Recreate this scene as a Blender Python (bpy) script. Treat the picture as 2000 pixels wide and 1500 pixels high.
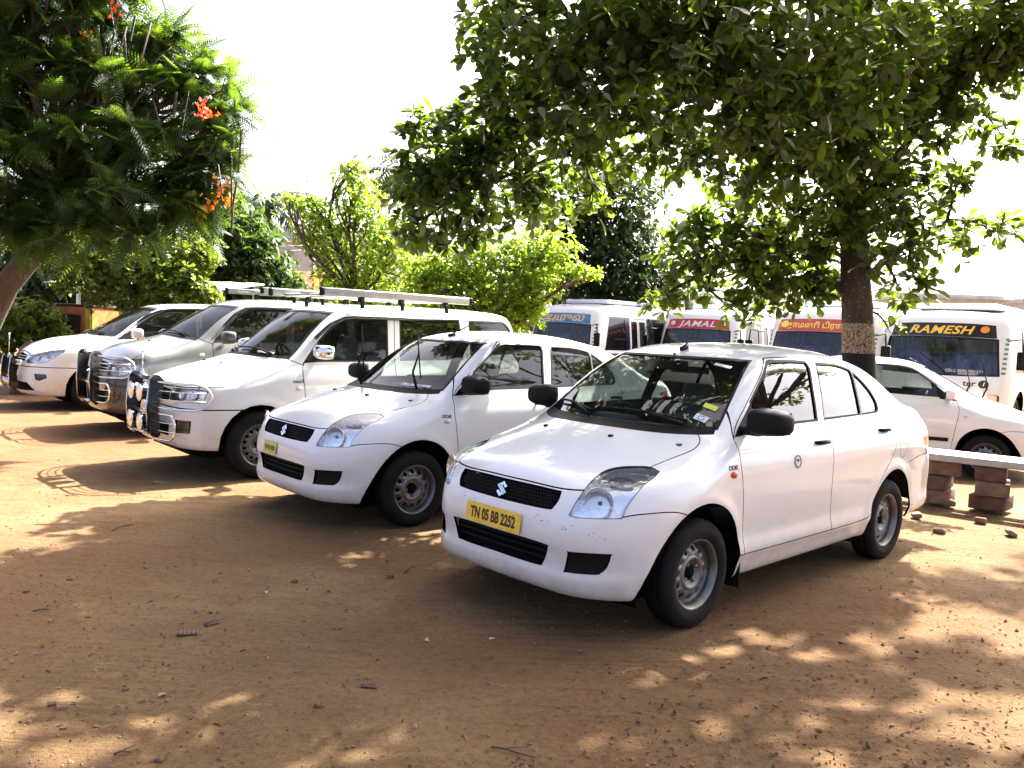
import bpy, bmesh, math, random
import numpy as np
from mathutils import Vector, Matrix
R = math.radians
for o in list(bpy.data.objects): bpy.data.objects.remove(o)
scene = bpy.context.scene
COL = scene.collection

# ------------------------------------------------------------------ camera, sky, sun, exposure
CAM_H, CAM_PITCH, CAM_ROLL, CAM_F = 1.5656, -3.7491, 2.5793, 1634.12 / 2000 * 36
cam_d = bpy.data.cameras.new('camera'); cam = bpy.data.objects.new('camera', cam_d); COL.objects.link(cam)
cam_d.sensor_width = 36; cam_d.lens = CAM_F; cam_d.clip_start = .05; cam_d.clip_end = 2000
cam.matrix_world = Matrix.Translation((0, 0, CAM_H)) @ Matrix.Rotation(R(90 + CAM_PITCH), 4, 'X') @ Matrix.Rotation(R(CAM_ROLL), 4, 'Z')
scene.camera = cam

SUN_AZ = R(52)       # direction towards the sun, measured in the ground plane from +X (right) towards +Y (away)
SUN_EL = R(47)
SUN_DIR = Vector((math.cos(SUN_AZ)*math.cos(SUN_EL), math.sin(SUN_AZ)*math.cos(SUN_EL), math.sin(SUN_EL)))
world = bpy.data.worlds.new('World'); scene.world = world; world.use_nodes = True
nt = world.node_tree; nt.nodes.clear()
sky = nt.nodes.new('ShaderNodeTexSky'); sky.sky_type = 'NISHITA'; sky.sun_disc = False
sky.sun_elevation = SUN_EL; sky.sun_rotation = math.pi/2 - SUN_AZ
sky.altitude = 50; sky.air_density = .4; sky.dust_density = 7.0; sky.ozone_density = .2
bg = nt.nodes.new('ShaderNodeBackground'); bg.inputs['Strength'].default_value = .13
wo = nt.nodes.new('ShaderNodeOutputWorld')
nt.links.new(sky.outputs[0], bg.inputs[0]); nt.links.new(bg.outputs[0], wo.inputs[0])
sun_d = bpy.data.lights.new('sun', 'SUN'); sun_d.energy = 5.0; sun_d.angle = R(.55); sun_d.color = (1., .965, .88)
sun = bpy.data.objects.new('sun', sun_d); COL.objects.link(sun)
sun.rotation_euler = (-SUN_DIR).to_track_quat('-Z', 'Y').to_euler()
scene.view_settings.view_transform = 'Standard'; scene.view_settings.look = 'None'
scene.view_settings.exposure = 2.65; scene.view_settings.gamma = 1; scene.view_settings.use_curve_mapping = False
scene.cycles.use_denoising = True
scene.cycles.use_adaptive_sampling = True; scene.cycles.adaptive_threshold = .02
scene.cycles.max_bounces = 8; scene.cycles.transparent_max_bounces = 14; scene.cycles.diffuse_bounces = 3; scene.cycles.glossy_bounces = 4; scene.cycles.transmission_bounces = 4
scene.cycles.sample_clamp_indirect = 6; scene.cycles.caustics_reflective = False; scene.cycles.caustics_refractive = False
# ------------------------------------------------------------------ materials
MATS = {}
def new_mat(name):
    m = bpy.data.materials.new(name); m.use_nodes = True; MATS[name] = m
    n = m.node_tree; b = n.nodes['Principled BSDF']
    return m, n, b
def flat(name, col, rough=.5, metal=0., spec=.5, coat=0., bump=0., bscale=200., var=0., vscale=8., emit=None):
    m, n, b = new_mat(name)
    b.inputs['Base Color'].default_value = (*col, 1); b.inputs['Roughness'].default_value = rough
    b.inputs['Metallic'].default_value = metal; b.inputs['Specular IOR Level'].default_value = spec
    b.inputs['Coat Weight'].default_value = coat; b.inputs['Coat Roughness'].default_value = .04
    if var > 0:
        tc = n.nodes.new('ShaderNodeTexCoord'); t = n.nodes.new('ShaderNodeTexNoise'); t.inputs['Scale'].default_value = vscale; t.inputs['Detail'].default_value = 6
        r = n.nodes.new('ShaderNodeMapRange'); r.inputs[1].default_value = .3; r.inputs[2].default_value = .7; r.inputs[3].default_value = 1 - var; r.inputs[4].default_value = 1 + var
        mx = n.nodes.new('ShaderNodeMix'); mx.data_type = 'RGBA'; mx.blend_type = 'MULTIPLY'; mx.inputs[0].default_value = 1
        mx.inputs[6].default_value = (*col, 1)
        n.links.new(tc.outputs['Object'], t.inputs['Vector']); n.links.new(t.outputs[0], r.inputs[0]); n.links.new(r.outputs[0], mx.inputs[7]); n.links.new(mx.outputs[2], b.inputs['Base Color'])
    if bump > 0:
        tc = n.nodes.new('ShaderNodeTexCoord'); t = n.nodes.new('ShaderNodeTexNoise'); t.inputs['Scale'].default_value = bscale; t.inputs['Detail'].default_value = 5
        bp = n.nodes.new('ShaderNodeBump'); bp.inputs['Strength'].default_value = bump; bp.inputs['Distance'].default_value = .01
        n.links.new(tc.outputs['Object'], t.inputs['Vector']); n.links.new(t.outputs[0], bp.inputs['Height']); n.links.new(bp.outputs[0], b.inputs['Normal'])
    return m
def paint(name, col, rough=.26, metal=0., dirt=1.25):
    """car paint with a clear coat and road dust low on the body"""
    m, n, b = new_mat(name)
    b.inputs['Metallic'].default_value = metal
    b.inputs['Coat Weight'].default_value = .9; b.inputs['Coat Roughness'].default_value = .03
    tc = n.nodes.new('ShaderNodeTexCoord'); sp = n.nodes.new('ShaderNodeSeparateXYZ'); n.links.new(tc.outputs['Object'], sp.inputs[0])
    no = n.nodes.new('ShaderNodeTexNoise'); no.inputs['Scale'].default_value = 9; no.inputs['Detail'].default_value = 8; no.inputs['Roughness'].default_value = .7
    n.links.new(tc.outputs['Object'], no.inputs['Vector'])
    mr = n.nodes.new('ShaderNodeMapRange'); mr.inputs[1].default_value = .66; mr.inputs[2].default_value = .16; mr.inputs[3].default_value = 0; mr.inputs[4].default_value = .8
    n.links.new(sp.outputs[2], mr.inputs[0])
    mu = n.nodes.new('ShaderNodeMath'); mu.operation = 'MULTIPLY'; n.links.new(mr.outputs[0], mu.inputs[0]); n.links.new(no.outputs[0], mu.inputs[1])
    m2 = n.nodes.new('ShaderNodeMath'); m2.operation = 'MULTIPLY_ADD'; m2.inputs[1].default_value = dirt; m2.inputs[2].default_value = .02; n.links.new(mu.outputs[0], m2.inputs[0])
    mx = n.nodes.new('ShaderNodeMix'); mx.data_type = 'RGBA'; mx.inputs[6].default_value = (*col, 1); mx.inputs[7].default_value = (.36, .27, .19, 1)
    n.links.new(m2.outputs[0], mx.inputs[0]); n.links.new(mx.outputs[2], b.inputs['Base Color'])
    ro = n.nodes.new('ShaderNodeMapRange'); ro.inputs[1].default_value = 0; ro.inputs[2].default_value = .3; ro.inputs[3].default_value = rough; ro.inputs[4].default_value = .7
    n.links.new(m2.outputs[0], ro.inputs[0]); n.links.new(ro.outputs[0], b.inputs['Roughness'])
    cr_ = n.nodes.new('ShaderNodeMapRange'); cr_.inputs[1].default_value = .3; cr_.inputs[2].default_value = .7; cr_.inputs[3].default_value = .02; cr_.inputs[4].default_value = .10
    n.links.new(no.outputs[0], cr_.inputs[0]); n.links.new(cr_.outputs[0], b.inputs['Coat Roughness'])
    # panels are never perfectly flat
    n2 = n.nodes.new('ShaderNodeTexNoise'); n2.inputs['Scale'].default_value = 3.2; n2.inputs['Detail'].default_value = 1; n.links.new(tc.outputs['Object'], n2.inputs['Vector'])
    bp = n.nodes.new('ShaderNodeBump'); bp.inputs['Strength'].default_value = .10; bp.inputs['Distance'].default_value = .02
    n.links.new(n2.outputs[0], bp.inputs['Height']); n.links.new(bp.outputs[0], b.inputs['Normal']); n.links.new(bp.outputs[0], b.inputs['Coat Normal'])
    return m
def glass(name, tint=(.55, .68, .62), rough=.0, ior=1.52, dust=.03, gain=1.5):
    """thin automotive glass: tinted see-through sheet with a Fresnel reflection and a little dust"""
    m = bpy.data.materials.new(name); m.use_nodes = True; n = m.node_tree; n.nodes.clear(); MATS[name] = m
    out = n.nodes.new('ShaderNodeOutputMaterial'); tr = n.nodes.new('ShaderNodeBsdfTransparent'); tr.inputs[0].default_value = (*tint, 1)
    gl = n.nodes.new('ShaderNodeBsdfGlossy'); gl.inputs['Roughness'].default_value = rough; gl.inputs[0].default_value = (1, 1, 1, 1)
    fr = n.nodes.new('ShaderNodeFresnel'); fr.inputs[0].default_value = ior
    ge = n.nodes.new('ShaderNodeNewGeometry')
    ma = n.nodes.new('ShaderNodeMath'); ma.operation = 'MULTIPLY_ADD'; ma.inputs[1].default_value = gain; ma.inputs[2].default_value = .02; ma.use_clamp = True
    n.links.new(fr.outputs[0], ma.inputs[0])
    mx = n.nodes.new('ShaderNodeMixShader'); n.links.new(ma.outputs[0], mx.inputs[0]); n.links.new(tr.outputs[0], mx.inputs[1]); n.links.new(gl.outputs[0], mx.inputs[2])
    df = n.nodes.new('ShaderNodeBsdfDiffuse'); df.inputs[0].default_value = (.5, .46, .40, 1)
    tc = n.nodes.new('ShaderNodeTexCoord'); no = n.nodes.new('ShaderNodeTexNoise'); no.inputs['Scale'].default_value = 5; no.inputs['Detail'].default_value = 6
    n.links.new(tc.outputs['Object'], no.inputs['Vector'])
    mm = n.nodes.new('ShaderNodeMath'); mm.operation = 'MULTIPLY'; mm.inputs[1].default_value = dust*2; n.links.new(no.outputs[0], mm.inputs[0])
    m3 = n.nodes.new('ShaderNodeMixShader'); n.links.new(mm.outputs[0], m3.inputs[0]); n.links.new(mx.outputs[0], m3.inputs[1]); n.links.new(df.outputs[0], m3.inputs[2])
    n.links.new(m3.outputs[0], out.inputs[0])
    return m
def leaf_mat(name, cols, trans=(.35, .55, .06), tw=.45, rough=.45, spec=.4):
    """leaf: diffuse + translucent, colour varied per leaf by noise in object space"""
    m = bpy.data.materials.new(name); m.use_nodes = True; n = m.node_tree; n.nodes.clear(); MATS[name] = m
    out = n.nodes.new('ShaderNodeOutputMaterial'); b = n.nodes.new('ShaderNodeBsdfPrincipled')
    b.inputs['Roughness'].default_value = rough; b.inputs['Specular IOR Level'].default_value = spec
    tc = n.nodes.new('ShaderNodeTexCoord'); no = n.nodes.new('ShaderNodeTexNoise'); no.inputs['Scale'].default_value = 2.3; no.inputs['Detail'].default_value = 3
    n.links.new(tc.outputs['Object'], no.inputs['Vector'])
    at = n.nodes.new('ShaderNodeAttribute'); at.attribute_name = 'tone'
    ad = n.nodes.new('ShaderNodeMath'); ad.operation = 'MULTIPLY_ADD'; ad.inputs[1].default_value = .6; n.links.new(at.outputs['Fac'], ad.inputs[0]); 
    sc = n.nodes.new('ShaderNodeMath'); sc.operation = 'MULTIPLY'; sc.inputs[1].default_value = .5; n.links.new(no.outputs[0], sc.inputs[0]); n.links.new(sc.outputs[0], ad.inputs[2])
    rp = n.nodes.new('ShaderNodeValToRGB'); e = rp.color_ramp.elements
    e[0].position = .18; e[0].color = (*cols[0], 1); e[1].position = .82; e[1].color = (*cols[-1], 1)
    for k, c in enumerate(cols[1:-1]):
        q = e.new(.18 + .64*(k+1)/(len(cols)-1)); q.color = (*c, 1)
    n.links.new(ad.outputs[0], rp.inputs[0]); n.links.new(rp.outputs[0], b.inputs['Base Color'])
    t = n.nodes.new('ShaderNodeBsdfTranslucent'); t.inputs[0].default_value = (*trans, 1)
    mx = n.nodes.new('ShaderNodeMixShader'); mx.inputs[0].default_value = tw
    n.links.new(b.outputs[0], mx.inputs[1]); n.links.new(t.outputs[0], mx.inputs[2]); n.links.new(mx.outputs[0], out.inputs[0])
    return m

# ------------------------------------------------------------------ objects
def link(name, data, parent=None):
    o = bpy.data.objects.new(name, data); COL.objects.link(o)
    if parent is not None: o.parent = parent
    return o
def thing(name, label, cat, loc=(0, 0, 0), rz=0., group=None, rot=None):
    o = link(name, None); o.location = loc; o.rotation_euler = rot or (0, 0, rz); o.empty_display_size = .2
    o['label'] = label; o['category'] = cat
    if group: o['group'] = group
    return o
def tag(o, label, cat, group=None):
    o['label'] = label; o['category'] = cat
    if group: o['group'] = group
    return o
def structure(o): o['kind'] = 'structure'; return o
def copy_tree(o, parent=None):
    c = o.copy(); COL.objects.link(c); c.parent = parent
    for ch in list(o.children): copy_tree(ch, c)
    return c
class MB:
    """collects primitive shapes and links them as one mesh object"""
    def __init__(s): s.v = []; s.f = []; s.mi = []; s.cm = 0; s.sm = []
    def mat(s, i): s.cm = i; return s
    def add(s, vs, fs, smooth=False):
        b = len(s.v); s.v += [tuple(v) for v in vs]
        for f in fs: s.f.append([b + i for i in f]); s.mi.append(s.cm); s.sm.append(smooth)
        return s
    def box(s, c, d, rz=0., M=None, bev=0.):
        x, y, z = d[0]/2, d[1]/2, d[2]/2
        if bev > 0:
            vs = []; fs = []
            bm = bmesh.new(); bmesh.ops.create_cube(bm, size=1)
            for v in bm.verts: v.co = Vector((v.co.x*d[0], v.co.y*d[1], v.co.z*d[2]))
            bmesh.ops.bevel(bm, geom=bm.edges[:], offset=bev, segments=2, affect='EDGES', profile=.5)
            vs = [v.co.copy() for v in bm.verts]; bm.verts.index_update(); fs = [[v.index for v in f.verts] for f in bm.faces]; bm.free()
        else:
            vs = [Vector((a*x, b*y, e*z)) for a in (-1, 1) for b in (-1, 1) for e in (-1, 1)]
            fs = [(0, 1, 3, 2), (4, 6, 7, 5), (0, 4, 5, 1), (2, 3, 7, 6), (0, 2, 6, 4), (1, 5, 7, 3)]
        m = M if M is not None else Matrix.Rotation(rz, 4, 'Z')
        return s.add([m @ v + Vector(c) if M is None else Matrix.Translation(c) @ m @ v for v in vs], fs, bev > 0)
    def tube(s, pts, r, n=8, closed=False, caps=True):
        P = [Vector(p) for p in pts]; N = len(P); rr = r if isinstance(r, (list, tuple)) else [r]*N
        vs = []; fs = []; up = None
        for i, p in enumerate(P):
            a = P[(i-1) % N] if (closed or i > 0) else p; b = P[(i+1) % N] if (closed or i < N-1) else p
            t = (b - a); t = t.normalized() if t.length > 1e-9 else Vector((0, 0, 1))
            if up is None:
                up = Vector((0, 0, 1)) if abs(t.z) < .9 else Vector((1, 0, 0))
            u = (up - t*up.dot(t))
            u = u.normalized() if u.length > 1e-6 else t.orthogonal().normalized(); w = t.cross(u); up = u
            for k in range(n):
                q = 2*math.pi*k/n; vs.append(p + (u*math.cos(q) + w*math.sin(q))*rr[i])
        M_ = N if closed else N-1
        for i in range(M_):
            for k in range(n):
                a = i*n + k; b = i*n + (k+1) % n; c = ((i+1) % N)*n
                fs.append((a, b, c + (k+1) % n, c + k))
        s.add(vs, fs, True)
        if caps and not closed:
            b0 = len(s.v) - len(vs)
            s.f.append([b0 + k for k in range(n)][::-1]); s.mi.append(s.cm); s.sm.append(False)
            s.f.append([b0 + (N-1)*n + k for k in range(n)]); s.mi.append(s.cm); s.sm.append(False)
        return s
    def lathe(s, prof, n=32, M=Matrix.Identity(4), close=False):
        """profile of (r, h) turned round local Z"""
        vs = []; fs = []
        for (r, h) in prof:
            for k in range(n):
                q = 2*math.pi*k/n; vs.append(M @ Vector((r*math.cos(q), r*math.sin(q), h)))
        m = len(prof)
        for i in range(m if close else m-1):
            for k in range(n):
                a = i*n + k; b = i*n + (k+1) % n; c = ((i+1) % m)*n
                fs.append((a, b, c + (k+1) % n, c + k))
        return s.add(vs, fs, True)
    def prism(s, poly, h, M=Matrix.Identity(4), smooth=False):
        """polygon in local XY, extruded 0..h along local Z"""
        n = len(poly)
        vs = [M @ Vector((p[0], p[1], 0)) for p in poly] + [M @ Vector((p[0], p[1], h)) for p in poly]
        fs = [list(range(n))[::-1], list(range(n, 2*n))] + [(i, (i+1) % n, n + (i+1) % n, n + i) for i in range(n)]
        return s.add(vs, fs, smooth)
    def build(s, name, mats, parent=None, auto=None):
        me = bpy.data.meshes.new(name); me.from_pydata(s.v, [], s.f)
        for m in (mats if isinstance(mats, (list, tuple)) else [mats]): me.materials.append(MATS[m] if isinstance(m, str) else m)
        me.polygons.foreach_set('material_index', s.mi); me.polygons.foreach_set('use_smooth', s.sm)
        me.update()
        if auto is not None: me.set_sharp_from_angle(angle=R(auto))
        return link(name, me, parent)
def frame(origin, xaxis, normal):
    """matrix with local X along xaxis, local Z along normal"""
    z = Vector(normal).normalized(); x = Vector(xaxis); x = (x - z*x.dot(z)).normalized(); y = z.cross(x)
    return Matrix(((x.x, y.x, z.x, origin[0]), (x.y, y.y, z.y, origin[1]), (x.z, y.z, z.z, origin[2]), (0, 0, 0, 1)))
def text(name, s, size, M, mat, parent=None, depth=.001, bold=0., shear=0., sx=1., space=1., align='CENTER'):
    c = bpy.data.curves.new(name, 'FONT'); c.body = s; c.size = size; c.align_x = align; c.align_y = 'CENTER'
    c.extrude = depth; c.offset = bold; c.shear = shear; c.space_character = space; c.resolution_u = 4
    o = bpy.data.objects.new(name, c); COL.objects.link(o)
    dg = bpy.context.evaluated_depsgraph_get(); dg.update()
    me = bpy.data.meshes.new_from_object(o.evaluated_get(dg)); bpy.data.objects.remove(o); bpy.data.curves.remove(c)
    S = Matrix.Diagonal((sx, 1, 1, 1))
    me.transform(M @ S)
    me.materials.clear(); me.materials.append(MATS[mat])
    me.name = name
    return link(name, me, parent)
def arc(cx, cy, r, a0, a1, n):
    return [(cx + r*math.cos(a0 + (a1-a0)*i/n), cy + r*math.sin(a0 + (a1-a0)*i/n)) for i in range(n+1)]
def rrect(w, h, r, n=4):
    return arc(w/2-r, h/2-r, r, 0, math.pi/2, n) + arc(-w/2+r, h/2-r, r, math.pi/2, math.pi, n) + arc(-w/2+r, -h/2+r, r, math.pi, 1.5*math.pi, n) + arc(w/2-r, -h/2+r, r, 1.5*math.pi, 2*math.pi, n)

paint('white_paint', (.76, .76, .755)); paint('warm_white_paint', (.72, .72, .69), dirt=1.)
paint('silver_paint', (.24, .25, .26), rough=.34, metal=.7); paint('charcoal_plastic', (.014, .014, .016), rough=.5, dirt=.2)
flat('black_plastic', (.005, .005, .0055), .55, spec=.16, bump=.12, bscale=600); flat('gloss_black', (.008, .008, .009), .15, coat=.6)
flat('rubber', (.009, .009, .009), .75, var=.25, vscale=14); flat('tyre_rubber', (.0075, .007, .0065), .85, spec=.2, var=.4, vscale=9, bump=.2, bscale=90)
flat('seal', (.005, .005, .006), .6, spec=.3); flat('dark_cavity', (.004, .004, .0045), .9, spec=.1); flat('interior', (.050, .052, .058), .8, var=.2)
flat('interior_light', (.30, .31, .31), .85); flat('seat_cloth', (.075, .088, .12), .9, bump=.3, bscale=400); flat('seat_pale', (.42, .41, .38), .85)
flat('steel_rim', (.17, .17, .175), .42, metal=.8, var=.25, vscale=12, bump=.1, bscale=200); flat('chrome', (.78, .78, .79), .08, metal=1.); flat('dull_chrome', (.60, .60, .61), .22, metal=1., var=.15)
flat('reflector', (.90, .90, .91), .13, metal=.8, bump=.55, bscale=42); flat('lamp_grey', (.55, .56, .58), .3, metal=.3); flat('amber', (.8, .30, .03), .25, coat=.5); flat('red_lens', (.5, .012, .012), .15, coat=1.)
flat('plate_yellow', (.80, .55, .03), .4, var=.12, vscale=30); flat('plate_ink', (.045, .006, .02), .5); flat('ink_black', (.01, .01, .012), .5); flat('ink_white', (.8, .8, .8), .5)
flat('sticker_yellow', (.62, .66, .08), .5); flat('sticker_white', (.62, .66, .66), .5); flat('orange_red', (.55, .05, .02), .4)
glass('windscreen_glass', (.74, .84, .79), dust=.008, gain=.62); glass('side_glass', (.42, .46, .46), dust=.01, gain=1.0); glass('tint_glass', (.12, .13, .14), dust=.008); glass('dark_glass', (.10, .11, .12), dust=.012, gain=1.0); glass('lens', (.93, .95, .96), dust=.01); glass('green_glass', (.42, .60, .53))
flat('plate_lime', (.50, .52, .10), .4, var=.15, vscale=30); flat('plate_frame', (.55, .55, .53), .4)
# ------------------------------------------------------------------ vehicle body surfaces
def curve_fn(pts, sm=0.02, step=0.004):
    """monotone cubic through the points, lightly smoothed, returned as a lookup"""
    pts = sorted(pts); x = np.array([p[0] for p in pts], float); y = np.array([p[1] for p in pts], float)
    if len(x) == 1: return lambda q: np.full_like(np.asarray(q, float), y[0])
    h = np.diff(x); d = np.diff(y) / h; m = np.zeros_like(y)
    m[0] = d[0]; m[-1] = d[-1]
    for i in range(1, len(x) - 1):
        if d[i-1] * d[i] > 0:
            w1 = 2*h[i] + h[i-1]; w2 = h[i] + 2*h[i-1]; m[i] = (w1 + w2) / (w1 / d[i-1] + w2 / d[i])
    g = np.arange(x[0] - .3, x[-1] + .3, step)
    k = np.clip(np.searchsorted(x, g) - 1, 0, len(x) - 2)
    t = (g - x[k]) / h[k]
    v = (2*t**3 - 3*t**2 + 1)*y[k] + (t**3 - 2*t**2 + t)*h[k]*m[k] + (-2*t**3 + 3*t**2)*y[k+1] + (t**3 - t**2)*h[k]*m[k+1]
    v = np.where(g < x[0], y[0] + m[0]*(g - x[0]), np.where(g > x[-1], y[-1] + m[-1]*(g - x[-1]), v))
    if sm > 0:
        r = int(3*sm/step); kk = np.exp(-.5*(np.arange(-r, r+1)*step/sm)**2); kk /= kk.sum()
        v = np.convolve(np.pad(v, r, mode='reflect', reflect_type='odd'), kk, 'valid')
    return lambda q: np.interp(q, g, v)

def smax(a, b, k):
    h = np.maximum(k - np.abs(a - b), 0) / k
    return np.maximum(a, b) + h*h*k*.25

def body_field(V):
    T = curve_fn(V['T'], V.get('smT', .025)); cT = curve_fn(V['cT'], .05); cr = curve_fn(V['crown'], .05)
    S = curve_fn(V['S'], V.get('smS', .015)); tp = curve_fn(V['taper'], .05)
    Fz = curve_fn(V['F'], .015); Rz = curve_fn(V['R'], .02); B = curve_fn(V['B'], .03); kts = curve_fn(V['kts'], .06)
    fa, fy, fb = V['Fp']; ra, ry, rb = V['Rp']
    flare = V.get('flare', .014)
    def f(P):
        x, y, z = P[..., 0], np.abs(P[..., 1]), P[..., 2]
        c = cT(x); xs = x + c*y*y
        dT = (T(xs + .01) - T(xs - .01)) / .02
        top = (z - T(xs) + cr(xs)*y*y) / np.sqrt(1 + dT*dT)
        w = S(z) - tp(x)
        for (ax, az, ar) in V['arches']:
            d = np.sqrt((x - ax)**2 + (z - az)**2)
            w = w + flare*np.exp(-((d - ar)/.05)**2)*(z > az - .5)
        for (cx, cz, sx, sz, amp, rot) in V.get('bumps', ()):
            u = (x - cx)*math.cos(rot) + (z - cz)*math.sin(rot); q = -(x - cx)*math.sin(rot) + (z - cz)*math.cos(rot)
            w = w + amp*np.exp(-(u/sx)**2 - (q/sz)**2)
        dS = (S(z + .01) - S(z - .01)) / .02
        side = (y - w) / np.sqrt(1 + np.minimum(dS*dS, 4))
        yy = y + 0*x
        fp = Fz(z) - fa*yy*yy - fb*np.maximum(yy - fy, 0)**2
        for (cy, cz, sy, sz, amp) in V.get('fbumps', ()):
            fp = fp + amp/(1 + np.exp(-(sy - np.abs(yy - cy))/.012))/(1 + np.exp(-(sz - np.abs(z - cz))/.010))
        front = (x - fp) / np.sqrt(1 + (2*fb*np.maximum(yy - fy, 0))**2)
        rear = (Rz(z) + ra*yy*yy + rb*np.maximum(yy - ry, 0)**2 - x) / np.sqrt(1 + (2*rb*np.maximum(yy - ry, 0))**2)
        r = smax(top, side, kts(x))
        r = smax(r, front, V.get('kf', .07))
        r = smax(r, rear, V.get('kr', .09))
        return smax(r, B(x) - z, V.get('kb', .05))
    return f

def grad(f, P, e=.004):
    g = np.empty_like(P)
    for i in range(3):
        d = np.zeros(3); d[i] = e; g[..., i] = (f(P + d) - f(P - d)) / (2*e)
    return g

def surface_nets(f, lo, hi, h):
    ax = [np.arange(lo[i], hi[i] + h, h) for i in range(3)]
    G = np.stack(np.meshgrid(*ax, indexing='ij'), -1)
    v = f(G); s = v < 0
    n = v.shape
    c = np.zeros((n[0]-1, n[1]-1, n[2]-1), int)
    acc = np.zeros(c.shape + (3,)); cnt = np.zeros(c.shape)
    for d in range(3):
        a = [slice(None)]*3; b = [slice(None)]*3; a[d] = slice(0, -1); b[d] = slice(1, None)
        cr = s[tuple(a)] != s[tuple(b)]
        va, vb = v[tuple(a)], v[tuple(b)]
        t = np.where(cr, va / np.where(cr, va - vb, 1), 0)
        pos = G[tuple(a)].copy(); pos[..., d] += t*h
        o = [i for i in range(3) if i != d]
        for i in (0, 1):
            for j in (0, 1):
                sl = [slice(None)]*3
                sl[o[0]] = slice(i, cr.shape[o[0]] - 1 + i); sl[o[1]] = slice(j, cr.shape[o[1]] - 1 + j)
                m = cr[tuple(sl)]
                cnt += m; acc += pos[tuple(sl)]*m[..., None]
    act = cnt > 0
    idx = -np.ones(act.shape, int); idx[act] = np.arange(act.sum())
    V = acc[act] / cnt[act][:, None]
    F = []
    for d in range(3):
        a = [slice(None)]*3; b = [slice(None)]*3; a[d] = slice(0, -1); b[d] = slice(1, None)
        cr = s[tuple(a)] != s[tuple(b)]; up = s[tuple(a)]
        o1, o2 = (d+1) % 3, (d+2) % 3
        ii = np.argwhere(cr)
        ok = (ii[:, o1] > 0) & (ii[:, o2] > 0) & (ii[:, o1] < cr.shape[o1]-1) & (ii[:, o2] < cr.shape[o2]-1)
        ii = ii[ok]
        if len(ii) == 0: continue
        def at(p, q):
            k = ii.copy(); k[:, o1] -= p; k[:, o2] -= q
            return idx[k[:, 0], k[:, 1], k[:, 2]]
        q = np.stack([at(1, 1), at(0, 1), at(0, 0), at(1, 0)], 1)
        fl = ~up[ii[:, 0], ii[:, 1], ii[:, 2]]
        q[fl] = q[fl][:, ::-1]
        F.append(q)
    F = np.concatenate(F)
    F = F[(F >= 0).all(1)]
    for it in range(5):
        g = grad(f, V); val = f(V)
        st = g*(val / np.maximum((g*g).sum(1), .05))[:, None]
        V = V - st*(.9 if it < 4 else 1.)
    return V, F

VIEWS = {'side': ((1, 0, 0), (0, 0, 1)), 'front': ((0, 1, 0), (0, 0, 1)), 'top': ((1, 0, 0), (0, 1, 0)),
         'lamp': ((-.62, .785, 0), (0, 0, 1)), 'rlamp': ((.62, .785, 0), (0, 0, 1))}

def inside(poly, p):
    x, y = p; r = False; n = len(poly); j = n - 1
    for i in range(n):
        xi, yi = poly[i]; xj, yj = poly[j]
        if (yi > y) != (yj > y) and x < (xj - xi)*(y - yi)/(yj - yi) + xi: r = not r
        j = i
    return r

def smooth_poly(pts, closed=True, n=3):
    """Catmull-Rom through the points; a point given as (x, y, 1) stays a sharp corner"""
    out = []; N = len(pts); R_ = range(N if closed else N - 1)
    for i in R_:
        p1, p2 = pts[i], pts[(i+1) % N]
        p0 = pts[i-1] if (closed or i > 0) else p1
        p3 = pts[(i+2) % N] if (closed or i + 2 < N) else p2
        if len(p1) > 2: p0 = p1
        if len(p2) > 2: p3 = p2
        for k in range(n):
            t = k / n
            out.append(tuple(.5*((2*p1[a]) + (p2[a]-p0[a])*t + (2*p0[a]-5*p1[a]+4*p2[a]-p3[a])*t*t + (3*p1[a]-p0[a]-3*p2[a]+p3[a])*t**3) for a in (0, 1)))
    if not closed: out.append(tuple(pts[-1][:2]))
    return out

def stroke_poly(pts, w):
    L = []; R_ = []
    P = [np.array(p[:2], float) for p in pts]
    for i, p in enumerate(P):
        a = P[max(i-1, 0)]; b = P[min(i+1, len(P)-1)]
        d = b - a; d /= np.linalg.norm(d) + 1e-9; nrm = np.array([-d[1], d[0]])*w/2
        L.append(tuple(p + nrm)); R_.append(tuple(p - nrm))
    return L + R_[::-1]

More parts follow.
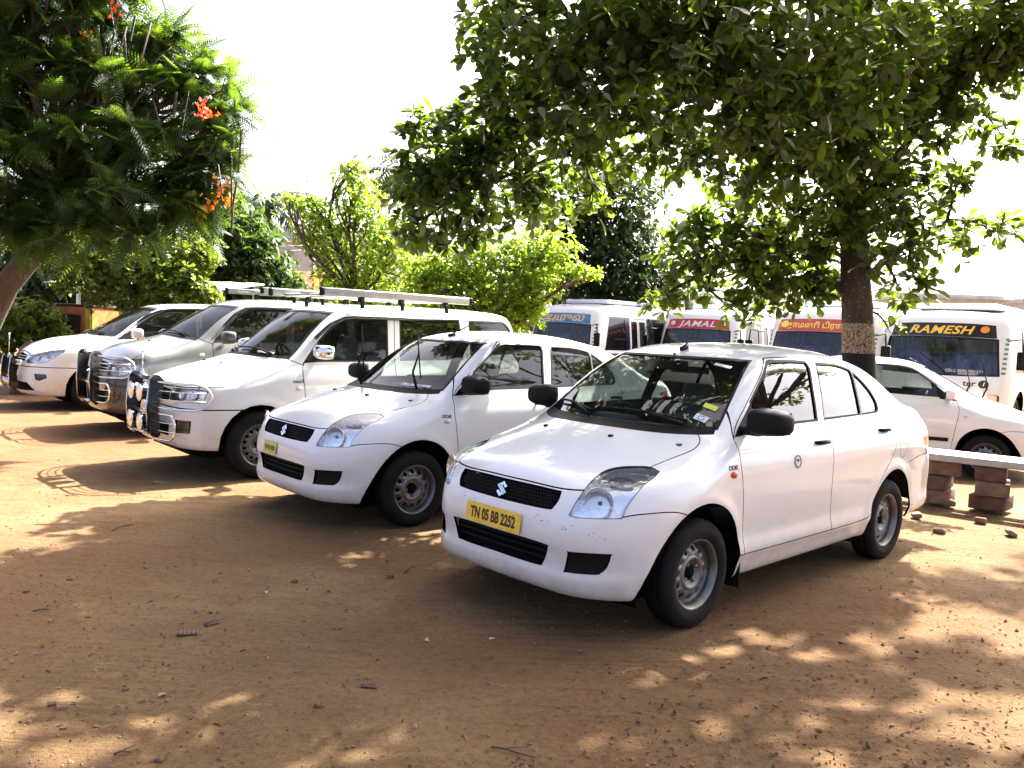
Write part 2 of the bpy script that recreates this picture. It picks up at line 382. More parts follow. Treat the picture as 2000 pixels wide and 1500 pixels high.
def knife(bm, lay, poly, view, cond, label, only=0):
    u, v = (Vector(a) for a in VIEWS[view]); w = u.cross(v)
    P = [u*a + v*b for a, b in ((p[0], p[1]) for p in poly)]
    bx0 = min(p[0] for p in poly) - .002; bx1 = max(p[0] for p in poly) + .002
    by0 = min(p[1] for p in poly) - .002; by1 = max(p[1] for p in poly) + .002
    def box(f):
        a = [q.co.dot(u) for q in f.verts]; b = [q.co.dot(v) for q in f.verts]
        return min(a), max(a), min(b), max(b)
    act = {}; CS = .05; cells = {}
    def put(f, q):
        act[f] = q
        for i in range(int(q[0]//CS), int(q[1]//CS) + 1):
            for j in range(int(q[2]//CS), int(q[3]//CS) + 1): cells.setdefault((i, j), set()).add(f)
    for f in bm.faces:
        if f[lay] != only: continue
        v0 = f.verts[0].co; a0 = v0.dot(u); b0 = v0.dot(v)
        if not (bx0 - .2 < a0 < bx1 + .2 and by0 - .2 < b0 < by1 + .2): continue
        c = f.calc_center_median()
        if not cond(c, f.normal): continue
        q = box(f)
        if q[0] < bx1 and q[1] > bx0 and q[2] < by1 and q[3] > by0: put(f, q)
    n = len(poly)
    for i in range(n):
        a, b = poly[i], poly[(i+1) % n]
        sx0, sx1 = min(a[0], b[0]) - 1e-4, max(a[0], b[0]) + 1e-4
        sy0, sy1 = min(a[1], b[1]) - 1e-4, max(a[1], b[1]) + 1e-4
        no = (P[(i+1) % n] - P[i]).cross(w)
        if no.length < 1e-9: continue
        no.normalize(); co = P[i]; dd = no.dot(co)
        cand = set()
        for ci in range(int(sx0//CS), int(sx1//CS) + 1):
            for cj in range(int(sy0//CS), int(sy1//CS) + 1): cand |= cells.get((ci, cj), set())
        fs = []
        for f in cand:
            q = act.get(f)
            if q is not None and q[0] < sx1 and q[1] > sx0 and q[2] < sy1 and q[3] > sy0:
                ds = [no.dot(x.co) - dd for x in f.verts]
                if min(ds) < -1e-5 and max(ds) > 1e-5: fs.append(f)
        if not fs: continue
        for f in fs: act.pop(f, None)
        done = set()
        for f in fs:
            for e in list(f.edges):
                if e in done: continue
                done.add(e)
                d0 = no.dot(e.verts[0].co) - dd; d1 = no.dot(e.verts[1].co) - dd
                if (d0 < -1e-5 and d1 > 1e-5) or (d0 > 1e-5 and d1 < -1e-5):
                    ne, nv = bmesh.utils.edge_split(e, e.verts[0], d0/(d0 - d1)); done.add(ne)
        for f in fs:
            st = [f]; k = 0
            while st and k < 6:
                g = st.pop(); k += 1; nf = None
                vv = list(g.verts); m = len(vv); ds = [no.dot(x.co) - dd for x in vv]
                on_ = [i_ for i_ in range(m) if abs(ds[i_]) < 2e-5]
                if len(on_) >= 2 and min(ds) < -2e-5 and max(ds) > 2e-5:
                    for p_ in range(len(on_)):
                        for q_ in range(p_ + 1, len(on_)):
                            i0, i1 = on_[p_], on_[q_]
                            if i1 - i0 < 2 or i1 - i0 > m - 2: continue
                            s1 = {ds[t_] > 0 for t_ in range(i0 + 1, i1) if abs(ds[t_]) > 2e-5}; s2 = {ds[t_] > 0 for t_ in list(range(i1 + 1, m)) + list(range(0, i0)) if abs(ds[t_]) > 2e-5}
                            if s1 and s2 and (len(s1) == 1 or len(s2) == 1) and s1 != s2:
                                try: nf, _l = bmesh.utils.face_split(g, vv[i0], vv[i1])
                                except ValueError: nf = None
                                if nf is not None: nf[lay] = g[lay]; break
                        if nf is not None: break
                if nf is None: put(g, box(g))
                else: st += [g, nf]
            for g in st: put(g, box(g))
    got = 0
    for f in list(act):
        if not f.is_valid: continue
        c = f.calc_center_median()
        if inside(poly, (c.dot(u), c.dot(v))): f[lay] = label; got += 1
    return got

def vehicle_shell(V, h):
    """half body (y >= 0) cut into labelled panels -> {name: (verts, faces, normals)}"""
    f = body_field(V)
    X0, X1, Y1, Z0, Z1 = V['box']
    vs, fs = surface_nets(f, (X0, -2.5*h, Z0), (X1, Y1, Z1), h)
    bm = bmesh.new()
    bv = [bm.verts.new(tuple(p)) for p in vs]
    for q in fs:
        if len(set(q)) == 4:
            try: bm.faces.new([bv[i] for i in q])
            except ValueError: pass
    bmesh.ops.bisect_plane(bm, geom=bm.verts[:] + bm.edges[:] + bm.faces[:], dist=1e-6, plane_co=(0, 0, 0), plane_no=(0, -1, 0), clear_outer=True)
    bm.normal_update()
    bmesh.ops.remove_doubles(bm, verts=bm.verts[:], dist=1e-5)
    lay = bm.faces.layers.int.new('lab')
    names = {0: None, 1: 'gap'}
    Bf = curve_fn(V['B'], .03); xs_ = np.linspace(X0, X1, 40)          # open underneath; the underbody closes it
    knife(bm, lay, [(float(x_), float(Bf(x_)) + .014) for x_ in xs_] + [(X1, -.5), (X0, -.5)], 'side', lambda c, n_: True, 1)
    for ft in V['features']:
        name, view, pts, opt = ft
        lab = 1 if name == 'gap' else max(names) + 1
        if name != 'gap': names[lab] = name
        nn = opt.get('n', 3)
        if 'w' in opt: poly = stroke_poly(smooth_poly(pts, False, nn), opt['w'])
        else: poly = smooth_poly(pts, True, nn)
        x0, x1 = opt.get('x', (-9, 9)); ny = opt.get('ny', (-2, 2)); nx = opt.get('nx', (-2, 2)); nz = opt.get('nz', (-2, 2)); y0 = opt.get('y', -.01)
        cond = lambda c, n: x0 < c.x < x1 and ny[0] <= n.y <= ny[1] and nx[0] <= n.x <= nx[1] and nz[0] <= n.z <= nz[1] and c.y > y0
        knife(bm, lay, poly, view, cond, lab)
    # flood fill what is left into panels
    comp = {}; nid = 0
    for f0 in bm.faces:
        if f0[lay] != 0 or f0 in comp: continue
        st = [f0]; comp[f0] = nid
        while st:
            a = st.pop()
            for e in a.edges:
                for b in e.link_faces:
                    if b[lay] == 0 and b not in comp: comp[b] = nid; st.append(b)
        nid += 1
    cname = {}
    faces0 = [a for a in bm.faces if a[lay] == 0]
    if faces0:
        cen = np.array([a.calc_center_median() for a in faces0])
        for nm, p in V['seeds']:
            k = int(np.argmin(((cen - np.array(p))**2).sum(1)))
            cname.setdefault(comp[faces0[k]], nm)
    groups = {}
    for a in bm.faces:
        l = a[lay]
        if l == 1: continue
        nm = names[l] if l > 1 else cname.get(comp[a], 'trim')
        groups.setdefault(nm, []).append(a)
    out = {}
    for nm, fl in groups.items():
        ids = {}; vv = []; ff = []
        for a in fl:
            q = []
            for x in a.verts:
                if x not in ids: ids[x] = len(vv); vv.append(x.co[:])
                q.append(ids[x])
            ff.append(q)
        A = np.array(vv)
        g = grad(f, A); g /= np.linalg.norm(g, axis=1)[:, None] + 1e-9
        out[nm] = (A, ff, g)
    bm.free()
    return out, f

def panel_mesh(name, data, mirror, thick, mats, off=0., both=False, rim=False):
    """a skin with depth: outer face, inner face and edge walls. mats = (outer, inner)"""
    A, ff, g = data
    def half(sgn, base):
        s = np.array([1, sgn, 1.])
        P = (A + g*off)*s; N = g*s
        return P, N, [(q if sgn > 0 else q[::-1]) for q in ff]
    sides = [1, -1] if both else [(-1 if mirror else 1)]
    verts = []; faces = []; norms = []; mi = []
    for sg in sides:
        P, N, F = half(sg, 0); n = len(P); b = len(verts)
        verts += [tuple(p) for p in P]
        for q in ([] if rim else F):
            faces.append([b + i for i in q]); norms += [tuple(N[i]) for i in q]; mi.append(0)
        if thick > 0:
            b2 = len(verts); verts += [tuple(p) for p in (P - N*thick)]
            for q in ([] if rim else F):
                faces.append([b2 + i for i in q[::-1]]); norms += [tuple(-N[i]) for i in q[::-1]]; mi.append(1)
            cnt = {}
            for q in F:
                for i in range(len(q)):
                    e = (q[i], q[(i+1) % len(q)])
                    cnt[e] = cnt.get(e, 0) + 1
            for (i, j) in cnt:
                if (j, i) in cnt: continue
                if both and abs(P[i][1]) < 2e-4 and abs(P[j][1]) < 2e-4: continue
                nn = np.cross(P[j] - P[i], -N[i]); l = np.linalg.norm(nn)
                if l < 1e-12: continue
                nn = -nn / l
                faces.append([b + j, b + i, b2 + i, b2 + j]); norms += [tuple(-nn)]*4; mi.append(0)
    me = bpy.data.meshes.new(name)
    me.from_pydata(verts, [], faces)
    me.polygons.foreach_set('use_smooth', [True]*len(me.polygons))
    me.polygons.foreach_set('material_index', mi)
    for m in mats: me.materials.append(m)
    if len(norms) == len(me.loops) and not rim: me.normals_split_custom_set(norms)
    return me
DZ = dict(
 box=(-3.62, 1.0, .98, .08, 1.66),
 T=[(1.0, .40), (.78, .62), (.68, .765), (.60, .825), (.45, .890), (.30, .943), (.15, .990), (.05, 1.016), (-.05, 1.045), (-.15, 1.092), (-.35, 1.212), (-.55, 1.327), (-.73, 1.418), (-.86, 1.469), (-1.0, 1.503), (-1.2, 1.528), (-1.5, 1.538), (-1.8, 1.530), (-2.1, 1.495), (-2.35, 1.445), (-2.55, 1.37), (-2.75, 1.275), (-2.92, 1.19), (-3.04, 1.145), (-3.2, 1.115), (-3.34, 1.100), (-3.41, 1.06), (-3.5, .95)],
 cT=[(.9, .12), (.4, .25), (.1, .45), (-.1, .55), (-.6, .42), (-1.1, .22), (-1.6, 0.), (-2.2, -.12), (-2.9, -.18), (-3.3, -.12)],
 crown=[(.8, .10), (.4, .11), (.1, .10), (-.1, .06), (-.5, .04), (-1.0, .10), (-1.6, .13), (-2.2, .12), (-2.6, .06), (-3.0, .05), (-3.4, .08)],
 S=[(.05, .74), (.18, .772), (.25, .795), (.31, .812), (.355, .830), (.40, .826), (.45, .819), (.55, .826), (.68, .832), (.80, .830), (.88, .818), (.93, .802), (.97, .775), (1.01, .745), (1.06, .722), (1.15, .694), (1.3, .642), (1.43, .592), (1.6, .52)],
 taper=[(.9, .10), (.5, .045), (.2, .012), (-.2, 0), (-.9, -.006), (-1.6, -.008), (-2.2, 0), (-2.6, .012), (-3.0, .03), (-3.3, .06), (-3.5, .10)],
 F=[(.08, .59), (.16, .67), (.22, .712), (.27, .738), (.31, .744), (.36, .730), (.42, .732), (.48, .744), (.53, .742), (.60, .732), (.66, .718), (.71, .703), (.76, .684), (.82, .65), (.9, .58)],
 Fp=(.10, .42, 1.9), R=[(.1, -3.2), (.22, -3.34), (.35, -3.41), (.55, -3.43), (.66, -3.41), (.72, -3.37), (.9, -3.345), (1.05, -3.33), (1.2, -3.30)],
 Rp=(.08, .50, 1.3), B=[(1., .24), (.6, .20), (0, .19), (-1, .20), (-2.2, .22), (-2.9, .26), (-3.4, .30)],
 kts=[(.9, .10), (.3, .11), (-.05, .10), (-.25, .05), (-.8, .05), (-1.1, .10), (-1.7, .13), (-2.3, .12), (-2.7, .11), (-3.3, .10)],
 kf=.06, kr=.09, kb=.05, flare=.012, arches=[(.02, .30, .40), (-2.40, .295, .395)],
 bumps=[(-2.42, .86, .75, .09, .014, .0), (.05, .80, .30, .10, .010, .3)],
)
# ------------------------------------------------------------------ the compact sedan (two of them in the row)
_fw = [(-.61, 1.062, 1), (-.64, 1.192, 1), (-.80, 1.305), (-.94, 1.398), (-1.0, 1.425), (-1.08, 1.430), (-1.30, 1.432), (-1.445, 1.428, 1), (-1.455, 1.41, 1), (-1.415, 1.244), (-1.385, 1.072, 1)]
_rw = [(-1.495, 1.075, 1), (-1.545, 1.295), (-1.585, 1.42, 1), (-1.80, 1.416), (-1.95, 1.402), (-2.062, 1.378, 1), (-2.035, 1.085, 1)]
_qw = [(-2.092, 1.360, 1), (-2.18, 1.305), (-2.28, 1.232), (-2.34, 1.155), (-2.34, 1.105), (-2.30, 1.09, 1), (-2.068, 1.085, 1)]
def grow(poly, d):
    n = len(poly); out = []
    A = sum(poly[i][0]*poly[(i+1) % n][1] - poly[(i+1) % n][0]*poly[i][1] for i in range(n))
    s = 1 if A > 0 else -1
    for i in range(n):
        a = np.array(poly[i-1][:2]); b = np.array(poly[i][:2]); c = np.array(poly[(i+1) % n][:2])
        e1 = (b - a)/np.linalg.norm(b - a); e2 = (c - b)/np.linalg.norm(c - b)
        n1 = np.array([e1[1], -e1[0]])*s; n2 = np.array([e2[1], -e2[0]])*s
        m = n1 + n2; m = m / max(m.dot(n1), .35) / 1.
        q = b + m*d/ (1 if m.dot(n1) == 0 else m.dot(n1))
        out.append((q[0], q[1]) + tuple(poly[i][2:]))
    return out
_ws = [(-.02, 1.428, 1), (.17, 1.428), (.35, 1.428), (.505, 1.425, 1), (.555, 1.33), (.592, 1.24), (.622, 1.145), (.648, 1.055, 1), (.55, 1.050), (.30, 1.053), (-.02, 1.056, 1)]
_lamp = [(-.044, .638, 1), (-.017, .694), (.016, .748), (.054, .799), (.112, .841), (.187, .862), (.282, .870), (.353, .869), (.397, .854, 1), (.367, .830), (.318, .801), (.272, .744), (.238, .691), (.222, .643, 1), (.113, .637), (-.012, .632)]
_side = dict(ny=(.2, 2), y=.3)
DZ['features'] = [
 ('gap', 'side', [(.455, .02, 1), (.441, .26), (.353, .442), (.236, .585), (.09, .668), (-.06, .682), (-.21, .628), (-.315, .515), (-.362, .38), (-.372, .30), (-.375, .02, 1)], dict(y=.42)),
 ('gap', 'side', [(-2.02, .02, 1), (-2.028, .246), (-2.07, .42), (-2.17, .56), (-2.30, .645), (-2.42, .672), (-2.54, .655), (-2.66, .585), (-2.745, .48), (-2.775, .36), (-2.78, .02, 1)], dict(y=.42)),
 ('headlight', 'lamp', _lamp, dict(x=(.1, .9), n=3, nz=(-.5, .99))),
 ('lamp_seal', 'lamp', grow(_lamp, .0032), dict(x=(.1, .9), n=3, nz=(-.5, .99))),
 ('cowl', 'front', [(-.02, 1.058, 1), (.30, 1.055), (.55, 1.052), (.648, 1.057, 1), (.668, 1.020, 1), (.60, 1.013), (.45, 1.011), (.19, 1.020), (-.02, 1.022, 1)], dict(x=(-1.2, .25), nx=(.05, 2), nz=(.1, 2))),
 ('windscreen', 'front', _ws, dict(x=(-1.3, .2), nx=(.05, 2), nz=(.1, 2))),
 ('windscreen_seal', 'front', grow(_ws, .014), dict(x=(-1.3, .2), nx=(.05, 2), nz=(.1, 2))),
 ('rear_window', 'front', [(-.02, 1.405, 1), (.30, 1.40), (.47, 1.38, 1), (.575, 1.2), (.60, 1.165, 1), (.3, 1.168), (-.02, 1.172, 1)], dict(x=(-3.1, -2.2), nx=(-2, -.05), nz=(.1, 2))),
 ('window_sail', 'side', [(-.385, 1.008, 1), (-.50, 1.094), (-.628, 1.19, 1), (-.595, 1.060, 1), (-.58, 1.024, 1)], _side),
 ('front_window', 'side', _fw, _side), ('rear_door_window', 'side', _rw, _side), ('quarter_window', 'side', _qw, _side),
 ('front_window_seal', 'side', grow(_fw, .016), _side), ('rear_door_window_seal', 'side', grow(_rw, .014), _side), ('quarter_window_seal', 'side', grow(_qw, .014), _side),
 ('grille', 'front', [(-.02, .746, 1), (.2, .746), (.392, .741, 1), (.398, .70), (.380, .658), (.345, .643), (.1, .639), (-.02, .639, 1)], dict(x=(.4, .9), nx=(.2, 2))),
 ('lower_grille', 'front', [(-.02, .474, 1), (.22, .474), (.375, .468), (.383, .455), (.365, .40), (.345, .358), (.33, .348), (.2, .346), (-.02, .349, 1)], dict(x=(.4, .9), nx=(.2, 2))),
 ('fog_blank', 'front', [(.500, .448), (.508, .456), (.668, .462), (.676, .452), (.660, .388), (.638, .358), (.618, .350), (.490, .346), (.482, .356)], dict(x=(.4, .9), nx=(.15, 2), n=2)),
 ('tail_light', 'side', [(-3.05, 1.0), (-3.0, .93), (-3.03, .80), (-3.08, .742, 1), (-3.6, .742, 1), (-3.6, 1.0, 1)], dict(y=.42, x=(-3.6, -2.9), nz=(-.9, .75))),
 ('gap', 'front', [(-.02, .757), (.16, .757), (.38, .752), (.52, .762), (.55, .775)], dict(w=.007, x=(.4, .9), nx=(.1, 2))),
 ('gap', 'top', [(.26, .632), (.236, .637), (.08, .650), (-.08, .667), (-.15, .661), (-.20, .640), (-.24, .60), (-.30, .575)], dict(w=.006, x=(-.4, .5), nz=(.15, 2))),
 ('gap', 'side', [(.55, .645), (.526, .648), (.46, .662), (.338, .669), (.23, .662), (.14, .635)], dict(w=.006, x=(.1, .6), y=.5)),
 ('gap', 'side', [(-.52, 1.21), (-.46, 1.145), (-.405, 1.06), (-.371, 1.0), (-.352, .93), (-.345, .87), (-.36, .75), (-.38, .62), (-.40, .48), (-.418, .345)], dict(w=.006, y=.5)),
 ('gap', 'side', [(-.371, 1.0), (-.46, 1.085), (-.64, 1.222), (-.82, 1.345), (-.96, 1.437), (-1.04, 1.457), (-1.3, 1.464), (-1.55, 1.462), (-1.8, 1.450), (-1.98, 1.430), (-2.12, 1.385), (-2.25, 1.30), (-2.355, 1.20), (-2.40, 1.11), (-2.425, 1.0), (-2.415, .87), (-2.36, .765), (-2.236, .675), (-2.16, .60), (-2.10, .50), (-2.07, .38)], dict(w=.005, y=.3, ny=(.1, 2))),
 ('gap', 'side', [(-1.572, 1.466), (-1.53, 1.28), (-1.482, 1.06), (-1.465, .98), (-1.437, .88), (-1.43, .64), (-1.455, .465), (-1.472, .345)], dict(w=.006, y=.4)),
 ('gap', 'side', [(-.37, .352), (-.42, .345), (-.8, .345), (-1.3, .349), (-1.8, .353), (-1.95, .36), (-2.06, .385)], dict(w=.006, y=.5)),
 ('gap', 'side', [(-2.70, .70), (-2.78, .712), (-2.87, .727), (-3.0, .738), (-3.1, .738)], dict(w=.006, y=.5, x=(-3.2, -2.6))),
 ('gap', 'side', [(-2.56 + .074*math.cos(a*math.pi/8), .825 + .078*math.sin(a*math.pi/8)) for a in range(17)], dict(w=.004, y=.5, n=1)),
]
DZ['seeds'] = [('bonnet', (.3, .1, .93)), ('front_bumper', (.74, .1, .55)), ('wing', (-.1, .83, .8)), ('front_door', (-.9, .83, .7)), ('rear_door', (-1.9, .83, .7)), ('body', (-1.5, 0, 1.54)), ('sill', (-1.2, .80, .28)), ('fuel_flap', (-2.56, .83, .825)), ('bumper_side', (.35, .78, .55))]

def wheel_mesh_parts(rt=.298, wt=.165, rr=.190, holes=12, key='14'):
    """tyre and steel rim meshes, axle along +Y (outer face at +Y)"""
    k = 'wheel' + key
    if k in bpy.data.meshes: return bpy.data.meshes[k], bpy.data.meshes[k + 'rim']
    MY = Matrix.Rotation(R(-90), 4, 'X')
    h = wt/2
    t = MB()
    prof = [(rr - .006, -h*.78), (rr + .01, -h*.92), (rr + .05, -h*1.04), (rt - .035, -h*.98), (rt - .012, -h*.84), (rt - .002, -h*.6), (rt, -h*.2), (rt, h*.2), (rt - .002, h*.6), (rt - .012, h*.84), (rt - .03, h*.975), (rt - .045, h*1.0), (rt - .052, h*1.035), (rr + .045, h*1.04), (rr + .03, h*1.015), (rr + .012, h*.95), (rr - .006, h*.80)]
    t.lathe(prof, 56, MY, close=True)
    for g_ in (-.45, 0., .45):                                       # tread grooves
        t.mat(1).lathe([(rt + .0008, (g_ - .05)*h), (rt + .0008, (g_ + .05)*h)], 56, MY)
    o = t.build(k, ['tyre_rubber', 'dark_cavity']); me = o.data; me.name = k; bpy.data.objects.remove(o)
    r = MB()
    r.lathe([(rr - .004, h*.66), (rr + .006, h*.82), (rr + .004, h*.87), (rr - .003, h*.86), (rr - .010, h*.74), (rr - .018, h*.60), (rr - .022, h*.25), (rr - .034, h*.12)], 56, MY)
    r.lathe([(rr - .02, h*.5), (rr - .03, -h*.9)], 40, MY)
    # pierced dish between radius a and b
    a, b = rr*.52, rr - .034
    def dish(q):
        u = (q - a)/(b - a); return h*(.42 - .30*u*u + .20*math.sin(min(max(u, 0), 1)*math.pi)*.4)
    n = 16
    for s_ in range(holes):
        t0 = 2*math.pi*s_/holes; t1 = 2*math.pi*(s_+1)/holes; tm = (t0+t1)/2; rm = (a+b)/2 + .006
        outer = []; hole = []
        for i in range(n):
            q = 2*math.pi*i/n; c_, s__ = math.cos(q), math.sin(q); m_ = max(abs(c_), abs(s__)); c2, s2 = c_/m_, s__/m_
            rad = (a+b)/2 + (b-a)/2*c2; an = tm + (t1-t0)/2*s2; outer.append((rad, an))
            rad = rm + .0175*c_; an = tm + .0155*s__/rm; hole.append((rad, an))
        vs = []
        for (rad, an) in outer: vs.append(MY @ Vector((rad*math.cos(an), rad*math.sin(an), dish(rad))))
        for (rad, an) in hole: vs.append(MY @ Vector((rad*math.cos(an), rad*math.sin(an), dish(rad))))
        for (rad, an) in hole: vs.append(MY @ Vector((rad*math.cos(an), rad*math.sin(an), dish(rad) - .012)))
        fs = []
        for i in range(n):
            j = (i+1) % n; fs += [(i, j, n+j, n+i), (n+i, n+j, 2*n+j, 2*n+i)]
        r.add(vs, fs, True)
    r.lathe([(a, h*.42), (a - .008, h*.50), (a - .016, h*.52), (a - .026, h*.47), (a - .034, h*.30), (.052, h*.24), (.046, h*.22)], 40, MY)
    r.mat(1).lathe([(.048, h*.22), (.044, h*.20), (.03, h*.34), (.026, h*.42), (0.001, h*.43)], 24, MY)
    r.lathe([(rr - .024, -h*.3), (.002, -h*.3)], 32, MY)
    r.mat(0)
    for i in range(4 if holes < 14 else 5):
        q = 2*math.pi*i/(4 if holes < 14 else 5) + .4
        r.lathe([(.011, h*.22), (.011, h*.40), (.006, h*.45), (.0005, h*.46)], 6, MY @ Matrix.Translation((.0625*math.cos(q)*.86, .0625*math.sin(q)*.86, 0)))
    r.tube([MY @ Vector((rr - .022, 0, h*.4)), MY @ Vector((rr - .03, 0, h*.75))], .004, 6)
    o = r.build(k + 'rim', ['steel_rim', 'dark_cavity']); m2 = o.data; m2.name = k + 'rim'; bpy.data.objects.remove(o)
    return me, m2
def add_wheel(parent, x, y, rt, wt, rr, holes, key, steer=0.):
    a, b = wheel_mesh_parts(rt, wt, rr, holes, key)
    w = link('wheel', None, parent); w.location = (x, y, rt - .004); w.rotation_euler = (0, random.uniform(0, 6), (0 if y > 0 else math.pi) + steer)
    w.rotation_mode = 'XYZ'
    # spin first, then turn to face outwards
    w.matrix_local = Matrix.Translation((x, y, rt - .004)) @ Matrix.Rotation((0 if y > 0 else math.pi) + steer, 4, 'Z') @ Matrix.Rotation(random.uniform(0, 6), 4, 'Y')
    link('tyre', a, w); link('rim', b, w)
    return w

def seat(mb_parent, x, y, mat='seat_cloth', w=.50, back=.60, zb=.32):
    s = MB()
    s.box((x, y, zb), (.50, w, .16), M=Matrix.Rotation(R(-6), 4, 'Y'), bev=.05)
    s.box((x - .30, y, zb + .38), (.15, w, back + .1), M=Matrix.Rotation(R(-14), 4, 'Y'), bev=.05)
    s.box((x - .40, y, zb + .80), (.10, .27, .19), M=Matrix.Rotation(R(-10), 4, 'Y'), bev=.04)
    s.tube([(x - .385, y - .06, zb + .72), (x - .39, y - .06, zb + .80)], .008, 6); s.tube([(x - .385, y + .06, zb + .72), (x - .39, y + .06, zb + .80)], .008, 6)
    return s.build('seat', mat, mb_parent)
def steering_wheel(parent, x, y, z, r=.18):
    s = MB(); M = Matrix.Translation((x, y, z)) @ Matrix.Rotation(R(-64), 4, 'Y')
    s.tube([M @ Vector((r*math.cos(a*math.pi/14), r*math.sin(a*math.pi/14), 0)) for a in range(28)], .015, 8, closed=True)
    s.lathe([(.001, .012), (.05, .008), (.065, -.02)], 16, M)
    for a in (0, 140, 220): s.tube([M @ Vector((.04*math.cos(R(a)), .04*math.sin(R(a)), -.01)), M @ Vector((r*math.cos(R(a)), r*math.sin(R(a)), 0))], .013, 6)
    s.tube([M @ Vector((0, 0, -.01)), (x + .35, y, z - .16)], .03, 8)
    return s.build('steering_wheel', 'black_plastic', parent)

def door_handle(parent, f, x, z, yside, mat='black_plastic', recess='white_paint', L=.17):
    p = surf(f, x, z); n = surf_n(f, p)
    s = MB()
    pts = [Vector((x + L/2, p[1] - .004, z)), Vector((x + L/2 - .02, p[1] + .022, z + .002)), Vector((x, p[1] + .028, z + .003)), Vector((x - L/2 + .02, p[1] + .020, z)), Vector((x - L/2, p[1] - .006, z - .002))]
    s.tube(pts, [.010, .014, .014, .013, .009], 8)
    o = s.build('handle', mat, parent)
    if yside < 0: o.data.transform(Matrix.Diagonal((1, -1, 1, 1))); o.data.flip_normals()
    return o
def surf(f, x, z, y0=1.2):
    """outermost body point at (x, z)"""
    ys = np.linspace(y0, 0, 2400); P = np.stack([np.full_like(ys, x), ys, np.full_like(ys, z)], 1); v = f(P)
    i = np.argmax(v <= 0); return np.array([x, ys[i], z])
def surf_dir(f, o, d, L=2.):
    o = np.array(o, float); d = np.array(d, float); d /= np.linalg.norm(d)
    t = np.linspace(0, L, 4000); v = f(o + t[:, None]*d); i = np.argmax(v <= 0); return o + t[i]*d
def surf_n(f, p):
    g = grad(f, np.array([p]))[0]; return g/np.linalg.norm(g)

def mirror_mesh(o):
    o.data.transform(Matrix.Diagonal((1, -1, 1, 1))); o.data.flip_normals(); return o

def wing_mirror(parent, body_mat, c, size=(.10, .25, .155), y0=.73):
    """door mirror: c = centre of the housing (left side); housing, arm, glass"""
    L = []
    for sg in (1, -1):
        s = MB(); n1, n2 = 12, 20
        vs = []; fs = []
        for i in range(n1+1):
            th = math.pi*i/n1 - math.pi/2
            for k in range(n2):
                ph = 2*math.pi*k/n2
                e = lambda a, p: math.copysign(abs(a)**p, a)
                x = e(math.sin(th), .9); rad = max(math.cos(th), 0)**.45
                yy = rad*e(math.cos(ph), .62); zz = rad*e(math.sin(ph), .62)
                if x < -.25: x = -.25
                vs.append((c[0] + x*size[0], c[1] + yy*size[1]/2 - .015*x, c[2] + zz*size[2]/2*(1 - .10*yy)))
        for i in range(n1):
            for k in range(n2): fs.append((i*n2+k, i*n2+(k+1) % n2, (i+1)*n2+(k+1) % n2, (i+1)*n2+k))
        s.add(vs, fs, True)
        o = s.build('wing_mirror', body_mat, parent)
        a = MB(); a.box((c[0] + .01, (y0 + c[1] - size[1]*.42)/2 + .02, c[2] - size[2]*.40), (.07, abs(c[1] - size[1]*.40 - y0) + .07, .045), bev=.012)
        arm = a.build('arm', 'black_plastic', o)
        g_ = MB(); g_.add([(c[0] - .0265*size[0]/.1, c[1] + yy*size[1]*.43, c[2] + zz*size[2]*.41) for yy, zz in [(1, .9), (.95, 1), (-.95, 1), (-1, .9), (-1, -.9), (-.95, -1), (.95, -1), (1, -.9)]], [tuple(range(8))])
        gl = g_.build('mirror_glass', 'chrome', o)
        if sg < 0:
            for q in (o, arm, gl): mirror_mesh(q)
        L.append(o)
    return L

SHELLS = {}
def shell(key, V, h):
    if key not in SHELLS: SHELLS[key] = vehicle_shell(V, h)
    return SHELLS[key]
PM = {}
def skin(key, part, name, parent, mats, side=0, thick=.014, off=0., rim=False):
    """side 0 = both halves in one mesh, +1 left, -1 right"""
    d = SHELLS[key][0].get(part)
    if d is None: return None
    k = (key, part, side, tuple(mats), thick, off, rim)
    if k not in PM: PM[k] = panel_mesh(name, d, side < 0, thick, [MATS[m] for m in mats], off, both=(side == 0), rim=rim)
    return link(name, PM[k], parent)

def emblem_s(name, M, parent, sz):
    """slanted double-hook emblem in chrome"""
    P = [(.10, .50), (.62, .50), (.50, .30), (.20, .30), (.62, -.02), (.02, -.50), (-.10, -.50)]
    up = [(.02, .52), (.42, .22), (.26, .10), (.02, .28), (-.12, .18), (.46, -.22), (.26, -.36), (-.46, .16), (-.46, .20)]
    lo = [(-a, -b) for a, b in up]
    s = MB()
    for q in (up, lo): s.prism([(a*sz, b*sz) for a, b in q], sz*.10, M)
    return s.build(name, 'chrome', parent)

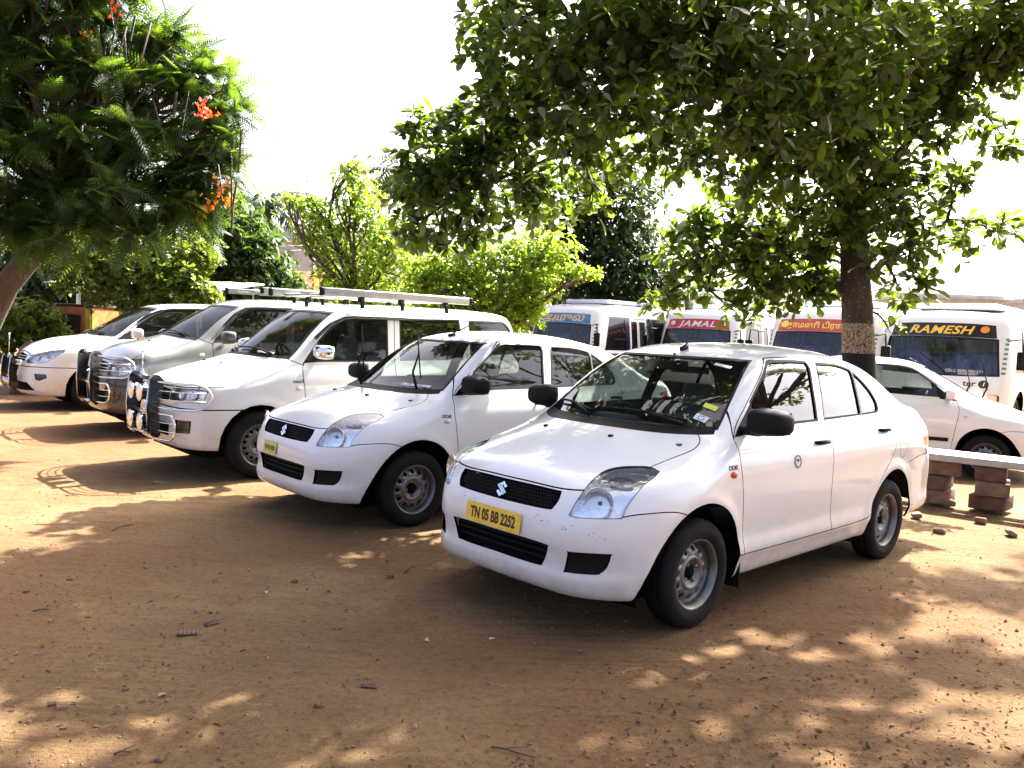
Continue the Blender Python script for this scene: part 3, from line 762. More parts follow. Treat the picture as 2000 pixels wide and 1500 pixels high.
def dzire(name, label, loc, rz, plate, plate_label, v):
    key = 'dzire'; sh, f = shell(key, DZ, .026)
    car = thing(name, label, 'car', (loc[0], loc[1], 0), rz, 'white sedans and estate cars parked in a row')
    W = ('white_paint', 'interior')
    skin(key, 'body', 'body', car, W); skin(key, 'bonnet', 'bonnet', car, W)
    bump = skin(key, 'front_bumper', 'front_bumper', car, W)
    wind = skin(key, 'windscreen', 'windscreen', car, ('windscreen_glass',), 0, 0., -.004)
    skin(key, 'windscreen_seal', 'windscreen_seal', wind, ('seal', 'seal'), 0, .01, .0008); skin(key, 'cowl', 'cowl', car, ('black_plastic', 'black_plastic'), 0, .01, -.006)
    skin(key, 'rear_window', 'rear_window', car, ('dark_glass',), 0, 0., -.004)
    gr = skin(key, 'grille', 'grille', car, ('dark_cavity', 'dark_cavity'), 0, .01, -.030)
    lg = skin(key, 'lower_grille', 'lower_grille', car, ('dark_cavity', 'dark_cavity'), 0, .01, -.045)
    for sg in (1, -1):
        for p in ('wing', 'sill'): skin(key, p, p, car, W, sg)
        skin(key, 'bumper_side', 'bumper_side', car, W, sg); skin(key, 'trim', 'trim', car, W, sg)
        d1 = skin(key, 'front_door', 'front_door', car, W, sg); d2 = skin(key, 'rear_door', 'rear_door', car, W, sg)
        gf, gr_ = (v.get('side', 'side_glass'), v.get('rside', 'side_glass')) if sg > 0 else ('windscreen_glass', 'windscreen_glass')
        skin(key, 'front_window', 'window', d1, (gf,), sg, 0, -.010); skin(key, 'rear_door_window', 'window', d2, (gr_,), sg, 0, -.010)
        skin(key, 'quarter_window', 'quarter_window', d2, (gr_,), sg, 0, -.010)
        skin(key, 'front_window_seal', 'window_seal', d1, ('seal', 'seal'), sg, .012, -.001); skin(key, 'rear_door_window_seal', 'window_seal', d2, ('seal', 'seal'), sg, .012, -.001); skin(key, 'quarter_window_seal', 'window_seal', d2, ('seal', 'seal'), sg, .012, -.001)
        skin(key, 'window_sail', 'window_sail', d1, ('black_plastic', 'interior'), sg, .012, .002)
        door_handle(d1, f, -1.31, .934, sg); door_handle(d2, f, -2.29, .962, sg)
        skin(key, 'fog_blank', 'fog_light_blank', car, ('black_plastic', 'black_plastic'), sg, .01, -.014)
        skin(key, 'fuel_flap', 'fuel_flap', car, W, 1) if sg > 0 else skin(key, 'fuel_flap', 'quarter_patch', car, W, -1)
        tl = skin(key, 'tail_light', 'tail_light', car, ('red_lens', 'dark_cavity'), sg, .02, .002)
        headlight(car, key, f, sg)
        sr = MB(); p = surf(f, -.265, .815); nn = surf_n(f, p)
        sr.lathe([(.030, 0), (.028, .008), (.015, .013), (.0005, .014)], 20, frame(p, (1, 0, 0), nn) @ Matrix.Diagonal((1, .62, 1, 1)))
        o = sr.build('side_indicator', v.get('rep', 'amber'), car)
        if sg < 0: mirror_mesh(o)
        mf = MB(); mf.box((-.405, .74, .25), (.012, .16, .20), bev=.004)
        o = mf.build('mud_flap', 'black_plastic', car)
        if sg < 0: mirror_mesh(o)
    # grille mesh, emblem, slats
    m = MB()
    rows, cols = 6, 36
    for r_ in range(rows):
        z = .652 + r_*.0178
        for c_ in range(-18, 19):
            y = (c_ + (.5 if r_ % 2 else 0))*.0222
            if abs(y) > .375 - (.03 if r_ in (0,) else 0): continue
            p = surf_dir(f, (1.2, y, z), (-1, 0, 0)); n_ = surf_n(f, p); M = frame(p - n_*.012, (0, 1, 0), n_)
            pts = [M @ Vector((.0108*math.cos(R(60*i + 30)), .0108*math.sin(R(60*i + 30)), 0)) for i in range(6)]
            m.tube(pts, .0032, 4, closed=True)
    m.build('grille_mesh', 'black_plastic', gr)
    p = surf_dir(f, (1.2, 0, .690), (-1, 0, 0)); n_ = surf_n(f, p)
    emblem_s('emblem', frame(p + n_*.002, (0, 1, 0), n_), gr, .084)
    for z in (.385, .42, .45):
        s = MB(); pts = []
        for i in range(25):
            y = -.36 + .72*i/24; p = surf_dir(f, (1.2, y, z), (-1, 0, 0)); n_ = surf_n(f, p); pts.append(Vector(p - n_*.026))
        s.tube(pts, .007, 6); s.build('slat', 'black_plastic', lg)
    # number plate
    p = surf_dir(f, (1.2, 0, .538), (-1, 0, 0)); n_ = Vector(surf_n(f, p)); n_.y = 0; yo = plate.get('y', -.02); pw, ph = plate.get('size', (.44, .105))
    M = frame(Vector(p) + n_*.010 + Vector((0, yo, plate.get('dz', 0))), (0, 1, 0), n_ + Vector((0, plate.get('yaw', 0), .02)))
    b = MB(); b.prism(rrect(pw, ph, .008), .003, M @ Matrix.Translation((0, 0, -.001))); pl = b.build('number_plate', plate['mat'], car)
    for i in (-1, 1): bz = MB(); bz.lathe([(.006, 0), (.005, .002), (.0005, .003)], 8, M @ Matrix.Translation((i*pw*.36, ph*.38, .002))); bz.build('screw', 'dull_chrome', pl)
    text('plate_lettering', plate['text'], plate.get('ts', .083), M @ Matrix.Translation((0, -.004, .0025)), plate.get('ink', 'plate_ink'), pl, .0006, plate.get('bold', .0034), sx=plate.get('sx', .69))
    # roof antenna, washer jets, wipers
    a = MB(); p = surf_dir(f, (-.90, 0, 2), (0, 0, -1)); a.box((p[0], 0, p[2] + .010), (.07, .035, .028), M=Matrix.Rotation(R(12), 4, 'Y'), bev=.008); a.tube([(p[0] + .01, 0, p[2] + .02), (p[0] - .07, 0, p[2] + .068)] if v.get('ant', 0) == 0 else [(p[0], 0, p[2] + .02), (p[0] - .30, 0, p[2] + .14)], [.006, .004], 6)
    a.build('roof_antenna', 'black_plastic', car)
    for y in (.26, -.26):
        p = surf_dir(f, (.125, y, 2), (0, 0, -1)); j = MB(); j.box((p[0], y, p[2] + .004), (.03, .022, .014), bev=.004); j.build('washer_jet', 'black_plastic', car)
    wipers(car, f, v.get('wip', 'rest'))
    # mirrors
    wing_mirror(car, v.get('mirror', 'black_plastic'), (-.50, .905, 1.105))
    # wheels
    for x in (0, -2.39):
        for sg in (1, -1): add_wheel(car, x, sg*.735, .298, .170, .190, 12, '14', steer=0)
    if v.get('moulding'):
        for sg in (1, -1):
            m = MB(); pts = []
            for i in range(30):
                x = -.45 - 1.55*i/29
                for z in (.52, .47): q_ = surf(f, x, z); pts.append(Vector(q_) + Vector((0, .012, 0)))
            m.add(pts, [(2*i, 2*i+1, 2*i+3, 2*i+2) for i in range(29)]); o = m.build('side_moulding', 'black_plastic', car)
            if sg < 0: mirror_mesh(o)
    cabin(car, v)
    under(car, .42, -3.1, .62, [(0.02, .30, .38), (-2.40, .30, .37)], .16, .34)
    return car, f

def wipers(car, f, mode, x0=.0, zb=1.07, span=((.50, -.05), (-.08, -.58))):
    for (ya, yb) in span:
        s = MB()
        if mode == 'rest':
            pts = []
            for i in range(9):
                y = ya + (yb - ya)*i/8; p = surf_dir(f, (1.0, y, zb + .028*abs(math.sin(i/8*2.2))), (-1, 0, 0), 3.); pts.append(Vector(p) + Vector(surf_n(f, p))*.018)
            s.tube(pts, .008, 6)
            s.tube([pts[0] + Vector((.04, 0, -.02)), pts[4] + Vector((0, 0, .006))], [.014, .008], 6)
        else:
            p = surf_dir(f, (1.0, ya, zb - .025), (-1, 0, 0), 3.); b = Vector(p) + Vector((.03, 0, 0))
            s.tube([b, b + Vector((.05, .01, .14)), b + Vector((.03, .06, .30))], [.013, .010, .006], 6)
            q = b + Vector((.02, .05, .26)); s.tube([q + Vector((.05, .10, -.16)), q + Vector((-.05, -.12, .24))], .006, 6)
        s.build('wiper', 'black_plastic', car)

def headlight(car, key, f, sg):
    """clear lens over a moulded reflector bowl with indicator compartment"""
    L = skin(key, 'headlight', 'headlight', car, ('lens',), sg, 0, .001)
    skin(key, 'lamp_seal', 'lamp_seal', L, ('seal', 'seal'), sg, .008, -.001)
    b = skin(key, 'headlight', 'lamp_bowl', L, ('reflector', 'dark_cavity'), sg, .004, -.030); skin(key, 'headlight', 'lamp_wall', L, ('reflector', 'reflector'), sg, .030, -.002, True)
    parts = []
    s = MB(); c = surf_dir(f, (1.4, .60, .715), (-1, 0, 0)); n_ = surf_n(f, c); n0 = Vector((.93, .36, .05)).normalized(); M = frame(Vector(c) - Vector(n_)*.024, (-.36, .93, 0), n0)
    s.lathe([(.084, .018), (.080, .020), (.074, .004), (.055, -.016), (.028, -.030), (.012, -.034)], 32, M)
    for a in range(0, 360, 30): s.tube([M @ Vector((.03*math.cos(R(a)), .03*math.sin(R(a)), -.026)), M @ Vector((.076*math.cos(R(a)), .076*math.sin(R(a)), .006))], .0022, 4)
    parts.append(s.build('main_reflector', 'reflector', L))
    s = MB(); s.lathe([(.010, -.034), (.011, .0), (.008, .006), (.0005, .007)], 12, M); parts.append(s.build('bulb', 'gloss_black', L))
    s = MB(); c2 = surf_dir(f, (.44, .58, 1.5), (0, 0, -1)); M2 = frame((.44, .615, c2[2] - .030), (-.5, .8, 0), (.55, .35, .75))
    s.lathe([(.045, .012), (.040, .0), (.022, -.016), (.006, -.018)], 20, M2 @ Matrix.Diagonal((1.5, .8, 1, 1))); s.lathe([(.013, -.012), (.012, .012), (.0005, .018)], 10, M2)
    parts.append(s.build('indicator', 'lamp_grey', L))
    if sg < 0:
        for o in parts: mirror_mesh(o)
    return L

def cabin(car, v):
    s = MB()
    s.box((-.52, 0, .86), (.55, 1.30, .20), M=Matrix.Rotation(R(7), 4, 'Y'), bev=.06)
    s.box((-.30, 0, .955), (.50, 1.22, .06), M=Matrix.Rotation(R(4), 4, 'Y'), bev=.02)
    s.box((-.66, -.36, .985), (.14, .34, .07), bev=.03); s.box((-.80, 0, .55), (.30, .28, .5), bev=.04)
    s.build('dashboard', 'interior', car)
    steering_wheel(car, -.80, -.36, .93)
    for y in (.36, -.36): seat(car, -1.22, y, v.get('seat', 'seat_cloth'))
    b = MB(); b.box((-2.10, 0, .42), (.5, 1.24, .16), bev=.05); b.box((-2.42, 0, .78), (.16, 1.24, .62), M=Matrix.Rotation(R(-18), 4, 'Y'), bev=.05)
    for y in (-.36, .36): b.box((-2.54, y, 1.12), (.10, .24, .14), bev=.04)
    b.build('rear_seat', v.get('seat', 'seat_cloth'), car)
    p = MB(); p.box((-2.75, 0, 1.10), (.36, 1.16, .03)); p.build('parcel_shelf', 'interior', car)
    m = MB(); m.box((-.78, 0, 1.375), (.03, .24, .065), bev=.012); m.tube([(-.78, 0, 1.39), (-.80, 0, 1.455)], .008, 6); m.build('rear_view_mirror', 'black_plastic', car)

def under(car, xf, xr, w, arches, z0, z1):
    s = MB(); s.box(((xf + xr)/2, 0, (z0 + z1)/2), (xf - xr, w*2, z1 - z0))
    s.box((.20, 0, .50), (.66, .80, .58)); s.box((-.12, 0, .62), (.05, 1.2, .62)); s.box((.47, 0, .28), (.20, 1.1, .12))          # engine, bulkhead, undertray
    for (ax, az, ar) in arches:
        for sg in (1, -1):
            n = 20; vs = []; fs = []
            for i in range(n+1):
                a = math.pi*(-.12 + 1.24*i/n)
                for y in (.42, .71): vs.append((ax + ar*1.04*math.cos(a), sg*y, az + ar*1.04*math.sin(a)))
            for i in range(n): fs.append((2*i, 2*i+1, 2*i+3, 2*i+2))
            s.add(vs, fs, True)
            c = len(s.v); s.v.append((ax, sg*.42, az))
            for i in range(n): s.f.append([c, c - 2*(n+1) + 2*i, c - 2*(n+1) + 2*i + 2]); s.mi.append(0); s.sm.append(False)
    s.box((arches[0][0], 0, .26), (.10, 1.3, .08)); s.box((arches[1][0], 0, .26), (.10, 1.3, .08))
    return s.build('underbody', 'dark_cavity', car)
# ------------------------------------------------------------------ people carriers further along the row
def mpv_shape(V, P):
    """features shared by the people carriers, from a few measured points (side view x, z)"""
    fw, rw, dw = P['fw'], P['rw'], P['dw']
    S_ = dict(ny=(.2, 2), y=.3, n=2)
    (ax, az, ar), (bx, bz, br) = P['arches']
    def archpoly(cx, cz, r):
        return [(cx + r*1.0, .0, 1)] + [(cx + r*math.cos(a), cz + r*math.sin(a)) for a in np.linspace(-.05, math.pi + .05, 13)] + [(cx - r, .0, 1)]
    ws = P['ws']; lamp = P['lamp']; dt = P['door_top']; zs = P['sill']; bs = P['bumper_z']
    fd, bp, rd = P['front_edge'], P['b_edge'], P['rear_edge']
    V['features'] = [
     ('gap', 'side', archpoly(ax, az, ar), dict(y=.42, n=1)), ('gap', 'side', archpoly(bx, bz, br), dict(y=.42, n=1)),
     ('headlight', P.get('lamp_view', 'front'), lamp, dict(x=(.0, 1.3), nx=(.08, 2), n=2)),
     ('lamp_seal', P.get('lamp_view', 'front'), grow(lamp, .005), dict(x=(.0, 1.3), nx=(.06, 2), n=2)),
     ('windscreen', 'front', ws, dict(x=(-1.5, .3), nx=(.05, 2), nz=(.1, 2))), ('windscreen_seal', 'front', grow(ws, .022), dict(x=(-1.5, .3), nx=(.05, 2), nz=(.1, 2))),
     ('window_sail', 'side', P['sail'], S_), ('front_window', 'side', fw, S_), ('rear_door_window', 'side', rw, S_), ('quarter_window', 'side', dw, S_),
     ('front_window_seal', 'side', grow(fw, .02), S_), ('rear_door_window_seal', 'side', grow(rw, .02), S_), ('quarter_window_seal', 'side', grow(dw, .02), S_),
     ('grille', 'front', P['grille'], dict(x=(.3, 1.3), nx=(.1, 2), n=2)), ('lower_grille', 'front', P['lower_grille'], dict(x=(.3, 1.3), nx=(.1, 2), n=2)),
     ('fog_blank', 'front', P['fog'], dict(x=(.3, 1.3), nx=(.1, 2), n=2)),
     ('gap', 'side', [(1.4, bs), (.8, bs), (.5, bs), (ax + .1, bs - .005), (ax - .1, bs - .02)], dict(w=.012, x=(ax + .05, 1.4), nx=(-.5, 2), nz=(-.9, .7))),
     ('gap', 'top', P['bonnet_edge'], dict(w=.008, x=(-.7, 1.0), nz=(.15, 2))),
     ('gap', 'front', P['bonnet_front'], dict(w=.010, x=(.3, 1.3), nx=(.05, 2))),
     ('gap', 'side', P['cowl_edge'], dict(w=.008, y=.4)), ('gap', 'side', fd, dict(w=.008, y=.5)), ('gap', 'side', dt, dict(w=.008, y=.3, ny=(.1, 2))), ('gap', 'side', bp, dict(w=.008, y=.4)), ('gap', 'side', rd, dict(w=.008, y=.4)),
     ('gap', 'side', [(ax - ar - .05, zs), (-1.2, zs), (bx + br + .02, zs), (bx + br - .1, zs)], dict(w=.008, y=.5)),
    ]
    V['seeds'] = P['seeds']
    return V

TAV = dict(box=(-3.85, 1.05, 1.0, .12, 1.92),
 T=[(1.0, .55), (.82, .80), (.73, .905), (.62, .960), (.45, 1.025), (.25, 1.085), (.08, 1.135), (-.02, 1.160), (-.12, 1.215), (-.45, 1.455), (-.70, 1.620), (-.82, 1.680), (-1.0, 1.725), (-1.3, 1.757), (-1.9, 1.775), (-2.8, 1.780), (-3.15, 1.768), (-3.34, 1.735), (-3.45, 1.66), (-3.6, 1.40)],
 cT=[(.9, .10), (.4, .22), (.1, .5), (-.1, .55), (-.8, .40), (-1.3, .15), (-2., 0), (-3.4, -.05)],
 crown=[(.8, .10), (.3, .10), (-.1, .06), (-.6, .04), (-1.1, .09), (-2., .10), (-3.4, .10)],
 S=[(.1, .72), (.25, .785), (.40, .815), (.55, .832), (.72, .840), (.88, .832), (1.0, .812), (1.08, .788), (1.14, .765), (1.3, .722), (1.6, .640), (1.75, .590), (1.95, .50)],
 taper=[(1., .08), (.5, .03), (.1, .008), (-.4, 0), (-2.8, 0), (-3.3, .02), (-3.7, .06)],
 F=[(.1, .60), (.25, .69), (.34, .735), (.5, .745), (.63, .740), (.68, .722), (.74, .715), (.86, .700), (.92, .66), (1.0, .55)], Fp=(.07, .45, 1.25),
 R=[(.2, -3.45), (.4, -3.58), (.6, -3.60), (.75, -3.55), (1.1, -3.52), (1.6, -3.42), (1.85, -3.36)], Rp=(.06, .5, .9),
 B=[(1., .30), (0, .26), (-3.6, .30)], kts=[(.9, .08), (.2, .09), (-.1, .08), (-.3, .045), (-.9, .05), (-1.3, .10), (-2., .11), (-3.6, .10)],
 kf=.05, kr=.09, kb=.05, flare=.016, arches=[(.015, .335, .40), (-2.685, .335, .40)])
mpv_shape(TAV, dict(arches=[(.015, .335, .388), (-2.685, .335, .385)],
 fw=[(-.63, 1.16, 1), (-.66, 1.345, 1), (-.80, 1.465), (-.96, 1.560), (-1.08, 1.585, 1), (-1.50, 1.588, 1), (-1.455, 1.17, 1)],
 sail=[(-.45, 1.125, 1), (-.645, 1.335, 1), (-.61, 1.14, 1)],
 rw=[(-1.645, 1.18, 1), (-1.69, 1.592, 1), (-2.50, 1.615, 1), (-2.50, 1.20, 1)], dw=[(-2.64, 1.24, 1), (-2.67, 1.625, 1), (-3.20, 1.635, 1), (-3.30, 1.545), (-3.33, 1.28, 1)],
 ws=[(-.02, 1.655, 1), (.3, 1.652), (.535, 1.640, 1), (.605, 1.40), (.668, 1.185, 1), (.3, 1.195), (-.02, 1.20, 1)],
 lamp=[(.33, .745, 1), (.35, .84), (.37, .858, 1), (.62, .862), (.735, .862, 1), (.775, .85, 1), (.765, .77), (.74, .742, 1)],
 grille=[(-.02, .85, 1), (.325, .845, 1), (.305, .725, 1), (-.02, .72, 1)], lower_grille=[(-.02, .52, 1), (.40, .52, 1), (.38, .40, 1), (-.02, .40, 1)],
 fog=[(.52, .57, 1), (.70, .57, 1), (.69, .45, 1), (.52, .44, 1)], bumper_z=.678, sill=.36,
 bonnet_edge=[(.60, .70), (.45, .715), (.2, .715), (-.1, .705), (-.30, .66), (-.36, .60)], bonnet_front=[(-.02, .872), (.3, .872), (.55, .878), (.80, .89)],
 cowl_edge=[(-.46, 1.105), (-.38, 1.135), (-.28, 1.18), (-.2, 1.2)],
 front_edge=[(-.55, 1.24), (-.50, 1.17), (-.45, 1.10), (-.44, 1.02), (-.452, .85), (-.46, .7), (-.45, .55), (-.44, .36)],
 door_top=[(-.45, 1.11), (-.60, 1.30), (-.78, 1.475), (-.95, 1.59), (-1.1, 1.625), (-1.6, 1.632), (-2.5, 1.650), (-2.58, 1.62), (-2.585, 1.5), (-2.57, 1.1), (-2.55, .8), (-2.45, .70), (-2.36, .55), (-2.30, .40)],
 b_edge=[(-1.61, 1.64), (-1.57, 1.3), (-1.55, 1.1), (-1.545, .7), (-1.55, .36)], rear_edge=[(-3.40, 1.64), (-3.42, 1.1), (-3.44, .72)],
 seeds=[('bonnet', (.3, .1, 1.06)), ('front_bumper', (.74, .1, .6)), ('wing', (-.2, .83, .85)), ('front_door', (-.9, .84, .7)), ('rear_door', (-2., .84, .7)), ('body', (-1.8, 0, 1.78)), ('sill', (-1.3, .8, .3))]))

XYL = dict(box=(-3.95, 1.05, 1.05, .12, 1.98),
 T=[(.95, .60), (.80, .83), (.70, .945), (.60, 1.025), (.45, 1.115), (.20, 1.185), (0, 1.235), (-.10, 1.265), (-.20, 1.32), (-.50, 1.51), (-.78, 1.665), (-.92, 1.735), (-1.1, 1.790), (-1.4, 1.825), (-1.9, 1.842), (-2.8, 1.840), (-3.3, 1.82), (-3.5, 1.77), (-3.62, 1.68), (-3.75, 1.4)],
 cT=[(.9, .10), (.4, .22), (.1, .5), (-.1, .55), (-.8, .40), (-1.3, .15), (-2., 0), (-3.4, -.05)],
 crown=[(.8, .12), (.3, .11), (-.1, .06), (-.6, .04), (-1.1, .09), (-2., .10), (-3.4, .10)],
 S=[(.1, .75), (.25, .80), (.45, .84), (.65, .855), (.85, .855), (1.0, .845), (1.10, .825), (1.18, .795), (1.25, .765), (1.4, .722), (1.65, .645), (1.82, .59), (2.0, .50)],
 taper=[(1., .09), (.5, .035), (.1, .008), (-.4, 0), (-2.8, 0), (-3.3, .02), (-3.7, .06)],
 F=[(.1, .56), (.25, .64), (.34, .675), (.5, .690), (.63, .685), (.75, .665), (.88, .640), (.95, .60), (1.05, .5)], Fp=(.07, .42, 1.25),
 R=[(.2, -3.5), (.4, -3.65), (.7, -3.66), (1.1, -3.62), (1.6, -3.52), (1.9, -3.45)], Rp=(.06, .5, .9),
 B=[(1., .28), (0, .26), (-3.6, .30)], kts=[(.9, .10), (.2, .10), (-.1, .09), (-.3, .05), (-.9, .055), (-1.3, .11), (-2., .12), (-3.6, .10)],
 kf=.07, kr=.09, kb=.05, flare=.016, arches=[(.015, .345, .41), (-2.76, .345, .41)])
mpv_shape(XYL, dict(arches=[(.015, .345, .395), (-2.76, .345, .395)],
 fw=[(-.72, 1.235, 1), (-.74, 1.40, 1), (-.90, 1.545), (-1.05, 1.63), (-1.16, 1.658, 1), (-1.62, 1.665, 1), (-1.57, 1.245, 1)],
 sail=[(-.53, 1.20, 1), (-.73, 1.395, 1), (-.70, 1.22, 1)],
 rw=[(-1.73, 1.25, 1), (-1.77, 1.668, 1), (-2.58, 1.672, 1), (-2.58, 1.26, 1)], dw=[(-2.72, 1.28, 1), (-2.74, 1.668, 1), (-3.30, 1.655, 1), (-3.40, 1.56), (-3.42, 1.31, 1)],
 ws=[(-.02, 1.700, 1), (.3, 1.697), (.535, 1.682, 1), (.61, 1.45), (.672, 1.255, 1), (.3, 1.29), (-.02, 1.30, 1)],
 lamp=[(.40, .765, 1), (.40, .86), (.44, .895), (.56, .925), (.68, .945), (.76, .935, 1), (.765, .86), (.74, .80), (.62, .76)],
 grille=[(-.02, .93, 1), (.36, .905, 1), (.34, .79, 1), (-.02, .78, 1)], lower_grille=[(-.02, .55, 1), (.42, .55, 1), (.38, .40, 1), (-.02, .40, 1)],
 fog=[(.52, .57, 1), (.70, .57, 1), (.69, .47, 1), (.52, .46, 1)], bumper_z=.735, sill=.38,
 bonnet_edge=[(.55, .68), (.45, .70), (.2, .72), (-.1, .72), (-.36, .68), (-.44, .60)], bonnet_front=[(-.02, .955), (.3, .945), (.55, .955), (.80, .975)],
 cowl_edge=[(-.55, 1.185), (-.46, 1.22), (-.36, 1.27), (-.28, 1.3)],
 front_edge=[(-.62, 1.33), (-.58, 1.25), (-.54, 1.19), (-.535, 1.08), (-.545, .85), (-.54, .6), (-.50, .38)],
 door_top=[(-.53, 1.19), (-.70, 1.375), (-.88, 1.55), (-1.04, 1.66), (-1.2, 1.70), (-1.7, 1.71), (-2.58, 1.712), (-2.66, 1.68), (-2.665, 1.5), (-2.65, 1.1), (-2.62, .85), (-2.52, .74), (-2.43, .58), (-2.36, .42)],
 b_edge=[(-1.70, 1.72), (-1.65, 1.3), (-1.63, 1.1), (-1.625, .7), (-1.63, .38)], rear_edge=[(-3.50, 1.64), (-3.52, 1.1), (-3.54, .72)],
 seeds=[('bonnet', (.3, .1, 1.15)), ('front_bumper', (.69, .1, .62)), ('wing', (-.2, .85, .9)), ('front_door', (-.9, .85, .8)), ('rear_door', (-2., .85, .8)), ('body', (-1.9, 0, 1.84)), ('sill', (-1.3, .8, .3))]))

INN = dict(box=(-3.85, 1.15, 1.05, .10, 1.9),
 T=[(1.1, .55), (.95, .76), (.86, .865), (.78, .93), (.64, 1.01), (.37, 1.10), (.15, 1.135), (.0, 1.155), (-.10, 1.195), (-.45, 1.40), (-.75, 1.56), (-.90, 1.63), (-1.1, 1.69), (-1.5, 1.74), (-2.0, 1.76), (-2.8, 1.755), (-3.2, 1.72), (-3.4, 1.66), (-3.55, 1.52), (-3.68, 1.3)],
 cT=[(.9, .14), (.4, .25), (.1, .5), (-.1, .52), (-.8, .40), (-1.3, .15), (-2., 0), (-3.4, -.05)],
 crown=[(.8, .14), (.3, .11), (-.1, .06), (-.6, .04), (-1.1, .09), (-2., .10), (-3.4, .10)],
 S=[(.1, .76), (.25, .81), (.45, .845), (.65, .86), (.82, .86), (.95, .845), (1.05, .815), (1.12, .785), (1.2, .755), (1.4, .70), (1.6, .640), (1.75, .585), (1.9, .52)],
 taper=[(1., .09), (.5, .04), (.1, .01), (-.4, 0), (-2.8, 0), (-3.3, .02), (-3.7, .06)],
 F=[(.1, .80), (.2, .85), (.30, .90), (.45, .91), (.6, .89), (.75, .865), (.85, .84), (.95, .75)], Fp=(.12, .35, 1.35),
 R=[(.2, -3.5), (.4, -3.62), (.7, -3.62), (1.1, -3.58), (1.6, -3.45), (1.9, -3.35)], Rp=(.08, .45, 1.),
 B=[(1., .22), (0, .20), (-3.6, .26)], kts=[(.9, .10), (.2, .10), (-.1, .09), (-.3, .05), (-.9, .055), (-1.3, .11), (-2., .12), (-3.6, .10)],
 kf=.08, kr=.10, kb=.05, flare=.016, arches=[(.015, .325, .40), (-2.75, .325, .40)])
mpv_shape(INN, dict(arches=[(.015, .325, .385), (-2.75, .325, .385)],
 fw=[(-.66, 1.165, 1), (-.68, 1.345, 1), (-.85, 1.465), (-1.03, 1.552), (-1.2, 1.595, 1), (-1.62, 1.62, 1), (-1.60, 1.18, 1)],
 sail=[(-.33, 1.115, 1), (-.665, 1.335, 1), (-.64, 1.13, 1)],
 rw=[(-1.74, 1.185, 1), (-1.76, 1.622, 1), (-2.5, 1.62, 1), (-2.55, 1.20, 1)], dw=[(-2.68, 1.22, 1), (-2.66, 1.61, 1), (-3.15, 1.585, 1), (-3.28, 1.48), (-3.33, 1.26, 1)],
 ws=[(-.02, 1.645, 1), (.3, 1.64), (.525, 1.615, 1), (.61, 1.38), (.672, 1.18, 1), (.3, 1.188), (-.02, 1.19, 1)],
 lamp=[(.36, .735, 1), (.45, .80), (.56, .865), (.68, .915), (.77, .935, 1), (.785, .90), (.755, .82), (.70, .745, 1), (.5, .715)],
 grille=[(-.02, .86, 1), (.33, .83, 1), (.29, .74, 1), (-.02, .735, 1)], lower_grille=[(-.02, .42, 1), (.48, .42, 1), (.60, .30, 1), (-.02, .28, 1)],
 fog=[(.58, .56, 1), (.72, .555, 1), (.735, .50, 1), (.66, .45, 1), (.61, .47, 1)], bumper_z=.66, sill=.34,
 bonnet_edge=[(.60, .66), (.45, .69), (.2, .71), (-.1, .71), (-.26, .67), (-.33, .60)], bonnet_front=[(-.02, .885), (.3, .865), (.42, .83), (.5, .84)],
 cowl_edge=[(-.37, 1.115), (-.29, 1.15), (-.18, 1.19), (-.1, 1.21)],
 front_edge=[(-.50, 1.27), (-.42, 1.19), (-.36, 1.12), (-.42, 1.0), (-.44, .8), (-.43, .6), (-.42, .34)],
 door_top=[(-.36, 1.12), (-.66, 1.37), (-.86, 1.50), (-1.04, 1.59), (-1.25, 1.635), (-1.7, 1.662), (-2.5, 1.66), (-2.6, 1.62), (-2.63, 1.5), (-2.61, 1.1), (-2.58, .85), (-2.5, .72), (-2.42, .56), (-2.36, .38)],
 b_edge=[(-1.69, 1.68), (-1.67, 1.3), (-1.66, 1.1), (-1.655, .7), (-1.66, .34)], rear_edge=[(-3.45, 1.64), (-3.5, 1.1), (-3.52, .72)],
 seeds=[('bonnet', (.3, .1, 1.11)), ('front_bumper', (.90, .1, .55)), ('wing', (-.2, .85, .85)), ('front_door', (-.9, .86, .7)), ('rear_door', (-2., .86, .7)), ('body', (-1.9, 0, 1.76)), ('sill', (-1.3, .8, .28))]))

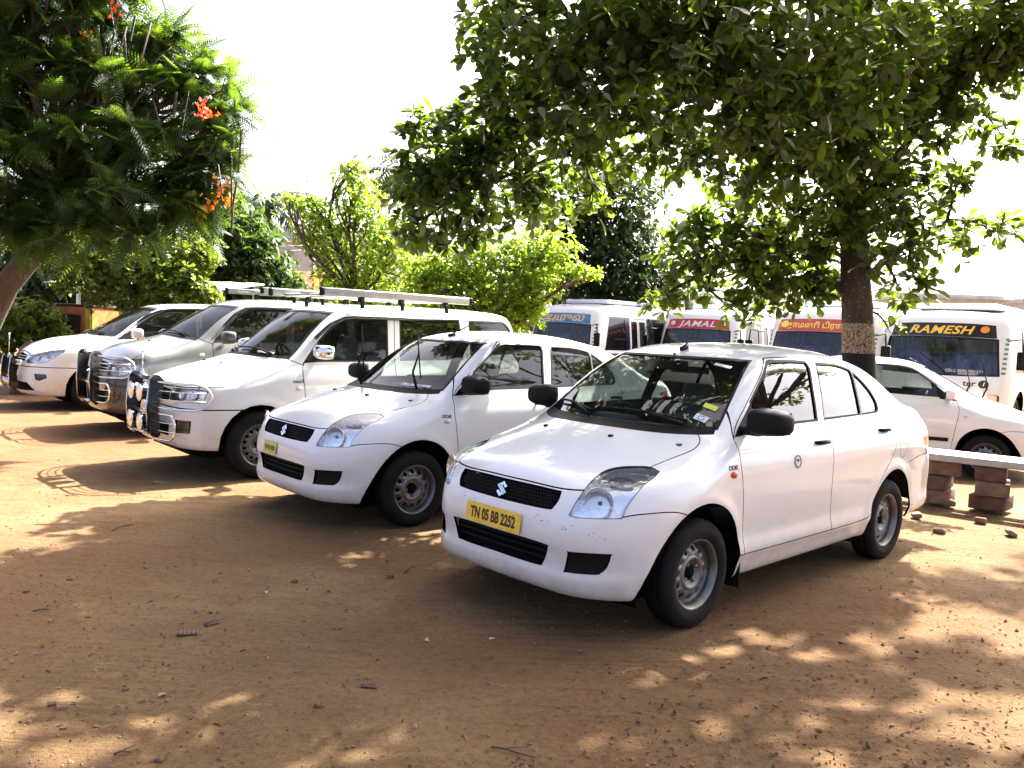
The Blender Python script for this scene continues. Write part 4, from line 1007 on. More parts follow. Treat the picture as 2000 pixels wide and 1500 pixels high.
def mpv(key, V, name, label, loc, rz, q):
    sh, f = shell(key, V, q.get('h', .036))
    car = thing(name, label, 'car', (loc[0], loc[1], 0), rz)
    pm = q['paint']; W = (pm, 'interior'); LB = (q.get('bumper', pm), 'dark_cavity')
    skin(key, 'body', 'body', car, W); skin(key, 'bonnet', 'bonnet', car, W); skin(key, 'front_bumper', 'front_bumper', car, LB); skin(key, 'nose', 'nose_panel', car, W)
    ws = skin(key, 'windscreen', 'windscreen', car, (q.get('ws', 'windscreen_glass'),), 0, 0., -.004); skin(key, 'windscreen_seal', 'windscreen_seal', ws, ('seal', 'seal'), 0, .01, .001)
    gr = skin(key, 'grille', 'grille', car, ('dark_cavity', 'dark_cavity'), 0, .01, -.03); skin(key, 'lower_grille', 'lower_grille', car, ('dark_cavity', 'dark_cavity'), 0, .01, -.02)
    for sg in (1, -1):
        for p in ('wing', 'sill', 'trim'): skin(key, p, p, car, W, sg)
        d1 = skin(key, 'front_door', 'front_door', car, W, sg) or car; d2 = skin(key, 'rear_door', 'rear_door', car, W, sg) or car
        skin(key, 'front_window', 'window', d1, (q.get('sg', 'dark_glass') if sg > 0 else 'dark_glass',), sg, 0, -.01); skin(key, 'rear_door_window', 'window', d2, ('dark_glass',), sg, 0, -.01); skin(key, 'quarter_window', 'quarter_window', car, ('dark_glass',), sg, 0, -.01)
        skin(key, 'front_window_seal', 'window_seal', d1, ('seal', 'seal'), sg, .012, -.001); skin(key, 'rear_door_window_seal', 'window_seal', d2, ('seal', 'seal'), sg, .012, -.001); skin(key, 'quarter_window_seal', 'quarter_window_seal', car, ('seal', 'seal'), sg, .012, -.001)
        skin(key, 'window_sail', 'window_sail', d1, ('black_plastic', 'interior'), sg, .012, .001)
        door_handle(d1, f, q['hx'][0], q['hz'], sg, q.get('hm', 'black_plastic')); door_handle(d2, f, q['hx'][1], q['hz'], sg, q.get('hm', 'black_plastic'))
        L = skin(key, 'headlight', 'headlight', car, ('lens',), sg, 0, .001); skin(key, 'lamp_seal', 'lamp_seal', L, ('seal', 'seal'), sg, .008, -.001); skin(key, 'headlight', 'lamp_bowl', L, ('reflector', 'dark_cavity'), sg, .004, -.035); skin(key, 'headlight', 'lamp_wall', L, ('reflector', 'reflector'), sg, .035, -.002, True)
        for (ly, lz, lr) in q['bulbs']:
            s = MB(); c = surf_dir(f, (1.6, ly, lz), (-1, 0, 0)); M = frame(Vector(c) - Vector((.030, 0, 0)), (0, 1, 0), (.97, .2, .0))
            s.lathe([(lr, .012), (lr*.95, .014), (lr*.8, -.004), (lr*.4, -.02), (.012, -.026)], 24, M); s.lathe([(.011, -.026), (.011, .004), (.0005, .008)], 10, M)
            o = s.build('lamp_reflector', 'chrome', L)
            if sg < 0: mirror_mesh(o)
        skin(key, 'fog_blank', 'fog_light', car, ('gloss_black', 'dark_cavity'), sg, .01, -.012)
        if 'rep' in q:
            s = MB(); p = surf(f, *q['rep']); s.lathe([(.038, 0), (.034, .010), (.015, .015), (.0005, .016)], 18, frame(p, (1, 0, 0), surf_n(f, p)) @ Matrix.Diagonal((1, .55, 1, 1))); o = s.build('side_indicator', q.get('repm', 'amber'), car)
            if sg < 0: mirror_mesh(o)
        if q.get('visor'):
            s = MB(); pts = []
            for (x, z) in q['visor']:
                p = surf(f, x, z); pts.append(Vector(p) + Vector(surf_n(f, p))*.012)
            s.tube(pts, .022, 6); o = s.build('rain_visor', 'gloss_black', car)
            if sg < 0: mirror_mesh(o)
    m = MB()
    for z in q.get('grille_bars', ()):
        pts = []
        for i in range(15):
            y = -q['gw'] + 2*q['gw']*i/14; p = surf_dir(f, (1.6, y, z), (-1, 0, 0)); pts.append(Vector(p) - Vector((.008, 0, 0)))
        m.tube(pts, .008, 6)
    if m.v: m.build('grille_bar', q.get('gm', 'dull_chrome'), gr or car)['kind'] = 'stuff'
    wing_mirror(car, q['mirror'], q['mc'], q.get('ms', (.11, .24, .17)), y0=q['mc'][1] - .17)
    for x in (0, -q['wb']):
        for sg in (1, -1): add_wheel(car, x, sg*q['tr'], q['rt'], q['wt'], q['rr'], q['nh'], q['wk'], q.get('steer', 0) if x == 0 else 0)
    zw = q['zw']
    s = MB(); s.box((q['dx'], 0, zw - .14), (.6, 1.40, .24), M=Matrix.Rotation(R(7), 4, 'Y'), bev=.06); s.box((q['dx'] - .2, -.36, zw - .03), (.16, .34, .08), bev=.03); s.build('dashboard', 'interior', car)
    steering_wheel(car, q['dx'] - .32, -.37, zw - .02)
    for y in (.38, -.38): seat(car, q['dx'] - .75, y, q.get('seat', 'seat_cloth'), zb=.48)
    for xs in (q['dx'] - 1.6, q['dx'] - 2.4):
        s = MB(); s.box((xs, 0, .50), (.5, 1.25, .16), bev=.05); s.box((xs - .3, 0, .88), (.15, 1.25, .62), M=Matrix.Rotation(R(-14), 4, 'Y'), bev=.05)
        s.build('rear_bench', q.get('seat', 'seat_cloth'), car)
        for y in (-.36, .36): s = MB(); s.box((xs - .40, y, 1.27), (.10, .26, .18), bev=.04); s.build('headrest', q.get('seat', 'seat_cloth'), car)
    wipers(car, f, 'rest', zb=q['wz'], span=q.get('span', ((.50, -.05), (-.10, -.55))))
    under(car, .45, -q['wb'] - .6, .62, [(.015, q['rt'], q['ar']), (-q['wb'], q['rt'], q['ar'])], .20, .40)
    s = MB()
    for y in (.25, -.2):
        p = surf_dir(f, (q['jx'], y, 2.2), (0, 0, -1)); s = MB(); s.box((p[0], y, p[2] + .004), (.03, .022, .014), bev=.004); s.build('washer_jet', 'black_plastic', car)
    return car, f

def bull_bar(name, label, car_loc, rz, X, z0, z1, yp, hoops, lamps=(), rod=None, mesh=False, grp=None):
    """welded guard bar: two black flat posts, cross tubes, chrome side hoops, spot lamps"""
    o = thing(name, label, 'guard bar', (car_loc[0], car_loc[1], 0), rz, grp)
    for sg in (1, -1):
        s = MB()
        prof = [(X - .10, z1 - .04), (X - .05, z1 + .015), (X + .0, z1 + .02), (X + .035, z1 - .02), (X + .05, (z0 + z1)/2), (X + .03, z0 + .05), (X - .02, z0), (X - .07, z0 + .04), (X - .05, (z0 + z1)/2)]
        s.prism([(a, b) for a, b in prof], .05, Matrix(((1, 0, 0, 0), (0, 0, -1, sg*yp + .025), (0, 1, 0, 0), (0, 0, 0, 1))))
        s.build('post', 'gloss_black', o)
        e = MB(); e.tube([(X + .035, sg*yp, z1 - .03), (X + .058, sg*yp, (z0 + z1)/2), (X + .038, sg*yp, z0 + .06)], .009, 6); e.build('post_edge', 'dull_chrome', o)
        plan = curve_fn([(0, 0), (.20, -.02), (.40, -.10), (.52, -.24), (.58, -.40)], .03)      # how the guard wraps round the corner
        pl_ = lambda w_: (X - .01 + float(plan(w_)), sg*(yp + w_))
        for (za, zb, yo) in hoops:
            h = MB(); r_ = (za - zb)/2; zc = (za + zb)/2; e0 = yo - r_*.55
            pts = [(*pl_(e0*i/6), za) for i in range(6)] + [(*pl_(e0 + (yo - e0)*math.sin(a_)), zc + r_*math.cos(a_)) for a_ in np.linspace(0, math.pi, 13)] + [(*pl_(e0*(5 - i)/6), zb) for i in range(6)]
            h.tube(pts, .0115, 8); h.build('hoop', 'chrome', o)
            for k in (1, 2):
                zz = zb + (za - zb)*k/3; h = MB(); h.tube([(*pl_((yo - .02)*i/7), zz) for i in range(8)], .005, 6); h.build('hoop_rod', 'chrome', o)
    for k, z in enumerate((z0 + .05, (z0 + z1)/2 - .05, z1 - .02)):
        s = MB(); s.tube([(X, -yp, z), (X, yp, z)], .020, 8); s.build('cross_tube', 'dull_chrome' if k < 2 else 'gloss_black', o)
    for (y, z) in lamps:
        M = frame((X + .03, y, z), (0, 1, 0), (1, 0, -.02)); s = MB()
        s.lathe([(.001, -.09), (.045, -.08), (.075, -.03), (.082, .02), (.085, .03), (.076, .034)], 24, M); l = s.build('spot_lamp', 'gloss_black', o); s = MB(); s.lathe([(.085, .026), (.089, .033), (.080, .038), (.076, .033)], 24, M); s.build('lamp_rim', 'chrome', l)
        s = MB(); s.lathe([(.077, .031), (.06, .040), (.03, .046), (.0005, .048)], 24, M); s.build('lamp_glass', 'reflector', l)
    if rod:
        s = MB(); y, z, L = rod; s.tube([(X, y, z), (X - .005, y, z + L)], [.006, .005], 6); s.lathe([(.012, 0), (.016, .012), (.012, .024)], 10, Matrix.Translation((X - .005, y, z + L - .02))); s.lathe([(.02, 0), (.016, .03), (.008, .05)], 10, Matrix.Translation((X, y, z)))
        s.build('guide_rod', 'dull_chrome', o)
    if mesh:
        for i in range(7):
            s = MB(); y = -yp + 2*yp*(i + .5)/7; s.tube([(X + .02, y, z0 + .06), (X + .035, y, (z0 + z1)/2 - .08)], .014, 6); s.build('guard_bar_rod', 'dull_chrome', o)
    return o

def roof_carrier(name, label, loc, rz, x0, x1, y0, y1, z):
    """luggage carrier: long pale side rails on black feet with cross slats"""
    o = thing(name, label, 'roof carrier', (loc[0], loc[1], 0), rz)
    for y in (y0, y1):
        s = MB(); s.box(((x0 + x1)/2, y, z + .035), (x0 - x1, .035, .085), bev=.012)
        for zz in (z + .018, z + .052): s.box(((x0 + x1)/2, y + (.018 if y > 0 else -.018), zz), (x0 - x1 - .02, .006, .010))
        rl = s.build('rail', 'carrier_alloy', o)
        for xe in (x0, x1):
            s = MB(); s.box((xe + (.02 if xe == x0 else -.02), y, z + .035), (.05, .042, .092), bev=.014); s.build('end_cap', 'black_plastic', rl)
        for xf in (x0 - .45, (x0 + x1)/2, x1 + .35):
            s = MB(); s.box((xf, y, z - .03), (.07, .05, .07), bev=.012); s.box((xf, y + (.03 if y > 0 else -.03), z - .075), (.05, .014, .10), bev=.004); s.build('foot', 'black_plastic', rl)
    n = 6
    for i in range(n):
        x = x0 - .15 - (x0 - x1 - .3)*i/(n-1); s = MB(); s.tube([(x, y0, z + .012), (x, y1, z + .012)], .014, 6); s.build('cross_bar', 'carrier_alloy', o)
    for y in (y0*.5 + y1*.5, ): s = MB(); s.tube([(x0 - .05, y, z + .03), (x1 + .05, y, z + .03)], .012, 6); s.build('centre_rail', 'carrier_alloy', o)
    return o
flat('carrier_alloy', (.36, .36, .34), .42, metal=.35, var=.15, vscale=6)
# ------------------------------------------------------------------ minibuses
BUS = dict(box=(-4.9, 1.25, 1.25, .25, 2.75), floor=.5,
 T=[(1.3, 1.6), (1.10, 1.95), (.98, 2.12), (.85, 2.24), (.6, 2.33), (.2, 2.385), (-.6, 2.42), (-2., 2.43), (-4., 2.42), (-4.5, 2.36), (-4.7, 2.2)],
 cT=[(1.2, .10), (.8, .12), (0, .05), (-4.5, 0)], crown=[(1.2, .04), (.5, .06), (-4.5, .07)],
 S=[(.2, .97), (.5, 1.03), (.9, 1.05), (1.2, 1.05), (1.6, 1.02), (2.0, .975), (2.2, .945), (2.5, .88)], taper=[(1.2, .05), (.6, .01), (0, 0), (-4.7, .02)],
 F=[(.3, 1.02), (.5, 1.08), (.8, 1.10), (1.0, 1.09), (1.2, 1.05), (1.6, .955), (1.95, .855), (2.2, .75), (2.4, .6)], Fp=(.07, .62, 1.0),
 R=[(.3, -4.6), (2.4, -4.5)], Rp=(.05, .7, .8), B=[(1.2, .38), (-4.6, .38)], kts=[(1.2, .14), (.5, .16), (-4.6, .18)], kf=.10, kr=.14, kb=.05, flare=.012, arches=[(0, .38, .47), (-2.9, .38, .47)])
_bw = [(-.02, 1.825, 1), (.4, 1.822), (.805, 1.805, 1), (.835, 1.5), (.87, 1.16, 1), (.4, 1.135), (-.02, 1.13, 1)]
_bb = [(-.02, 2.115, 1), (.4, 2.110), (.76, 2.085, 1), (.80, 1.838, 1), (.4, 1.850), (-.02, 1.852, 1)]
_sd = dict(ny=(.2, 2), y=.3, n=1)
def bwin(x0, x1, z0=1.20, z1=2.0): return [(x0, z0, 1), (x0, z1, 1), (x1, z1, 1), (x1, z0, 1)]
BUS['features'] = [
 ('gap', 'side', [(.48, .0, 1)] + [(.48*math.cos(a), .38 + .48*math.sin(a)) for a in np.linspace(0, math.pi, 13)] + [(-.48, .0, 1)], dict(y=.5, n=1)),
 ('gap', 'side', [(-2.42, .0, 1)] + [(-2.9 + .48*math.cos(a), .38 + .48*math.sin(a)) for a in np.linspace(0, math.pi, 13)] + [(-3.38, .0, 1)], dict(y=.5, n=1)),
 ('banner', 'front', _bb, dict(x=(.3, 1.3), nx=(.15, 2))), ('windscreen', 'front', _bw, dict(x=(.3, 1.4), nx=(.15, 2))), ('windscreen_seal', 'front', grow(_bw, .025), dict(x=(.3, 1.4), nx=(.15, 2))),
 ('headlight', 'front', [(.62, .78), (.88, .80), (.92, .72), (.88, .62), (.66, .62)], dict(x=(.5, 1.3), nx=(.1, 2))),
 ('grille', 'front', [(-.02, .84, 1), (.5, .84, 1), (.48, .66, 1), (-.02, .66, 1)], dict(x=(.5, 1.3), nx=(.1, 2))),
 ('cab_window', 'side', [(.46, 1.22, 1), (.34, 1.86, 1), (.22, 1.98), (-.36, 2.0, 1), (-.36, 1.20, 1)], _sd),
 ('door_glass', 'side', bwin(-.62, -.88, .85, 1.96), _sd), ('door_glass_rear', 'side', bwin(-.98, -1.24, .85, 1.96), _sd),
 ('side_window', 'side', bwin(-1.42, -2.12), _sd), ('side_window_mid', 'side', bwin(-2.18, -2.88), _sd), ('side_window_rear', 'side', bwin(-2.94, -3.64), _sd), ('side_window_last', 'side', bwin(-3.70, -4.35), _sd),
 ('waist_band', 'side', [(.50, 1.17, 1), (.50, 1.10, 1), (-4.5, 1.10, 1), (-4.5, 1.17, 1)], _sd),
 ('gap', 'side', [(-.56, .45), (-.56, 2.02), (-.565, 2.03)], dict(w=.014, y=.5, n=1)), ('gap', 'side', [(-.93, .45), (-.93, 2.02)], dict(w=.014, y=.5, n=1)), ('gap', 'side', [(-1.30, .45), (-1.30, 2.02)], dict(w=.014, y=.5, n=1)), ('gap', 'side', [(-.55, 2.03), (-1.31, 2.03)], dict(w=.014, y=.5, n=1)), ('gap', 'side', [(-.55, .45), (-1.31, .45)], dict(w=.014, y=.5, n=1)),
]
BUS['features'] += [('window_band', 'side', [(.52, 1.175, 1), (.30, 2.06, 1), (-.54, 2.06, 1), (-.54, 1.175, 1)], _sd), ('window_band_rear', 'side', [(-1.325, 1.175, 1), (-1.325, 2.06, 1), (-4.45, 2.06, 1), (-4.45, 1.175, 1)], _sd)]
BUS['seeds'] = [('body', (-2, 0, 2.43)), ('door', (-.75, 1.05, .6)), ('door_rear', (-1.1, 1.05, .6))]
def mini_bus(label, loc, rz, q):
    key = 'bus'; sh, f = shell(key, BUS, .06)
    b = thing('mini_bus', label, 'bus', (loc[0], loc[1], 0), rz, 'buses parked behind the cars')
    b.scale = (q.get('sc', 1), 1.14*q.get('sc', 1), q.get('sc', 1)*.97)
    body = q.get('body', 'white_paint'); W = (body, 'interior_light')
    skin(key, 'body', 'body', b, W, thick=.03); ws = skin(key, 'windscreen', 'windscreen', b, (q.get('ws', 'bus_glass'),), 0, 0, -.006); skin(key, 'windscreen_seal', 'windscreen_seal', ws, ('seal', 'seal'), 0, .015, .001)
    bn = skin(key, 'banner', 'banner', b, (q['banner'], 'seal'), 0, .02, -.002); skin(key, 'grille', 'grille', b, ('dark_cavity', 'dark_cavity'), 0, .02, -.02)
    for sg in (1, -1):
        L = skin(key, 'headlight', 'headlight', b, ('lens',), sg, 0, .002); skin(key, 'headlight', 'lamp_bowl', L, ('reflector', 'dark_cavity'), sg, .01, -.05)
        for p in ('cab_window', 'side_window', 'side_window_mid', 'side_window_rear', 'side_window_last'): skin(key, p, 'window', b, (q.get('glass', 'side_glass') if sg > 0 else 'side_glass',), sg, 0, -.012)
        dm = q.get('door', body)
        d = skin(key, 'door', 'door', b, (dm, 'interior_light'), sg, .03) or b; skin(key, 'door_glass', 'door_window', d, ('dark_glass',), sg, 0, -.01)
        d = skin(key, 'door_rear', 'door', b, (dm, 'interior_light'), sg, .03) or b; skin(key, 'door_glass_rear', 'door_window', d, ('dark_glass',), sg, 0, -.01)
        skin(key, 'waist_band', 'waist_band', b, (q.get('band', body), 'interior_light'), sg, .01, .002); skin(key, 'trim', 'trim', b, W, sg)
        for p in ('window_band', 'window_band_rear'): skin(key, p, 'window_surround', b, (q.get('pillar', body), 'interior_light'), sg, .02, -.001)
        s = MB(); s.box((1.12, sg*1.22, 1.45), (.06, .16, .34), bev=.03); s.tube([(.98, sg*.98, 1.80), (1.12, sg*1.20, 1.84), (1.12, sg*1.22, 1.60)], .014, 6); s.build('wing_mirror', 'black_plastic', b)
        # pillar stripe beside the windscreen
        s = MB()
        for k in range(8):
            z = 1.20 + k*.09; p = surf_dir(f, (2.0, .935, z), (-1, 0, 0)); n_ = surf_n(f, p); s.box(Vector(p)*1 + Vector(n_)*.002, (.004, .07, .045), M=frame((0, 0, 0), n_, (0, 0, 1)))
        o = s.build('pillar_stripe', q.get('stripe', 'bus_green'), b); o['kind'] = 'stuff'
        if sg < 0: mirror_mesh(o)
        for x in (0, -2.9): add_wheel(b, x, sg*.90, .37, .21, .22, 10, 'bus')
    if q.get('dark'):
        for (z0, z1, m_) in q['dark']:
            for sg in (1, -1):
                s = MB(); pts = []
                for i in range(24):
                    x = -1.34 - 3.1*i/23
                    for z in (z0, z1): p = surf(f, x, z, 1.4); pts.append(Vector(p) + Vector(surf_n(f, p))*.004)
                s.add(pts, [(2*i, 2*i+1, 2*i+3, 2*i+2) for i in range(23)]); o = s.build('side_stripe', m_, b)
                if sg < 0: mirror_mesh(o)
                s = MB(); pts = []
                for i in range(10):
                    x = .46 - .98*i/9
                    for z in (z0, z1): p = surf(f, x, z, 1.4); pts.append(Vector(p) + Vector(surf_n(f, p))*.004)
                s.add(pts, [(2*i, 2*i+1, 2*i+3, 2*i+2) for i in range(9)]); o = s.build('side_stripe', m_, b)
                if sg < 0: mirror_mesh(o)
    s = MB(); s.box((-1.3, 0, 2.47), (2.4, 1.3, .12), bev=.05); s.build('roof_pod', body, b)
    if q.get('rack'):
        r_ = thing('roof_rail_set', '', '', (0, 0, 0)) if False else None
        s = MB(); s.box((-.1, 0, 2.44), (.9, 1.5, .10), bev=.04); s.build('roof_vent', body, b)
    def wrap(me, dx=.003):
        """lay flat lettering (local y across, z up) on to the front surface"""
        vs = np.array([v.co for v in me.vertices]); V2 = vs.copy()
        for i, v in enumerate(vs):
            V2[i, 0] = 0
        ys = np.linspace(-1, 1, 61); zs = np.linspace(1.0, 2.2, 61)
        for i, v in enumerate(vs):
            t = np.linspace(1.4, .2, 400); P_ = np.stack([t, np.full(400, v[1]), np.full(400, v[2])], 1); k = int(np.argmax(f(P_) <= 0)); V2[i] = (t[k] + dx + v[0], v[1], v[2])
        me.vertices.foreach_set('co', V2.astype(np.float32).ravel()); me.update()
    def lettering(nm, s_, size, y, z, mat, **k):
        M = Matrix(((0, 0, 1, 0), (1, 0, 0, y), (0, 1, 0, z), (0, 0, 0, 1))); o = text(nm, s_, size, M, mat, bn or b, depth=.001, **k); wrap(o.data); return o
    for (s_, size, y, z, mat, kw) in q['texts']: lettering('lettering', s_, size, y, z, mat, **kw)
    for (y, z, r0, mat) in q.get('discs', ()):
        s = MB(); M = Matrix(((0, 0, 1, 0), (1, 0, 0, y), (0, 1, 0, z), (0, 0, 0, 1))); s.lathe([(r0, 0), (r0*.5, .0005), (.001, .001)], 20, M); o = s.build('emblem', mat, bn or b); wrap(o.data)
    # wiper, driver's seat and benches behind the glass
    s = MB(); p0 = surf_dir(f, (2, .15, 1.16), (-1, 0, 0)); p1 = surf_dir(f, (2, -.28, 1.52), (-1, 0, 0)); s.tube([Vector(p0) + Vector((.03, 0, 0)), Vector(p1) + Vector((.02, 0, 0))], .010, 6); s.build('wiper', 'black_plastic', b)
    s = MB(); s.box((.75, 0, 1.02), (.4, 1.8, .2), bev=.05); s.build('dashboard', 'interior', b)
    steering_wheel(b, .40, -.55, 1.22, .22)
    for r_ in range(5):
        for y in (-.62, .45): s = MB(); s.box((-.1 - r_*.85, y, 1.15), (.16, .80 if y > 0 else .5, .8), bev=.06); s.build('seat_back', q.get('seats', 'bus_seat'), b)
    s = MB(); s.box((-1.8, 0, .45), (5.4, 1.7, .12)); s.build('underbody', 'dark_cavity', b)
    return b
flat('bus_grey', (.12, .12, .125), .4); flat('bus_green', (.10, .26, .18), .4); flat('bus_seat', (.16, .20, .36), .85); flat('bus_navy', (.012, .012, .03), .2, coat=.6); flat('banner_blue', (.035, .20, .42), .3, coat=.3, var=.25, vscale=3); flat('banner_red', (.45, .03, .03), .3, coat=.3); flat('banner_maroon', (.42, .07, .05), .3, coat=.3); flat('banner_black', (.014, .008, .012), .3, coat=.4)
flat('gold_letter', (.80, .50, .06), .4); flat('yellow_letter', (.80, .66, .10), .4); flat('silver_letter', (.72, .70, .68), .35); flat('orange_letter', (.80, .25, .03), .4)
glass('bus_glass', (.60, .64, .76), dust=.015, gain=.8)
# ------------------------------------------------------------------ where things stand: a pixel of the 2000 px wide photograph at a distance
_cp, _sp = math.cos(R(CAM_PITCH)), math.sin(R(CAM_PITCH)); _cr, _sr = math.cos(R(-CAM_ROLL)), math.sin(R(-CAM_ROLL)); FPX = 1634.12
def at(u, v, depth):
    x, y = u - 1000, v - 750; x, y = _cr*x - _sr*y, _sr*x + _cr*y
    a, b = x/FPX, -y/FPX; d = Vector((a, _cp - b*_sp, _sp + b*_cp)); t = depth/d.y
    return Vector((d.x*t, d.y*t, d.z*t + CAM_H))
def on_ground(u, v, z=0.):
    p = at(u, v, 1.) - Vector((0, 0, CAM_H)); t = (z - CAM_H)/p.z
    return Vector((p.x*t, p.y*t, z))

# ------------------------------------------------------------------ ground: one sheet of trodden earth out to the horizon
def dirt_mat():
    m, n, b = new_mat('dirt')
    N, L = n.nodes.new, n.links.new
    tc = N('ShaderNodeTexCoord'); O = tc.outputs['Object']
    def noise(sc, det, rough=.6, vec=O, dist=0.):
        t = N('ShaderNodeTexNoise'); t.inputs['Scale'].default_value = sc; t.inputs['Detail'].default_value = det; t.inputs['Roughness'].default_value = rough; t.inputs['Distortion'].default_value = dist; L(vec, t.inputs['Vector']); return t.outputs[0]
    def ramp(src, stops):
        r = N('ShaderNodeValToRGB'); e = r.color_ramp.elements
        e[0].position = stops[0][0]; e[0].color = (*stops[0][1], 1); e[1].position = stops[-1][0]; e[1].color = (*stops[-1][1], 1)
        for p, c in stops[1:-1]: q = e.new(p); q.color = (*c, 1)
        L(src, r.inputs[0]); return r.outputs[0]
    def mix(fac, a, b_, mode='MIX'):
        x = N('ShaderNodeMix'); x.data_type = 'RGBA'; x.blend_type = mode
        if isinstance(fac, float): x.inputs[0].default_value = fac
        else: L(fac, x.inputs[0])
        for s, k in ((a, 6), (b_, 7)):
            if isinstance(s, tuple): x.inputs[k].default_value = (*s, 1)
            else: L(s, x.inputs[k])
        return x.outputs[2]
    big = ramp(noise(.55, 5, .62), [(.28, (.112, .068, .032)), (.5, (.168, .105, .051)), (.72, (.248, .166, .086))])
    red = ramp(noise(.23, 3), [(.42, (0, 0, 0)), (.62, (1, 1, 1))])
    c = mix(red, big, (.136, .070, .032)); 
    fine = ramp(noise(28, 8, .75), [(.30, (.62, .60, .58)), (.5, (1, 1, 1)), (.72, (1.22, 1.2, 1.15))])
    c = mix(1., c, fine, 'MULTIPLY')
    grit = ramp(noise(150, 3, .8), [(.28, (.45, .43, .42)), (.42, (1, 1, 1)), (.70, (1, 1, 1)), (.80, (1.4, 1.35, 1.3))])
    c = mix(.8, c, grit, 'MULTIPLY')
    # dark specks of crushed leaf and seed
    vo = N('ShaderNodeTexVoronoi'); vo.inputs['Scale'].default_value = 17; vo.inputs['Randomness'].default_value = 1; L(O, vo.inputs['Vector'])
    sp = ramp(vo.outputs['Distance'], [(.10, (1, 1, 1)), (.19, (0, 0, 0))]); gate = ramp(noise(1.7, 4, .6), [(.50, (0, 0, 0)), (.62, (1, 1, 1))])
    mm = mix(1., sp, gate, 'MULTIPLY'); c = mix(mm, c, (.075, .045, .028))
    # drag marks of tyres, along the parking bays
    mp = N('ShaderNodeMapping'); mp.inputs['Rotation'].default_value = (0, 0, R(-12)); mp.inputs['Scale'].default_value = (.9, 22, 1); L(O, mp.inputs['Vector'])
    st = noise(1.0, 6, .7, mp.outputs[0], .4); sm = ramp(st, [(.36, (.74, .72, .70)), (.52, (1, 1, 1)), (.7, (1.10, 1.09, 1.06))])
    g2 = ramp(noise(.35, 3), [(.40, (0, 0, 0)), (.60, (1, 1, 1))]); c = mix(g2, c, mix(1., c, sm, 'MULTIPLY'))
    L(c, b.inputs['Base Color']); b.inputs['Roughness'].default_value = .95; b.inputs['Specular IOR Level'].default_value = .15
    h1 = N('ShaderNodeMath'); h1.operation = 'MULTIPLY_ADD'; h1.inputs[1].default_value = .5; L(noise(60, 6, .75), h1.inputs[0]); L(noise(9, 7, .7), h1.inputs[2])
    h2 = N('ShaderNodeMath'); h2.operation = 'MULTIPLY_ADD'; h2.inputs[1].default_value = .35; L(st, h2.inputs[0]); L(h1.outputs[0], h2.inputs[2])
    bp = N('ShaderNodeBump'); bp.inputs['Strength'].default_value = .75; bp.inputs['Distance'].default_value = .03; L(h2.outputs[0], bp.inputs['Height']); L(bp.outputs[0], b.inputs['Normal'])
    return m
dirt_mat()
def value_noise(x, y, seed, sc):
    rs = np.random.RandomState(seed); T_ = rs.rand(64, 64); u = (x/sc) % 64; v = (y/sc) % 64
    i = np.floor(u).astype(int); j = np.floor(v).astype(int); fu = u - i; fv = v - j; fu = fu*fu*(3-2*fu); fv = fv*fv*(3-2*fv)
    a = T_[i % 64, j % 64]; b = T_[(i+1) % 64, j % 64]; c = T_[i % 64, (j+1) % 64]; d = T_[(i+1) % 64, (j+1) % 64]
    return (a*(1-fu) + b*fu)*(1-fv) + (c*(1-fu) + d*fu)*fv
def graded(lo, a, b, hi, step, n):
    core = np.arange(a, b, step); e = np.linspace(0, 1, n)[1:]**2.6
    return np.concatenate([(a - (a - lo)*e)[::-1], core, b + (hi - b)*e])
gx = graded(-700, -7, 6, 700, .045, 26); gy = graded(-300, 1.6, 10.5, 1500, .045, 26)
GX, GY = np.meshgrid(gx, gy, indexing='ij')
fade = np.clip((9 - np.abs(GX))/3, 0, 1)*np.clip((14 - GY)/4, 0, 1)*np.clip(GY/1.5, 0, 1)
GZ = ((value_noise(GX, GY, 1, .9) - .5)*.022 + (value_noise(GX, GY, 2, .31) - .5)*.012 + (value_noise(GX, GY, 3, .11) - .5)*.006)*fade - .006 - .13*np.exp(-((GX - 6.3)**2 + (GY - 11.9)**2)/3.2**2)
for (c0, sl_, cv) in ((2.55, -.16, .012), (3.75, -.13, .010), (3.10, .10, -.014), (6.1, -.30, .008), (4.6, .05, .02)):        # shallow wheel ruts with pushed-up edges
    d_ = GY - (c0 + sl_*GX + cv*GX*GX + .05*np.sin(GX*.9)); GZ += fade*(-.011*np.exp(-(d_/.075)**2) + .006*np.exp(-((np.abs(d_) - .135)/.04)**2))*(.55 + .45*np.sin(GX*1.7 + c0*5))
nx_, ny_ = GX.shape; idx = np.arange(nx_*ny_).reshape(nx_, ny_)
gf = np.stack([idx[:-1, :-1], idx[1:, :-1], idx[1:, 1:], idx[:-1, 1:]], -1).reshape(-1, 4)
def np_mesh(name, V_, F_, mats, smooth=True, tone=None, mi=None):
    me = bpy.data.meshes.new(name); V_ = np.asarray(V_, np.float32); F_ = np.asarray(F_, np.int32); k = F_.shape[1]
    me.vertices.add(len(V_)); me.vertices.foreach_set('co', V_.ravel()); me.loops.add(F_.size); me.loops.foreach_set('vertex_index', F_.ravel())
    me.polygons.add(len(F_)); me.polygons.foreach_set('loop_start', np.arange(0, F_.size, k, dtype=np.int32)); me.polygons.foreach_set('loop_total', np.full(len(F_), k, np.int32))
    me.polygons.foreach_set('use_smooth', np.full(len(F_), smooth)); 
    for m in mats: me.materials.append(MATS[m])
    if mi is not None: me.polygons.foreach_set('material_index', np.asarray(mi, np.int32))
    if tone is not None:
        a = me.attributes.new('tone', 'FLOAT', 'POINT'); a.data.foreach_set('value', np.asarray(tone, np.float32))
    me.update(calc_edges=True); return me
structure(link('ground', np_mesh('ground', np.stack([GX, GY, GZ], -1).reshape(-1, 3), gf, ['dirt'])))
